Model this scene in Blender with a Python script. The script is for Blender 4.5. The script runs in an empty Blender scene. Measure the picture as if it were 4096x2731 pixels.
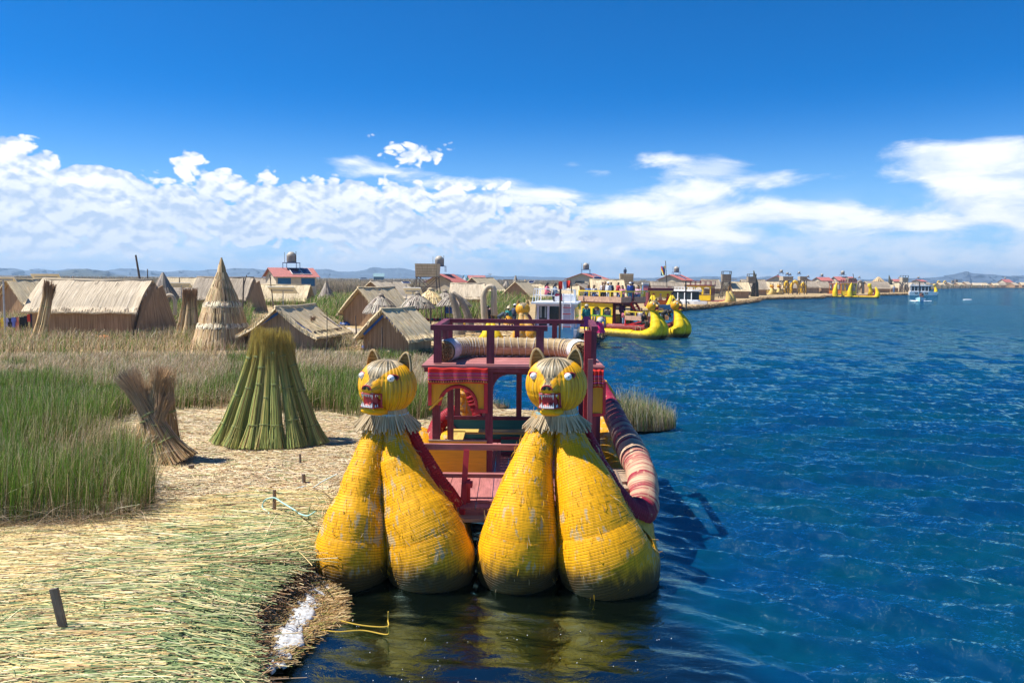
import bpy, math, random
import numpy as np
from mathutils import Vector, Matrix
random.seed(7); RS = np.random.RandomState(11)
C = bpy.context.scene
col = C.collection
# ---------------------------------------------------------------- camera
W_, H_, FPX = 4096.0, 2731.0, 3186.0
CAMP = Vector((0, 0, 4.3))
PITCH, ROLL = math.atan(252 / FPX), math.radians(0.49)
F0 = Vector((0, math.cos(PITCH), -math.sin(PITCH)))
R0 = Vector((1, 0, 0)); U0 = R0.cross(F0)
Rv = R0 * math.cos(ROLL) + U0 * math.sin(ROLL)
Uv = U0 * math.cos(ROLL) - R0 * math.sin(ROLL)
cam = bpy.data.cameras.new("camera"); camo = bpy.data.objects.new("camera", cam); col.objects.link(camo)
cam.sensor_width = 36; cam.lens = 36 * FPX / W_; cam.clip_end = 30000; cam.clip_start = 0.05
Mx = Matrix((Rv, Uv, -F0)).transposed().to_4x4(); Mx.translation = CAMP
camo.matrix_world = Mx
C.camera = camo
def ray(px, py):
    return F0 + Rv * ((px - W_ / 2) / FPX) - Uv * ((py - H_ / 2) / FPX)
def at(px, py, Y):                       # world point seen at a photo pixel, Y metres ahead
    d = ray(px, py); return CAMP + d * (Y / d.y)
def gp(px, py, z=0.4):                   # world point seen at a photo pixel on the level z
    d = ray(px, py); return CAMP + d * ((z - CAMP.z) / d.z)
# ---------------------------------------------------------------- light
C.view_settings.view_transform = 'Standard'; C.view_settings.look = 'None'
C.view_settings.exposure = 0.75; C.view_settings.gamma = 1
SUN_EL = math.radians(57); SUN_AZ = math.atan2(-0.99, 0.05)      # azimuth measured from +Y towards +X
sdir = Vector((math.sin(SUN_AZ) * math.cos(SUN_EL), math.cos(SUN_AZ) * math.cos(SUN_EL), math.sin(SUN_EL)))
sun = bpy.data.lights.new("sun", 'SUN'); sun.energy = 4.9; sun.angle = math.radians(0.5); sun.color = (1, 0.95, 0.86)
suno = bpy.data.objects.new("sun", sun); col.objects.link(suno)
suno.rotation_euler = sdir.to_track_quat('Z', 'Y').to_euler()
wd = bpy.data.worlds.new("World"); C.world = wd; wd.use_nodes = True
nt = wd.node_tree; N = nt.nodes; L = nt.links
for n in list(N): N.remove(n)
def nn(tree, typ, **kw):
    n = tree.nodes.new(typ)
    for k, v in kw.items():
        if k == 'inp':
            for i, val in v.items(): n.inputs[i].default_value = val
        else: setattr(n, k, v)
    return n
def mth(tree, op, a, b=None, c=None, clamp=False):
    n = tree.nodes.new('ShaderNodeMath'); n.operation = op; n.use_clamp = clamp
    for i, v in enumerate((a, b, c)):
        if v is None: continue
        if isinstance(v, (int, float)): n.inputs[i].default_value = v
        else: tree.links.new(v, n.inputs[i])
    return n.outputs[0]
def vmt(tree, op, a, b=None):
    n = tree.nodes.new('ShaderNodeVectorMath'); n.operation = op
    for i, v in enumerate((a, b)):
        if v is None: continue
        if isinstance(v, (tuple, list)): n.inputs[i].default_value = v
        else: tree.links.new(v, n.inputs[i])
    return n.outputs['Value'] if op == 'LENGTH' else n.outputs['Vector']
def mixc(tree, fac, a, b, mode='MIX'):
    n = tree.nodes.new('ShaderNodeMix'); n.data_type = 'RGBA'; n.blend_type = mode
    for s, v in ((n.inputs['Factor'], fac), (n.inputs[6], a), (n.inputs[7], b)):
        if isinstance(v, (int, float)): s.default_value = v
        elif isinstance(v, (tuple, list)): s.default_value = tuple(v) + ((1,) if len(v) == 3 else ())
        else: tree.links.new(v, s)
    return n.outputs[2]
def noise(tree, vec, scale, detail=4, rough=0.55, dist=0.0):
    n = tree.nodes.new('ShaderNodeTexNoise'); n.inputs['Scale'].default_value = scale
    n.inputs['Detail'].default_value = detail; n.inputs['Roughness'].default_value = rough; n.inputs['Distortion'].default_value = dist
    if vec is not None: tree.links.new(vec, n.inputs['Vector'])
    return n.outputs['Fac']
def mrange(tree, v, a, b, c=0.0, d=1.0, smooth=True):
    n = tree.nodes.new('ShaderNodeMapRange'); n.interpolation_type = 'SMOOTHSTEP' if smooth else 'LINEAR'
    tree.links.new(v, n.inputs[0])
    for i, x in enumerate((a, b, c, d)): n.inputs[i + 1].default_value = x
    return n.outputs[0]
sky = N.new('ShaderNodeTexSky'); sky.sky_type = 'NISHITA'; sky.sun_disc = False
sky.sun_elevation = SUN_EL; sky.sun_rotation = SUN_AZ; sky.altitude = 3800; sky.air_density = 1.0; sky.dust_density = 0.3; sky.ozone_density = 2.5
tc = N.new('ShaderNodeTexCoord'); sx = N.new('ShaderNodeSeparateXYZ'); L.new(tc.outputs['Generated'], sx.inputs[0])
az = mth(nt, 'ARCTAN2', sx.outputs[0], sx.outputs[1]); el = mth(nt, 'ARCSINE', sx.outputs[2])
cb = N.new('ShaderNodeCombineXYZ'); L.new(az, cb.inputs[0]); L.new(el, cb.inputs[1]); P = cb.outputs[0]
def ae(px, py):
    d = ray(px, py).normalized(); return math.atan2(d.x, d.y), math.asin(d.z)
def blobs(lst, src):
    out = None
    for (px, py, rx, ry) in lst:
        a, e = ae(px, py)
        q = vmt(nt, 'MULTIPLY', vmt(nt, 'SUBTRACT', src, (a, e, 0)), (FPX / rx, FPX / ry, 0))
        v = mth(nt, 'SUBTRACT', 1.0, vmt(nt, 'LENGTH', q))
        v = mth(nt, 'MULTIPLY', v, min(rx, ry) / 100.0)      # distance-like, in units of 100 photo pixels
        out = v if out is None else mth(nt, 'SMOOTH_MAX', out, v, 0.25)
    return out
def puff(vec):
    w = vmt(nt, 'MULTIPLY', vec, (1, 1.5, 0)); out = mth(nt, 'MULTIPLY', noise(nt, w, 11, 6, 0.62), 0.75)
    for sc, k in ((22, 0.34), (48, 0.20), (100, 0.10)):
        out = mth(nt, 'ADD', out, mth(nt, 'MULTIPLY', mth(nt, 'ABSOLUTE', mth(nt, 'SUBTRACT', noise(nt, w, sc, 0, 0.5), 0.5)), k * 2.6))
    return out
n1 = mth(nt, 'SUBTRACT', puff(P), 0.03)
n2 = mth(nt, 'SUBTRACT', puff(vmt(nt, 'ADD', P, (0.003, -0.006, 0.0))), 0.03)
n3 = noise(nt, vmt(nt, 'MULTIPLY', P, (1, 3.0, 0)), 9, 8, 0.62, 0.3)
n4 = noise(nt, vmt(nt, 'MULTIPLY', P, (1, 1.5, 0)), 45, 5, 0.6)
CUM = [(10, 720, 240, 140), (-250, 700, 300, 170), (120, 770, 230, 100), (430, 770, 190, 85), (330, 850, 300, 110), (860, 770, 200, 85), (700, 830, 260, 110), (1070, 790, 170, 80),
       (1300, 800, 190, 80), (1100, 880, 420, 110), (1620, 800, 210, 80), (1850, 830, 250, 95), (1500, 900, 420, 110), (2150, 890, 240, 80),
       (160, 930, 300, 80), (480, 920, 260, 90), (1650, 610, 95, 40), (1600, 624, 60, 28), (1900, 930, 400, 80)]
ANV = [(2450, 950, 600, 70), (1400, 645, 90, 16), (1570, 690, 200, 20), (1850, 732, 260, 28), (2150, 790, 300, 45), (2500, 840, 330, 50), (2680, 640, 160, 28), (2850, 680, 190, 60), (3000, 720, 260, 45), (2830, 760, 130, 60), (2760, 800, 260, 50), (2900, 850, 350, 60),
       (3700, 620, 140, 55), (3900, 660, 300, 90), (4150, 700, 300, 130), (3900, 730, 160, 110), (4000, 800, 260, 90), (4300, 800, 360, 120),
       (2290, 655, 45, 14), (2385, 685, 42, 14), (3000, 860, 700, 50), (3600, 890, 600, 45)]
fc = blobs(CUM, P)
mc = mrange(nt, mth(nt, 'ADD', fc, mth(nt, 'MULTIPLY', mth(nt, 'SUBTRACT', n1, 0.5), 2.5)), 0.0, 0.24)
fa = blobs(ANV, P)
ma = mrange(nt, mth(nt, 'ADD', fa, mth(nt, 'MULTIPLY', mth(nt, 'SUBTRACT', n3, 0.5), 1.05)), -0.05, 0.34)
lit = mrange(nt, mth(nt, 'ADD', mth(nt, 'MULTIPLY', mth(nt, 'SUBTRACT', n1, n2), 3.3), mth(nt, 'MULTIPLY', mth(nt, 'SUBTRACT', n4, 0.5), 0.9)), -0.50, 0.40)
base_dark = mrange(nt, mth(nt, 'ADD', el, mth(nt, 'MULTIPLY', mth(nt, 'SUBTRACT', n3, 0.5), 0.16)), 0.055, 0.125)   # cloud bases greyer
lit2 = mth(nt, 'MULTIPLY', lit, mth(nt, 'ADD', 0.50, mth(nt, 'MULTIPLY', base_dark, 0.50)))
K = 8.6
ccol = mixc(nt, lit2, (0.50 * K, 0.64 * K, 0.86 * K), (1.02 * K, 1.05 * K, 1.09 * K))
acol = mixc(nt, mrange(nt, n3, 0.35, 0.6), (0.60 * K, 0.74 * K, 0.94 * K), (1.0 * K, 1.03 * K, 1.06 * K))
skyc = mixc(nt, 1.0, sky.outputs[0], (0.0, 0.66, 1.22), 'MULTIPLY')
grad = mrange(nt, el, 0.02, 0.25, 0, 1)
skyc = mixc(nt, mth(nt, 'POWER', mth(nt, 'SUBTRACT', 1.0, grad, clamp=True), 1.6), skyc, (0.34 * K, 0.63 * K, 0.95 * K))
# thin low veil near the horizon
veil = mth(nt, 'MULTIPLY', mrange(nt, el, 0.115, 0.03), mrange(nt, mth(nt, 'ADD', mth(nt, 'MULTIPLY', n3, 0.7), mth(nt, 'MULTIPLY', n1, 0.3)), 0.36, 0.60))
s1 = mixc(nt, mth(nt, 'MULTIPLY', veil, 0.75), skyc, (0.76 * K, 0.84 * K, 0.97 * K))
s2 = mixc(nt, ma, s1, acol)
s3 = mixc(nt, mc, s2, ccol)
low = mrange(nt, el, 0.055, 0.0)
s3 = mixc(nt, mth(nt, 'MULTIPLY', low, 0.45), s3, mixc(nt, veil, (0.46 * K, 0.67 * K, 0.95 * K), (0.76 * K, 0.85 * K, 0.98 * K)))
bg = N.new('ShaderNodeBackground'); bg.inputs[1].default_value = 0.078; L.new(s3, bg.inputs[0])
wo = N.new('ShaderNodeOutputWorld'); L.new(bg.outputs[0], wo.inputs[0])
C.cycles.use_denoising = True
C.cycles.max_bounces = 5; C.cycles.diffuse_bounces = 2; C.cycles.glossy_bounces = 3; C.cycles.transparent_max_bounces = 6; C.cycles.volume_bounces = 0
C.cycles.sample_clamp_indirect = 4; C.cycles.sample_clamp_direct = 2.5
# ---------------------------------------------------------------- helpers
def tag(o, label=None, cat=None, group=None, kind=None):
    if label: o['label'] = label
    if cat: o['category'] = cat
    if group: o['group'] = group
    if kind: o['kind'] = kind
    return o
def empty(name, loc, label, cat, group=None, rz=0.0):
    o = bpy.data.objects.new(name, None); o.empty_display_size = 0.2; col.objects.link(o)
    o.location = loc; o.rotation_euler.z = rz
    return tag(o, label, cat, group)
class MB:
    """mesh builder: quads/tris with UVs in metres (v runs along the grain) and an optional colour per piece"""
    def __init__(s): s.v = []; s.f = []; s.uv = []; s.c = []; s.cur = (1, 1, 1); s.n = 0
    def add(s, verts, faces, uvs=None):
        b = s.n; verts = np.asarray(verts, float).reshape(-1, 3); s.v.append(verts); s.n += len(verts)
        for i, f in enumerate(faces):
            s.f.append([b + k for k in f]); s.uv.append(uvs[i] if uvs is not None else [(verts[k][0] + verts[k][1], verts[k][2]) for k in f]); s.c.append(s.cur)
        return s
    def quad(s, a, b, c, d):            # a-b across the grain, b-c along it
        a, b, c, d = [Vector(x) for x in (a, b, c, d)]; w = (b - a).length; h = (d - a).length; o = random.random() * 9
        return s.add([a, b, c, d], [(0, 1, 2, 3)], [[(o, o), (o + w, o), (o + w, o + h), (o, o + h)]])
    def box(s, c, size, rz=0.0, grain=2, M=None, rot=None):
        hx, hy, hz = [x / 2 for x in size]; vs = [Vector((x, y, z)) for x in (-hx, hx) for y in (-hy, hy) for z in (-hz, hz)]
        R = rot if rot is not None else Matrix.Rotation(rz, 3, 'Z')
        fs = [(0, 1, 3, 2), (4, 6, 7, 5), (0, 4, 5, 1), (2, 3, 7, 6), (0, 2, 6, 4), (1, 5, 7, 3)]
        ax = [(1, 2), (1, 2), (0, 2), (0, 2), (0, 1), (0, 1)]; o = random.random() * 9
        uv = []
        for f, (p, q) in zip(fs, ax):
            if grain == p: p, q = q, p
            uv.append([(vs[k][p] + o, vs[k][q] + o) for k in f])
        cc = Vector(c); pts = [cc + R @ v for v in vs]
        if M is not None: pts = [M @ p for p in pts]
        return s.add(pts, fs, uv)
    def beam(s, a, b, w, h=None, up=(0, 0, 1)):
        a, b = Vector(a), Vector(b); h = h or w; d = b - a; l = d.length; d.normalize(); u = Vector(up)
        if abs(d.dot(u)) > 0.95: u = Vector((0, 1, 0))
        x = d.cross(u).normalized(); z = x.cross(d)
        R = Matrix((x, z, d)).transposed()
        return s.box((a + b) / 2, (w, h, l), rot=R, grain=2)
    def tube(s, pts, rad, seg=8, cap=True, ring=None, squash=None):
        pts = [Vector(p) for p in pts]; n = len(pts)
        if not isinstance(rad, (list, tuple, np.ndarray)): rad = [rad] * n
        T = []
        for i in range(n):
            t = (pts[min(i + 1, n - 1)] - pts[max(i - 1, 0)]); T.append(t.normalized() if t.length > 1e-9 else Vector((0, 0, 1)))
        u = Vector((1, 0, 0)) if abs(T[0].x) < 0.8 else Vector((0, 1, 0))
        u = (u - T[0] * u.dot(T[0])).normalized(); vs = []; ln = 0; lens = []
        for i in range(n):
            u = (u - T[i] * u.dot(T[i])).normalized(); w = T[i].cross(u)
            if i: ln += (pts[i] - pts[i - 1]).length
            lens.append(ln)
            for k in range(seg):
                a = 2 * math.pi * k / seg; vs.append(pts[i] + (u * math.cos(a) + w * math.sin(a)) * rad[i])
        fs = []; uv = []; rr = 2 * math.pi * max(rad); o = random.random() * 5
        for i in range(n - 1):
            for k in range(seg):
                k2 = (k + 1) % seg; fs.append((i * seg + k, i * seg + k2, (i + 1) * seg + k2, (i + 1) * seg + k))
                a, b = o + rr * k / seg, o + rr * (k + 1) / seg; uv.append([(a, lens[i]), (b, lens[i]), (b, lens[i + 1]), (a, lens[i + 1])])
        if cap:
            fs.append(tuple(range(seg))[::-1]); fs.append(tuple(range((n - 1) * seg, n * seg)))
            for e in (0, n - 1): uv.append([(vs[e * seg + k].x, vs[e * seg + k].y) for k in (range(seg)[::-1] if e == 0 else range(seg))])
        return s.add(vs, fs, uv)
    def lathe(s, prof, c=(0, 0, 0), seg=16, a0=0, a1=2 * math.pi, wob=0.0):
        """prof: (radius, z) from bottom to top"""
        c = Vector(c); full = a1 - a0 > 6.28; m = seg if full else seg + 1; vs = []; L_ = 0; lens = []
        for i, (r, z) in enumerate(prof):
            if i: L_ += math.hypot(r - prof[i - 1][0], z - prof[i - 1][1])
            lens.append(L_)
            for k in range(m):
                a = a0 + (a1 - a0) * k / seg; q = r * (1 + wob * math.sin(k * 12.9898 + i * 3.1)); vs.append((c.x + q * math.cos(a), c.y + q * math.sin(a), c.z + z))
        fs = []; uv = []; rm = max(r for r, z in prof)
        for i in range(len(prof) - 1):
            for k in range(seg):
                k2 = (k + 1) % m; fs.append((i * m + k, i * m + k2, (i + 1) * m + k2, (i + 1) * m + k))
                a, b = rm * 6.28 * k / seg, rm * 6.28 * (k + 1) / seg; uv.append([(a, lens[i]), (b, lens[i]), (b, lens[i + 1]), (a, lens[i + 1])])
        return s.add(vs, fs, uv)
    def ball(s, c, r, seg=12, rings=8, sc=(1, 1, 1)):
        prof = [(max(1e-4, math.sin(math.pi * i / rings)) * r, -math.cos(math.pi * i / rings) * r) for i in range(rings + 1)]
        b = s.n; s.lathe(prof, (0, 0, 0), seg); a = s.v[-1]; a *= np.array(sc); a += np.array(c, float); return s
    def slab(s, poly, z0, z1, M=None):     # polygon in xy extruded from z0 to z1
        n = len(poly); vs = [(p[0], p[1], z0) for p in poly] + [(p[0], p[1], z1) for p in poly]
        if M is not None: vs = [M @ Vector(v) for v in vs]
        fs = [tuple(range(n))[::-1], tuple(range(n, 2 * n))] + [(i, (i + 1) % n, n + (i + 1) % n, n + i) for i in range(n)]
        uv = [[(poly[i][0], poly[i][1]) for i in range(n)][::-1], [(poly[i][0], poly[i][1]) for i in range(n)]]
        for i in range(n):
            l = math.dist(poly[i][:2], poly[(i + 1) % n][:2]); uv.append([(0, 0), (l, 0), (l, z1 - z0), (0, z1 - z0)])
        return s.add(vs, fs, uv)
    def build(s, name, mat, parent=None, smooth=False, loc=None):
        me = bpy.data.meshes.new(name); V = np.concatenate(s.v) if s.v else np.zeros((0, 3))
        me.from_pydata(V.tolist(), [], s.f)
        uvl = me.uv_layers.new(name="UVMap"); flat = [x for f in s.uv for p in f for x in p]; uvl.data.foreach_set('uv', flat)
        if any(c != (1, 1, 1) for c in s.c):
            ca = me.color_attributes.new("Col", 'FLOAT_COLOR', 'CORNER'); flat = []
            for f, c in zip(s.f, s.c): flat += list(c + (1,)) * len(f)
            ca.data.foreach_set('color', flat)
        if smooth: me.polygons.foreach_set('use_smooth', [True] * len(s.f))
        me.materials.append(mat); me.update()
        o = bpy.data.objects.new(name, me); col.objects.link(o)
        if parent is not None: o.parent = parent
        if loc is not None: o.location = loc
        return o
def copy_tree(o, parent=None):
    c = o.copy(); col.objects.link(c)
    if parent is not None: c.parent = parent
    for ch in list(o.children): copy_tree(ch, c)
    return c
def place(o, loc, rz=0, s=1.0, label=None, group=None):
    o.location = loc; o.rotation_euler.z = rz; o.scale = (s, s, s) if not isinstance(s, tuple) else s
    if label: o['label'] = label
    if group: o['group'] = group
    return o
# ---------------------------------------------------------------- materials
def newmat(name):
    m = bpy.data.materials.new(name); m.use_nodes = True; t = m.node_tree
    return m, t, t.nodes['Principled BSDF']
def bumpn(t, h, strength, dist):
    b = t.nodes.new('ShaderNodeBump'); b.inputs['Strength'].default_value = strength; b.inputs['Distance'].default_value = dist
    t.links.new(h, b.inputs['Height']); return b.outputs[0]
_mc = {}
def plain(name, c, rough=0.6, var=0.15, scale=3.0, metal=0.0, bump=0.0, stain=None):
    if name in _mc: return _mc[name]
    m, t, b = newmat(name); tcn = t.nodes.new('ShaderNodeTexCoord')
    n = noise(t, tcn.outputs['Object'], scale, 5, 0.6)
    k = mrange(t, n, 0.3, 0.7)
    cc = mixc(t, k, tuple(x * (1 - var) for x in c), tuple(min(1, x * (1 + var)) for x in c))
    if stain:
        s_ = noise(t, tcn.outputs['Object'], scale * 2.7, 6, 0.7); cc = mixc(t, mrange(t, s_, 0.56, 0.66, 0, 0.7), cc, stain)
    t.links.new(cc, b.inputs['Base Color']); b.inputs['Roughness'].default_value = rough; b.inputs['Metallic'].default_value = metal
    if bump: t.links.new(bumpn(t, noise(t, tcn.outputs['Object'], scale * 8, 4), 0.5, bump), b.inputs['Normal'])
    _mc[name] = m; return m
def thatch(name, c0, c1, c2, su=26, sv=0.9, bump=0.02, patch=0.5, vcol=False, rings=0.0, patchcol=None):
    """reed thatch: streaks along v (UVs in metres)"""
    if name in _mc: return _mc[name]
    m, t, b = newmat(name); uv = t.nodes.new('ShaderNodeTexCoord')
    q = vmt(t, 'MULTIPLY', uv.outputs['UV'], (su, sv, 1))
    n = noise(t, q, 1.0, 4, 0.6); n_big = noise(t, uv.outputs['UV'], 0.8, 3, 0.5); n_f = noise(t, vmt(t, 'MULTIPLY', uv.outputs['UV'], (su * 3.1, sv * 2.3, 1)), 1.0, 2, 0.5)
    r = t.nodes.new('ShaderNodeValToRGB'); e = r.color_ramp.elements
    e[0].position = 0.33; e[0].color = (*c0, 1); e[1].position = 0.68; e[1].color = (*c2, 1); x = e.new(0.5); x.color = (*c1, 1)
    t.links.new(mth(t, 'ADD', mth(t, 'MULTIPLY', n, 0.65), mth(t, 'MULTIPLY', n_f, 0.35)), r.inputs[0])
    cc = mixc(t, mrange(t, n_big, 0.35, 0.7, 0, patch), r.outputs[0], patchcol or tuple(v * 0.6 for v in c1))
    if vcol:
        a = t.nodes.new('ShaderNodeVertexColor'); a.layer_name = 'Col'; cc = mixc(t, 1.0, cc, a.outputs[0], 'MULTIPLY')
    t.links.new(cc, b.inputs['Base Color']); b.inputs['Roughness'].default_value = 0.75; b.inputs['Specular IOR Level'].default_value = 0.25
    h = mth(t, 'ADD', n, mth(t, 'MULTIPLY', n_f, 0.5))
    if rings:
        sp = t.nodes.new('ShaderNodeSeparateXYZ'); t.links.new(uv.outputs['UV'], sp.inputs[0])
        w = mth(t, 'ABSOLUTE', mth(t, 'SINE', mth(t, 'MULTIPLY', sp.outputs[1], math.pi / rings))); h = mth(t, 'ADD', h, mth(t, 'MULTIPLY', mrange(t, w, 0.0, 0.35), 0.8))
    t.links.new(bumpn(t, h, 0.9, bump), b.inputs['Normal'])
    _mc[name] = m; return m
def bladesmat(name, trans=0.25):
    m, t, b = newmat(name); a = t.nodes.new('ShaderNodeVertexColor'); a.layer_name = 'Col'
    t.links.new(a.outputs[0], b.inputs['Base Color']); b.inputs['Roughness'].default_value = 0.5; b.inputs['Specular IOR Level'].default_value = 0.35
    if trans:
        tr = t.nodes.new('ShaderNodeBsdfTranslucent'); t.links.new(a.outputs[0], tr.inputs[0]); mx = t.nodes.new('ShaderNodeMixShader'); mx.inputs[0].default_value = trans
        t.links.new(b.outputs[0], mx.inputs[1]); t.links.new(tr.outputs[0], mx.inputs[2]); t.links.new(mx.outputs[0], t.nodes['Material Output'].inputs[0])
    return m
def fastmesh(name, V, Fq, colr, mat, kind='stuff', label=None, cat=None, smooth=False):
    """numpy mesh: V (n,3), Fq (m,4) quads, colr (n,3) per vertex"""
    me = bpy.data.meshes.new(name); me.vertices.add(len(V)); me.vertices.foreach_set('co', V.astype(np.float32).ravel())
    m = len(Fq); me.loops.add(m * 4); me.loops.foreach_set('vertex_index', Fq.astype(np.int32).ravel())
    me.polygons.add(m); me.polygons.foreach_set('loop_start', np.arange(0, 4 * m, 4, dtype=np.int32)); me.polygons.foreach_set('loop_total', np.full(m, 4, dtype=np.int32))
    if smooth: me.polygons.foreach_set('use_smooth', np.ones(m, bool))
    if colr is not None:
        ca = me.color_attributes.new("Col", 'FLOAT_COLOR', 'POINT'); ca.data.foreach_set('color', np.concatenate([colr, np.ones((len(colr), 1))], 1).astype(np.float32).ravel())
    me.update(calc_edges=True); me.materials.append(mat)
    o = bpy.data.objects.new(name, me); col.objects.link(o)
    if kind: o['kind'] = kind
    return tag(o, label, cat)
def strands(base, tip, bend, w0, w1, c0, c1, K=3, face=None, prism=False):
    """curved ribbons (or 3-sided prisms) from base to tip; bend = mid offset. all (n,3); returns V,F,col"""
    n = len(base); ts = np.linspace(0, 1, K + 1); Vs = []; Cs = []
    d = tip - base; L_ = np.linalg.norm(d, axis=1, keepdims=True) + 1e-9
    if face is None:
        a = RS.uniform(0, math.pi, n); f = np.stack([np.cos(a), np.sin(a), np.zeros(n)], 1)
    else: f = face
    side = np.cross(d / L_, f); side /= (np.linalg.norm(side, axis=1, keepdims=True) + 1e-9)
    nor = np.cross(side, d / L_)
    m = 3 if prism else 2
    for t in ts:
        c = base + d * t + bend * (4 * t * (1 - t)) if True else 0
        w = (w0 * (1 - t) + w1 * t)[:, None]
        if prism:
            for k in range(3):
                an = 2 * math.pi * k / 3; Vs.append(c + side * (w * 0.5 * math.cos(an)) + nor * (w * 0.5 * math.sin(an)))
        else:
            Vs.append(c - side * w * 0.5); Vs.append(c + side * w * 0.5)
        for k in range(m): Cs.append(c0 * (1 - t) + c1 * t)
    R_ = m * (K + 1); V = np.stack(Vs, 1).reshape(-1, 3); Cc = np.stack(Cs, 1).reshape(-1, 3)
    idx = np.arange(n)[:, None] * R_; Fs = []
    for k in range(K):
        for j in range(m if prism else 1):
            j2 = (j + 1) % m; Fs.append(np.concatenate([idx + k * m + j, idx + k * m + j2, idx + (k + 1) * m + j2, idx + (k + 1) * m + j], 1))
    return V, np.stack(Fs, 1).reshape(-1, 4), Cc
def inpoly(P, poly):
    x, y = P[:, 0], P[:, 1]; r = np.zeros(len(P), bool); n = len(poly); j = n - 1
    for i in range(n):
        xi, yi = poly[i][:2]; xj, yj = poly[j][:2]
        c = ((yi > y) != (yj > y)) & (x < (xj - xi) * (y - yi) / (yj - yi + 1e-12) + xi); r ^= c; j = i
    return r
def scatter(poly, n):
    """n points uniform in the polygon"""
    p = np.array([q[:2] for q in poly]); lo, hi = p.min(0), p.max(0); out = []; tot = 0
    while tot < n:
        q = RS.uniform(lo, hi, (n * 2, 2)); q = q[inpoly(q, poly)]; out.append(q); tot += len(q)
    return np.concatenate(out)[:n]
def vnoise(P, s, seed=0):
    """smooth 2-D value noise in 0..1"""
    r = np.random.RandomState(seed); G = r.rand(64, 64); q = P * s; i = np.floor(q).astype(int); f = q - i; f = f * f * (3 - 2 * f)
    a = G[i[:, 0] % 64, i[:, 1] % 64]; b = G[(i[:, 0] + 1) % 64, i[:, 1] % 64]; c = G[i[:, 0] % 64, (i[:, 1] + 1) % 64]; d = G[(i[:, 0] + 1) % 64, (i[:, 1] + 1) % 64]
    return (a * (1 - f[:, 0]) + b * f[:, 0]) * (1 - f[:, 1]) + (c * (1 - f[:, 0]) + d * f[:, 0]) * f[:, 1]
def gpoly(pts, z=0.4): return [tuple(gp(x, y, z)) for x, y in pts]
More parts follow.
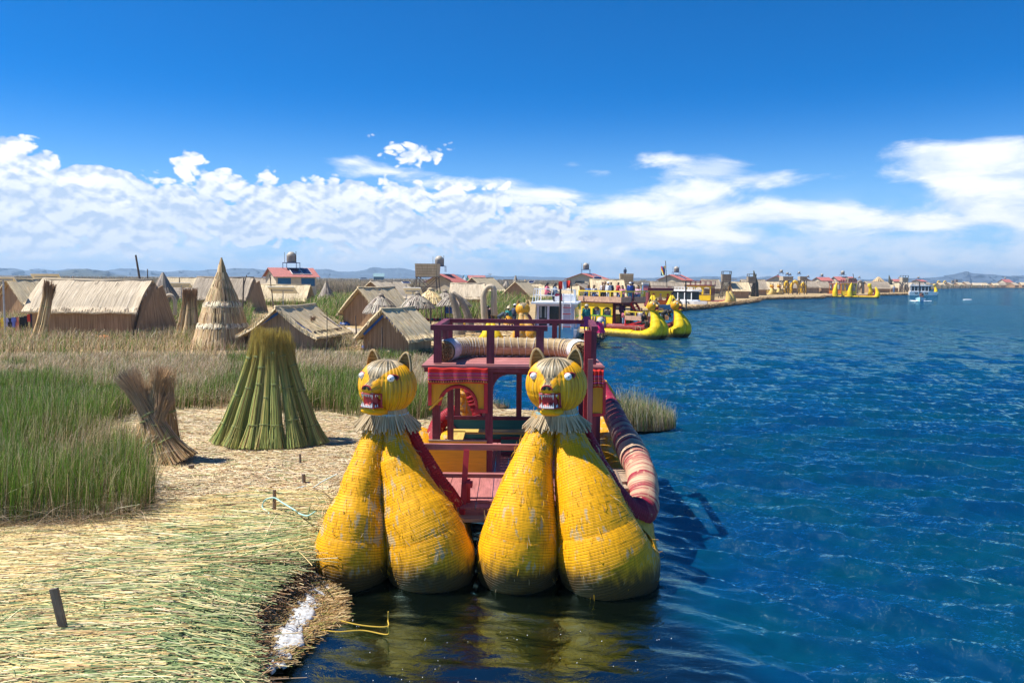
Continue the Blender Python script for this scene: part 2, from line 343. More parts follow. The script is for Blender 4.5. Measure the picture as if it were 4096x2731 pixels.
# ---------------------------------------------------------------- water
def water():
    # one sheet, finer where it is near; waves are real displacement
    ys = [-30]; dy = 1.0
    ys = list(np.arange(-20, 4, 1.0)) + list(np.arange(4, 22, 0.045)); y = 22.0; st = 0.045
    while y < 150: ys.append(y); st = min(0.6, st * 1.02); y += st
    while y < 12000: ys.append(y); y *= 1.05
    ys = np.array(ys)
    us = np.concatenate([np.linspace(-3000, -40, 14), np.linspace(-36, -8, 15), np.linspace(-7, 40, 700), np.linspace(42, 90, 40), np.geomspace(95, 6000, 20)])
    X, Y = np.meshgrid(us, ys); P = np.stack([X.ravel(), Y.ravel()], 1)
    Z = np.zeros(len(P)); r = np.random.RandomState(5)
    wind = math.radians(250)
    dx = np.full(len(P), 0.07); dx[P[:, 0] > 40] = 1; dx[P[:, 0] < -7] = 2
    dyv = np.interp(P[:, 1], ys, np.gradient(ys)); cell = np.maximum(dx, dyv)
    warp = (vnoise(P, 0.12, 3) - .5) * 3
    for k in range(46):
        lam = 0.20 * (9.0 ** (k / 45.0)) * r.uniform(.9, 1.1); a = wind + r.normal(0, 0.45); kx, ky = math.cos(a) * 2 * math.pi / lam, math.sin(a) * 2 * math.pi / lam
        amp = 0.0215 * lam ** 1.10
        ph = P[:, 0] * kx + P[:, 1] * ky + r.uniform(0, 6.28) + warp * (0.7 / lam)
        fade = np.clip(lam / (2.2 * cell) - 0.6, 0, 1)
        s = 1 - np.abs(np.sin(ph / 2)); Z += amp * 1.5 * (s ** 1.5 - 0.4) * fade
    calm = np.clip((P[:, 0] - 2.4) / .9, 0, 1); calm2 = np.clip((P[:, 1] - 17) / 8, 0, 1); Z *= 0.22 + 0.78 * np.clip(calm + calm2, 0, 1) 
    V = np.concatenate([P, Z[:, None]], 1); nx, ny = len(us), len(ys)
    i = np.arange(ny - 1)[:, None] * nx + np.arange(nx - 1)[None]; i = i.ravel()
    Fq = np.stack([i, i + 1, i + nx + 1, i + nx], 1)
    m, t, b = newmat('lake_water'); tcn = t.nodes.new('ShaderNodeTexCoord'); o_ = tcn.outputs['Object']
    nA = noise(t, vmt(t, 'MULTIPLY', o_, (1, 1.9, 1)), 2.6, 5, 0.62, 0.6); nB = noise(t, vmt(t, 'MULTIPLY', o_, (1, 1.6, 1)), 0.35, 4, 0.6); nC = noise(t, o_, 9.0, 4, 0.65, 0.4)
    geo = t.nodes.new('ShaderNodeNewGeometry'); sp = t.nodes.new('ShaderNodeSeparateXYZ'); t.links.new(geo.outputs['Position'], sp.inputs[0])
    far = mrange(t, sp.outputs[1], 20, 90)
    h = mth(t, 'ADD', mth(t, 'MULTIPLY', nA, mth(t, 'ADD', 0.095, mth(t, 'MULTIPLY', far, 0.36))), mth(t, 'ADD', mth(t, 'MULTIPLY', nC, 0.026), mth(t, 'MULTIPLY', mth(t, 'MULTIPLY', nB, far), 1.6)))
    calmn = mth(t, 'ADD', 0.18, mth(t, 'MULTIPLY', mrange(t, mth(t, 'ADD', sp.outputs[0], mth(t, 'MULTIPLY', sp.outputs[1], 0.0)), 2.7, 4.2), 0.82)); calmf = mth(t, 'MAXIMUM', calmn, mrange(t, sp.outputs[1], 18, 26))
    bn = t.nodes.new('ShaderNodeBump'); bn.inputs['Strength'].default_value = 1.0; bn.inputs['Distance'].default_value = 1.0; t.links.new(mth(t, 'MULTIPLY', h, calmf), bn.inputs['Height'])
    t.links.new(bn.outputs[0], b.inputs['Normal'])
    cc = mixc(t, mrange(t, nB, 0.35, 0.65), (0.0004, 0.030, 0.088), (0.0004, 0.040, 0.066))
    bow_shade = mth(t, 'MULTIPLY', mrange(t, mth(t, 'ADD', sp.outputs[0], mth(t, 'MULTIPLY', mth(t, 'SUBTRACT', nB, .5), 2.0)), 2.9, 2.1), mrange(t, sp.outputs[1], 13.5, 12.5))
    cc = mixc(t, bow_shade, cc, (0.0015, 0.0025, 0.0015))                      # shade and dark hull reflection before the bows, painted into the water colour
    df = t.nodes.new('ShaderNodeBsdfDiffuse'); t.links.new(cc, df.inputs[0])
    gl = t.nodes.new('ShaderNodeBsdfGlossy'); gl.inputs['Color'].default_value = (0.62, 1.0, 1.0, 1); gl.inputs['Roughness'].default_value = 0.05; t.links.new(bn.outputs[0], gl.inputs['Normal'])
    fr = t.nodes.new('ShaderNodeFresnel'); fr.inputs['IOR'].default_value = 2.4; t.links.new(bn.outputs[0], fr.inputs['Normal'])
    mx = t.nodes.new('ShaderNodeMixShader'); t.links.new(fr.outputs[0], mx.inputs[0]); t.links.new(df.outputs[0], mx.inputs[1]); t.links.new(gl.outputs[0], mx.inputs[2]); t.links.new(mx.outputs[0], t.nodes['Material Output'].inputs[0])
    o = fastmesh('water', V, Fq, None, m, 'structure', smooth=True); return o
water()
# ---------------------------------------------------------------- land: floating mats of cut reeds
straw = thatch('straw_mat', (0.11, 0.07, 0.03), (0.30, 0.21, 0.10), (0.50, 0.38, 0.20), 22, 4, 0.03, 0.5)
chopped = thatch('chopped_reed_edge', (0.05, 0.025, 0.01), (0.20, 0.11, 0.05), (0.40, 0.26, 0.13), 30, 12, 0.05, 0.4)
marshm = thatch('marsh_brown', (0.10, 0.075, 0.03), (0.20, 0.15, 0.07), (0.30, 0.24, 0.12), 0.6, 0.08, 0.3, 0.6)
SHORE = gpoly([(-1500, 2900), (1005, 2900), (1010, 2731), (985, 2600), (975, 2470), (1045, 2375), (1150, 2295), (1262, 2215)])
SHORE += [(-3.02, 12.3, .4), (-3.15, 14, .4), (-3.1, 16, .4), (-2.6, 18.3, .4), (-0.8, 19.2, .4), (1.2, 19.6, .4), (1.7, 20.6, .4), (1.2, 22.3, .4)]
SHORE += gpoly([(1990, 1640), (1925, 1570), (1890, 1500), (1700, 1440), (1480, 1415)], .3)
SHORE += [gp(1200, 1415, .3)[:], gp(-1500, 1440, .3)[:]]
def sheet(name, poly, z, mat, zb=-0.5, edgemat=None):
    pl = [(p[0], p[1]) for p in poly]; mb = MB(); n = len(pl)
    mb.add([(x, y, z) for x, y in pl], [tuple(range(n))], [[(x * .5 + y * .2, y * .5) for x, y in pl]]); 
    o = mb.build(name, mat); tag(o, kind='structure')
    return o
def wall_mesh(name, poly, z0, z1, mat):
    mb = MB()
    n = len(poly)
    for i in range(n - 1):
        a, b = Vector(poly[i][:2]), Vector(poly[i + 1][:2]); k = max(1, int((b - a).length / 1.5)); 
        for j in range(k):
            p, q = a.lerp(b, j / k), a.lerp(b, (j + 1) / k); mb.quad((p.x, p.y, z0), (q.x, q.y, z0), (q.x, q.y, z1), (p.x, p.y, z1))
    return tag(mb.build(name, mat), kind='structure')
def tri_fill(poly):
    from mathutils.geometry import tessellate_polygon
    return tessellate_polygon([[Vector((p[0], p[1], 0)) for p in poly]])
def ground(name, poly, z, mat):
    tr = tri_fill(poly); mb = MB(); mb.add([(p[0], p[1], z) for p in poly], tr, [[(poly[k][0] * .35, poly[k][1] * .35) for k in f] for f in tr])
    me = mb.build(name, mat)
    if sum(p.normal.z for p in me.data.polygons) < 0: me.data.flip_normals()
    return tag(me, kind='structure')
ground('ground', SHORE, 0.36, straw)
wall_mesh('shore_edge', SHORE, -0.4, 0.358, chopped)
# village platform and everything behind it
VIL = gpoly([(-1800, 1435), (1200, 1417), (1480, 1410), (1750, 1408), (2100, 1400), (2300, 1385), (2380, 1345), (2440, 1290), (2540, 1250), (2700, 1232), (2800, 1226), (2960, 1208), (3030, 1200), (3045, 1192), (3150, 1189), (3290, 1187), (3300, 1183), (3480, 1181), (3500, 1177), (3660, 1174), (3700, 1160)], .45)
VIL += [(VIL[-1][0] + 30, VIL[-1][1] + 120, .45)] + gpoly([(3720, 1148.2), (4100, 1150.8), (5200, 1160)], .45)
ground('village_ground', VIL + [(9000, 9000, 0), (-9000, 9000, 0), (-9000, 60, 0)], 0.45, thatch('straw_village', (0.20, 0.13, 0.05), (0.44, 0.31, 0.15), (0.66, 0.52, 0.29), 22, 4, 0.03, 0.5))
wall_mesh('village_shore_edge', VIL, -0.4, 0.448, chopped)
# hills
def hills(name, prof, Y, base_py, colr):
    """prof: (px, py) of the ridge line"""
    m, t, b = newmat(name); tcn = t.nodes.new('ShaderNodeTexCoord'); n = noise(t, tcn.outputs['Object'], 0.006, 6, 0.6)
    t.links.new(mixc(t, mrange(t, n, .35, .65), tuple(c * .65 for c in colr), tuple(c * 1.3 for c in colr)), b.inputs['Base Color']); b.inputs['Roughness'].default_value = 0.95
    px = np.arange(prof[0][0], prof[-1][0], 12.0); py = np.interp(px, [p[0] for p in prof], [p[1] for p in prof]); r = np.random.RandomState(int(Y))
    py = py + np.convolve(r.normal(0, 3.0, len(px)), np.ones(5) / 5, 'same')
    rows = []; 
    tops = [at(x, y, Y) for x, y in zip(px, py)]
    for k, (f, dy) in enumerate([(0.0, -900), (0.25, -620), (0.55, -340), (0.82, -130), (1.0, 0), (0.6, 400), (0.0, 900)]):
        rows.append([(p.x * (1 + dy / Y), p.y + dy + r.uniform(-60, 60) * (0 < k < 4), max(-2, (p.z + 2) * f * (1 + (r.uniform(-.16, .16) if 0 < k < 4 else 0)) - 2)) for p in tops])
    V = np.array(rows).reshape(-1, 3); nx = len(px); i = (np.arange(len(rows) - 1)[:, None] * nx + np.arange(nx - 1)[None]).ravel()
    return fastmesh(name, V, np.stack([i, i + 1, i + nx + 1, i + nx], 1), None, m, 'structure', smooth=True)
hills('hills', [(-700, 1075), (0, 1072), (60, 1074), (100, 1083), (155, 1074), (220, 1081), (270, 1077), (330, 1075), (400, 1085), (480, 1072), (600, 1083), (660, 1088), (720, 1080), (800, 1084), (850, 1078), (930, 1072), (1010, 1076), (1100, 1082), (1200, 1078), (1310, 1076), (1350, 1088), (1430, 1086), (1470, 1076), (1497, 1066), (1520, 1072), (1550, 1074), (1600, 1072), (1660, 1082), (1720, 1092), (1850, 1102), (2000, 1104), (2300, 1110), (2600, 1110), (2760, 1108), (2830, 1106), (2900, 1108), (2970, 1102), (3030, 1112), (3080, 1106), (3110, 1112), (3250, 1118), (3350, 1121), (3480, 1116), (3640, 1114), (3760, 1108), (3820, 1098), (3862, 1088), (3900, 1096), (3960, 1097), (4020, 1106), (4096, 1102), (4500, 1096), (5000, 1110)], 3200, 1100, (0.06, 0.09, 0.13))
hills('near_hills', [(240, 1096), (290, 1078), (350, 1074), (420, 1085), (460, 1096)], 2100, 1098, (0.05, 0.06, 0.05))
# air
hz = MB(); hz.box((0, 1900, 33), (9000, 4600, 68)); hzo = hz.build('haze', bpy.data.materials.new('haze')); hm = hzo.data.materials[0]; hm.use_nodes = True
for n in list(hm.node_tree.nodes):
    if n.type != 'OUTPUT_MATERIAL': hm.node_tree.nodes.remove(n)
pv = hm.node_tree.nodes.new('ShaderNodeVolumePrincipled'); pv.inputs['Color'].default_value = (0.50, 0.74, 1.0, 1); pv.inputs['Density'].default_value = 2.4e-4; pv.inputs['Anisotropy'].default_value = 0.2
hm.node_tree.links.new(pv.outputs[0], hm.node_tree.nodes['Material Output'].inputs['Volume']); tag(hzo, kind='stuff')
# ---------------------------------------------------------------- painted reed bundles
def reedpaint(name, c, worn, su=26, rings=0.040, wear=0.45, dirt=True, band=None):
    """painted totora bundle: reeds along v, cords round it every `rings` m, paint worn off in patches"""
    if name in _mc: return _mc[name]
    m, t, b = newmat(name); uv = t.nodes.new('ShaderNodeTexCoord'); U = uv.outputs['UV']; O = uv.outputs['Object']
    n = noise(t, vmt(t, 'MULTIPLY', U, (su, 3.2, 1)), 1.0, 3, 0.6); wn = noise(t, vmt(t, 'MULTIPLY', U, (9, 4, 1)), 1.0, 6, 0.65); wb = noise(t, O, 1.3, 4, 0.6)
    cc = mixc(t, mrange(t, n, .34, .58), tuple(x * .74 for x in c), c)
    w = mrange(t, mth(t, 'ADD', mth(t, 'MULTIPLY', wn, .6), mth(t, 'MULTIPLY', wb, .4)), 0.61 - wear * .16, 0.66 - wear * .14)
    cc = mixc(t, mth(t, 'MULTIPLY', w, 0.8), cc, worn)
    sp = t.nodes.new('ShaderNodeSeparateXYZ'); t.links.new(U, sp.inputs[0])
    if band:
        bn = noise(t, vmt(t, 'MULTIPLY', U, (0.25, 5.5, 1)), 1.0, 5, 0.75)
        cc = mixc(t, mth(t, 'MULTIPLY', mrange(t, bn, .42, .58), mth(t, 'MULTIPLY', mrange(t, sp.outputs[1], 2.0, 2.5), mrange(t, sp.outputs[1], 6.6, 5.6))), cc, band)
    if dirt:
        g = t.nodes.new('ShaderNodeNewGeometry'); s2 = t.nodes.new('ShaderNodeSeparateXYZ'); t.links.new(g.outputs['Position'], s2.inputs[0])
        z = mth(t, 'ADD', s2.outputs[2], mth(t, 'MULTIPLY', mth(t, 'SUBTRACT', wn, .5), 0.5))
        cc = mixc(t, mrange(t, z, 0.50, 0.16, 0, 0.95), cc, (0.03, 0.022, 0.01))      # waterline slime
    t.links.new(cc, b.inputs['Base Color']); b.inputs['Roughness'].default_value = 0.58; b.inputs['Specular IOR Level'].default_value = 0.3
    if rings:
        ww = mth(t, 'ABSOLUTE', mth(t, 'SINE', mth(t, 'MULTIPLY', mth(t, 'ADD', sp.outputs[1], mth(t, 'MULTIPLY', wb, 0.05)), math.pi / rings)))
        h = mth(t, 'ADD', mth(t, 'MULTIPLY', mrange(t, ww, 0.0, 0.5), 1.0), mth(t, 'MULTIPLY', n, 0.35))
    else: h = n
    t.links.new(bumpn(t, h, 0.9, 0.014), b.inputs['Normal'])
    _mc[name] = m; return m
M_yel = reedpaint('yellow_reed_bundle', (0.92, 0.43, 0.0), (0.50, 0.40, 0.24), wear=0.44)
M_yel2 = reedpaint('yellow_reed_stern', (0.80, 0.36, 0.01), (0.62, 0.47, 0.24), wear=0.8)
M_red = reedpaint('red_reed_roll', (0.33, 0.008, 0.02), (0.62, 0.38, 0.22), rings=0.05, wear=0.25, dirt=False)
M_mar = reedpaint('maroon_reed_roll', (0.34, 0.016, 0.045), (0.66, 0.46, 0.27), rings=0.05, wear=0.3, dirt=False, band=(0.62, 0.42, 0.27))
M_dry = thatch('dry_reed', (0.20, 0.13, 0.06), (0.46, 0.33, 0.17), (0.66, 0.52, 0.32), 40, 2, 0.012, 0.3)
def wood(name, c, var=0.35, wornc=None):
    if name in _mc: return _mc[name]
    m, t, b = newmat(name); uv = t.nodes.new('ShaderNodeTexCoord'); U = uv.outputs['UV']
    n = noise(t, vmt(t, 'MULTIPLY', U, (30, 2.0, 1)), 1.0, 5, 0.65); n2_ = noise(t, U, 2.2, 4, 0.6)
    cc = mixc(t, mrange(t, n, .3, .65), tuple(x * (1 - var) for x in c), tuple(x * (1 + var) for x in c))
    cc = mixc(t, mrange(t, n2_, .52, .72, 0, 0.55), cc, wornc or tuple(min(1, x * 1.7 + .05) for x in c))
    n3_ = noise(t, vmt(t, 'MULTIPLY', U, (16, 1.2, 1)), 3.0, 6, 0.7); cc = mixc(t, mrange(t, n3_, .63, .68, 0, .7), cc, (0.30, 0.24, 0.18))
    t.links.new(cc, b.inputs['Base Color']); b.inputs['Roughness'].default_value = 0.6
    t.links.new(bumpn(t, n, 0.6, 0.006), b.inputs['Normal']); _mc[name] = m; return m
M_maroon = wood('maroon_painted_wood', (0.135, 0.018, 0.036))
M_pink = wood('faded_red_wood', (0.36, 0.13, 0.12), 0.25)
M_ylw = wood('yellow_painted_board', (0.62, 0.34, 0.012), 0.10, (0.55, 0.33, 0.05))
M_redp = wood('red_painted_trim', (0.40, 0.02, 0.03), 0.2)
M_teal = wood('teal_painted_board', (0.01, 0.16, 0.13), 0.15, (0.02, 0.2, 0.17))
M_bare = wood('bare_weathered_wood', (0.30, 0.22, 0.15), 0.35)
M_white = plain('white_gloss', (0.82, 0.82, 0.80), 0.25, 0.04)
M_black = plain('black_matt', (0.012, 0.012, 0.014), 0.5)
M_iris = plain('grey_iris', (0.22, 0.25, 0.30), 0.3)
def path3(pts, n):
    """Catmull-Rom through (x, y, z, r) rows"""
    p = [pts[0]] + list(pts) + [pts[-1]]; out = []; seg = len(pts) - 1
    for k in range(n):
        u = k / (n - 1) * seg; i = min(int(u), seg - 1); f = u - i; a, b, c, d = [np.array(q, float) for q in p[i:i + 4]]
        out.append(0.5 * (2 * b + (c - a) * f + (2 * a - 5 * b + 4 * c - d) * f * f + (3 * b - a - 3 * c + d) * f ** 3))
    return np.array(out)
def bundle(pts, n=520, seg=40, flat=None, rings=0.040, amp=0.0038, seed=0):
    """round reed bundle swept through pts with raised cords round it; flat=(side, amount): squashed side towards its twin"""
    P = path3(pts, n); c = P[:, :3]; r = P[:, 3]; T = np.gradient(c, axis=0); T /= np.linalg.norm(T, axis=1, keepdims=True)
    ds_ = np.linalg.norm(np.diff(c, axis=0), axis=1); dT = np.linalg.norm(np.diff(T, axis=0), axis=1) * (r[1:] + r[:-1]) * .5 * .85
    if n > 150: dT = np.convolve(dT, np.ones(15) / 15, 'same')
    ln = np.concatenate([[0], np.cumsum(ds_ + dT)]); X = np.array([1.0, 0, 0])
    u = X[None] - T * (T @ X)[:, None]; u /= np.linalg.norm(u, axis=1, keepdims=True); w = np.cross(T, u)
    rs = np.random.RandomState(seed); ang = np.linspace(0, 2 * math.pi, seg + 1)[:-1]; mb = MB()
    ring = np.abs(np.sin(ln / rings * math.pi)) ** 0.5; rad = r + amp * (ring - 0.6) + 0.008 * np.interp(ln, np.linspace(0, ln[-1], 40), rs.normal(0, 1, 40))
    fac = rs.normal(0, .0011, (int(ln[-1] / rings) + 2, seg))
    V = np.zeros((n, seg, 3)); lump = 0.006 * np.interp(np.linspace(0, 1, seg), np.linspace(0, 1, 14), rs.normal(0, 1, 14))
    for k, a in enumerate(ang):
        ca, sa = math.cos(a), math.sin(a); q = rad + lump[k] + (fac[np.minimum((ln / rings).astype(int), len(fac) - 1), k] if n > 150 else 0)
        fx = ca if flat is None else (ca * (1 - flat[1]) if ca * flat[0] > 0 else ca)
        V[:, k] = c + u * (fx * q)[:, None] + w * (sa * q)[:, None]
    fs = []; uv = []; rm = r.max() * 2 * math.pi
    for i in range(n - 1):
        for k in range(seg):
            k2 = (k + 1) % seg; fs.append((i * seg + k, i * seg + k2, (i + 1) * seg + k2, (i + 1) * seg + k)); a, b = rm * k / seg, rm * (k + 1) / seg
            uv.append([(a, ln[i]), (b, ln[i]), (b, ln[i + 1]), (a, ln[i + 1])])
    mb.add(V.reshape(-1, 3), fs, uv); mb.add([V[0, k] for k in range(seg)], [tuple(range(seg))[::-1]]); mb.add([V[-1, k] for k in range(seg)], [tuple(range(seg))])
    return mb
# ---------------------------------------------------------------- cat head, local: faces -Y, neck at origin
M_cat = reedpaint('cat_yellow_reed', (0.88, 0.43, 0.0), (0.45, 0.34, 0.18), su=14, rings=0, wear=0.1, dirt=False)
def catskin():
    m, t, b = newmat('cat_face_reed'); uv = t.nodes.new('ShaderNodeTexCoord'); U = uv.outputs['UV']; O = uv.outputs['Object']
    n = noise(t, vmt(t, 'MULTIPLY', U, (55, 3, 1)), 1.0, 3, 0.6); st = noise(t, vmt(t, 'MULTIPLY', U, (22, 1.6, 1)), 1.0, 3, 0.6)
    y = mixc(t, mrange(t, n, .35, .6), (0.56, 0.23, 0.0), (0.90, 0.45, 0.0)); y = mixc(t, mrange(t, st, .60, .68, 0, .6), y, (0.55, 0.42, 0.18))
    tan = mixc(t, mrange(t, st, .42, .58), (0.04, 0.035, 0.015), (0.48, 0.36, 0.20))
    sp = t.nodes.new('ShaderNodeSeparateXYZ'); t.links.new(O, sp.inputs[0]); ax = mth(t, 'ABSOLUTE', sp.outputs[0])
    nn_ = mth(t, 'MULTIPLY', mth(t, 'SUBTRACT', noise(t, O, 9, 3), .5), .12)
    wd_ = mth(t, 'ADD', mth(t, 'ADD', mth(t, 'MULTIPLY', mrange(t, sp.outputs[2], .48, .74), .20), 0.05), nn_)   # stripe half-width: widens to the crown
    k = mth(t, 'MULTIPLY', mrange(t, mth(t, 'SUBTRACT', wd_, ax), -0.02, 0.02), mrange(t, sp.outputs[2], 0.40, 0.44)); 
    t.links.new(mixc(t, k, y, tan), b.inputs['Base Color']); b.inputs['Roughness'].default_value = 0.45
    t.links.new(bumpn(t, n, 0.8, 0.012), b.inputs['Normal']); return m
M_face = catskin()
M_mouth = plain('red_mouth', (0.32, 0.008, 0.015), 0.5, 0.2); M_tooth = plain('tooth_white', (0.78, 0.78, 0.76), 0.4, 0.05); M_tongue = plain('pink_tongue', (0.62, 0.12, 0.10), 0.5)
M_ear = thatch('ear_reed', (0.05, 0.03, 0.008), (0.32, 0.20, 0.07), (0.52, 0.36, 0.15), 50, 3, 0.01, 0.6, patchcol=(0.05, 0.035, 0.012))
def headshape(th, z):
    """radius factor of the cat head around angle th (0 = front, -Y) at height z 0..1"""
    return 1.0
def cat_head(parent, loc, yaw, s=1.0, detail=True):
    root = bpy.data.objects.new('cat_head', None); col.objects.link(root); root.parent = parent; root.location = loc; root.rotation_euler.z = yaw; root.scale = (s, s, s)
    mb = MB(); seg, rows = (176, 46) if detail else (32, 14); R = 0.385; vs = []; zs = []
    for i in range(rows + 1):
        f = i / rows; ph = math.pi * (0.06 + 0.94 * f)           # from just above the neck to the crown
        zc = -math.cos(ph) * 0.375 + 0.375; rr = (math.sin(ph) ** 0.72) * R * (0.93 + 0.12 * math.sin(ph)) 
        for k in range(seg):
            a = 2 * math.pi * k / seg; g = abs(math.sin(a * seg / 8)) ** 0.5 if detail else 1; band = 1 - 0.02 * (abs(math.sin(f * math.pi * 5)) < 0.16)
            q = rr * band + (0.013 * (g - 0.5) if rr > .05 else 0); x, y = q * math.sin(a), -q * math.cos(a)
            vs.append((x, y * 0.96 , zc + 0.012 * (1 - f)))
    fs, uv = [], []
    for i in range(rows):
        for k in range(seg):
            k2 = (k + 1) % seg; fs.append((i * seg + k, i * seg + k2, (i + 1) * seg + k2, (i + 1) * seg + k)); a, b = 2.4 * k / seg, 2.4 * (k + 1) / seg; uv.append([(a, i * .02), (b, i * .02), (b, i * .02 + .02), (a, i * .02 + .02)])
    mb.add(vs, fs, uv); mb.build('skull', M_face, root, smooth=True)
    # muzzle: upper snout with forehead bridge, and lower jaw, mouth open between
    def loft(name, secs, mat, sm=False):
        m_ = MB(); n = len(secs[0]); V = [p for q in secs for p in q]; f_ = []; u_ = []
        for i in range(len(secs) - 1):
            for k in range(n):
                k2 = (k + 1) % n; f_.append((i * n + k, i * n + k2, (i + 1) * n + k2, (i + 1) * n + k)); u_.append([(k * .06, i * .12), (k * .06 + .06, i * .12), (k * .06 + .06, i * .12 + .12), (k * .06, i * .12 + .12)])
        f_.append(tuple(range(n))[::-1]); u_.append([(0, 0)] * n); f_.append(tuple(range(len(V) - n, len(V)))); u_.append([(0, 0)] * n)
        m_.add(V, f_, u_); return m_.build(name, mat, root, smooth=sm)
    def sec(y, w, zt, zb, rnd=0.6):
        out = []
        for k in range(16):
            a = 2 * math.pi * k / 16; cx, cz = math.sin(a), math.cos(a); cx = math.copysign(abs(cx) ** rnd, cx); cz = math.copysign(abs(cz) ** rnd, cz)
            wz = w * (1 if cz < 0 else 1 - 0.45 * cz); out.append((cx * wz, y, (zt + zb) / 2 + cz * (zt - zb) / 2))
        return out
    loft('snout', [sec(-0.20, 0.16, 0.58, 0.30), sec(-0.33, 0.145, 0.545, 0.315), sec(-0.42, 0.12, 0.49, 0.325), sec(-0.50, 0.095, 0.455, 0.335), sec(-0.525, 0.08, 0.44, 0.345)], M_face, True)
    loft('lower_jaw', [sec(-0.22, 0.15, 0.15, 0.00), sec(-0.36, 0.14, 0.145, 0.012), sec(-0.46, 0.115, 0.14, 0.045), sec(-0.50, 0.10, 0.135, 0.06)], M_cat, True)
    loft('mouth', [sec(-0.2, 0.118, 0.34, 0.12, .3), sec(-0.405, 0.10, 0.335, 0.13, .3)], M_mouth)
    gum = MB(); gum.tube([(-.13, -.34, .32), (-.125, -.42, .322), (-.095, -.505, .33), (0, -.525, .332), (.095, -.505, .33), (.125, -.42, .322), (.13, -.34, .32)], 0.010, 6); gum.tube([(.14, -.33, .14), (.135, -.42, .145), (.10, -.50, .145), (0, -.51, .145), (-.10, -.50, .145), (-.135, -.42, .145), (-.14, -.33, .14)], 0.010, 6)
    gum.tube([(.135, -.36, .13), (.132, -.37, .33)], .012, 6); gum.tube([(-.135, -.36, .13), (-.132, -.37, .33)], .012, 6); gum.build('lip', M_redp, root)
    if detail:
        tg = MB(); tg.ball((-0.0, -.43, .165), .07, 12, 6, (1, 1.2, .45)); tg.build('tongue', M_tongue, root, True)
        for up in (1, 0):
            tb = MB()
            for k in range(7):
                x = -0.075 + 0.15 * k / 6; y = -0.505 - 0.01 * (1 - abs(k - 3) / 3); L_ = 0.075 if k in (0, 6) else 0.045; z0 = 0.33 if up else 0.148; z1 = z0 - L_ if up else z0 + L_
                tb.tube([(x, y, z0), (x, y + .004, z1)], [0.0135, 0.001], 6)
            for sx in (-1, 1):
                for k in range(2): 
                    z0 = 0.325 if up else .15; tb.tube([(sx * .108, -.47 + k * .05, z0), (sx * .108, -.47 + k * .05, z0 + (-.04 if up else .04))], [0.012, .001], 6)
            tb.box((0, -0.498, 0.335 if up else .143), (0.17, 0.012, 0.02)); tb.build('teeth', M_tooth, root)
    ns = MB(); 
    for sx in (-1, 1): ns.ball((sx * .034, -.522, .412), .03, 10, 6, (.9, .5, 1))
    ns.build('nostrils', M_black, root, True); nr = MB()
    nr.tube([(.07 * math.sin(a), -.527, .392 + .055 * math.cos(a)) for a in np.linspace(-1.7, 1.7, 13)], .009, 6); nr.build('nose_rim', M_redp, root)
    for sx in (-1, 1):
        a = sx * 0.66; rr = 0.372; ex, ey, ez = rr * math.sin(a), -rr * math.cos(a) * .96, 0.535
        e = bpy.data.objects.new('eye', None); col.objects.link(e); e.parent = root; e.location = (ex * .965, ey * .965, ez); e.rotation_euler.z = a * 0.62
        so = MB(); pts = [(0.098 * math.cos(q), -0.012 , 0.047 * math.sin(q) * (1 if math.cos(q) * sx > 0 else 1)) for q in np.linspace(0, 2 * math.pi, 17)[:-1]]
        pts = [(x, y + 0.25 * abs(x), z + 0.12 * x * sx) for x, y, z in pts]; so.add([(0, -.016, 0)] + pts, [(0, k + 1, (k + 1) % 16 + 1) for k in range(16)]); so.build('eye_socket', M_black, e)
        li = MB(); li.tube(pts + [pts[0], pts[1]], 0.011, 6, cap=False); li.build('eyelid', M_redp, e)
        ba = MB(); ba.ball((0, -.016, 0), .050, 18, 12); ba.build('eyeball', M_white, e, True)
        ir = MB(); ir.ball((0, -.052, 0), .022, 14, 8, (1, .62, 1)); ir.build('iris', M_iris, e, True)
        pu = MB(); pu.ball((0, -.063, 0), .010, 10, 6, (1, .6, 1)); pu.build('pupil', M_black, e, True)
    for sx in (-1, 1):
        er = MB(); n = 14; rim = []
        cx, cz = sx * 0.235, 0.62
        # pointed shell, open to the front
        for i in range(n + 1):
            f = i / n; w = 0.115 * (1 - f) ** 0.62 * (1 + .25 * f) + 0.004; zz = cz + 0.02 + 0.225 * f; xx = cx + sx * 0.035 * f
            for k in range(9):
                q = (k / 8 - .5) * math.pi * 0.95; er.v.append(np.array([[xx + w * math.sin(q), 0.03 - 0.6 * w * (math.cos(q) - 0.4) * -1 + 0.0, zz - .03 * abs(math.sin(q)) * (1 - f)]])); er.n += 1
        for i in range(n):
            for k in range(8): er.f.append([i * 9 + k, i * 9 + k + 1, (i + 1) * 9 + k + 1, (i + 1) * 9 + k]); er.uv.append([(i * .024, k * .035), (i * .024, k * .035 + .035), (i * .024 + .024, k * .035 + .035), (i * .024 + .024, k * .035)]); er.c.append((1, 1, 1))
        eo = er.build('ear', M_ear, root, True); so_ = eo.modifiers.new('s', 'SOLIDIFY'); so_.thickness = 0.022
        ed = MB(); V = np.concatenate(er.v); rim = [V[i * 9] for i in range(n + 1)] + [V[i * 9 + 8] for i in range(n, -1, -1)]
        ed.tube(rim, 0.013, 6); ed.build('ear_rim', M_dry, eo)
    return root
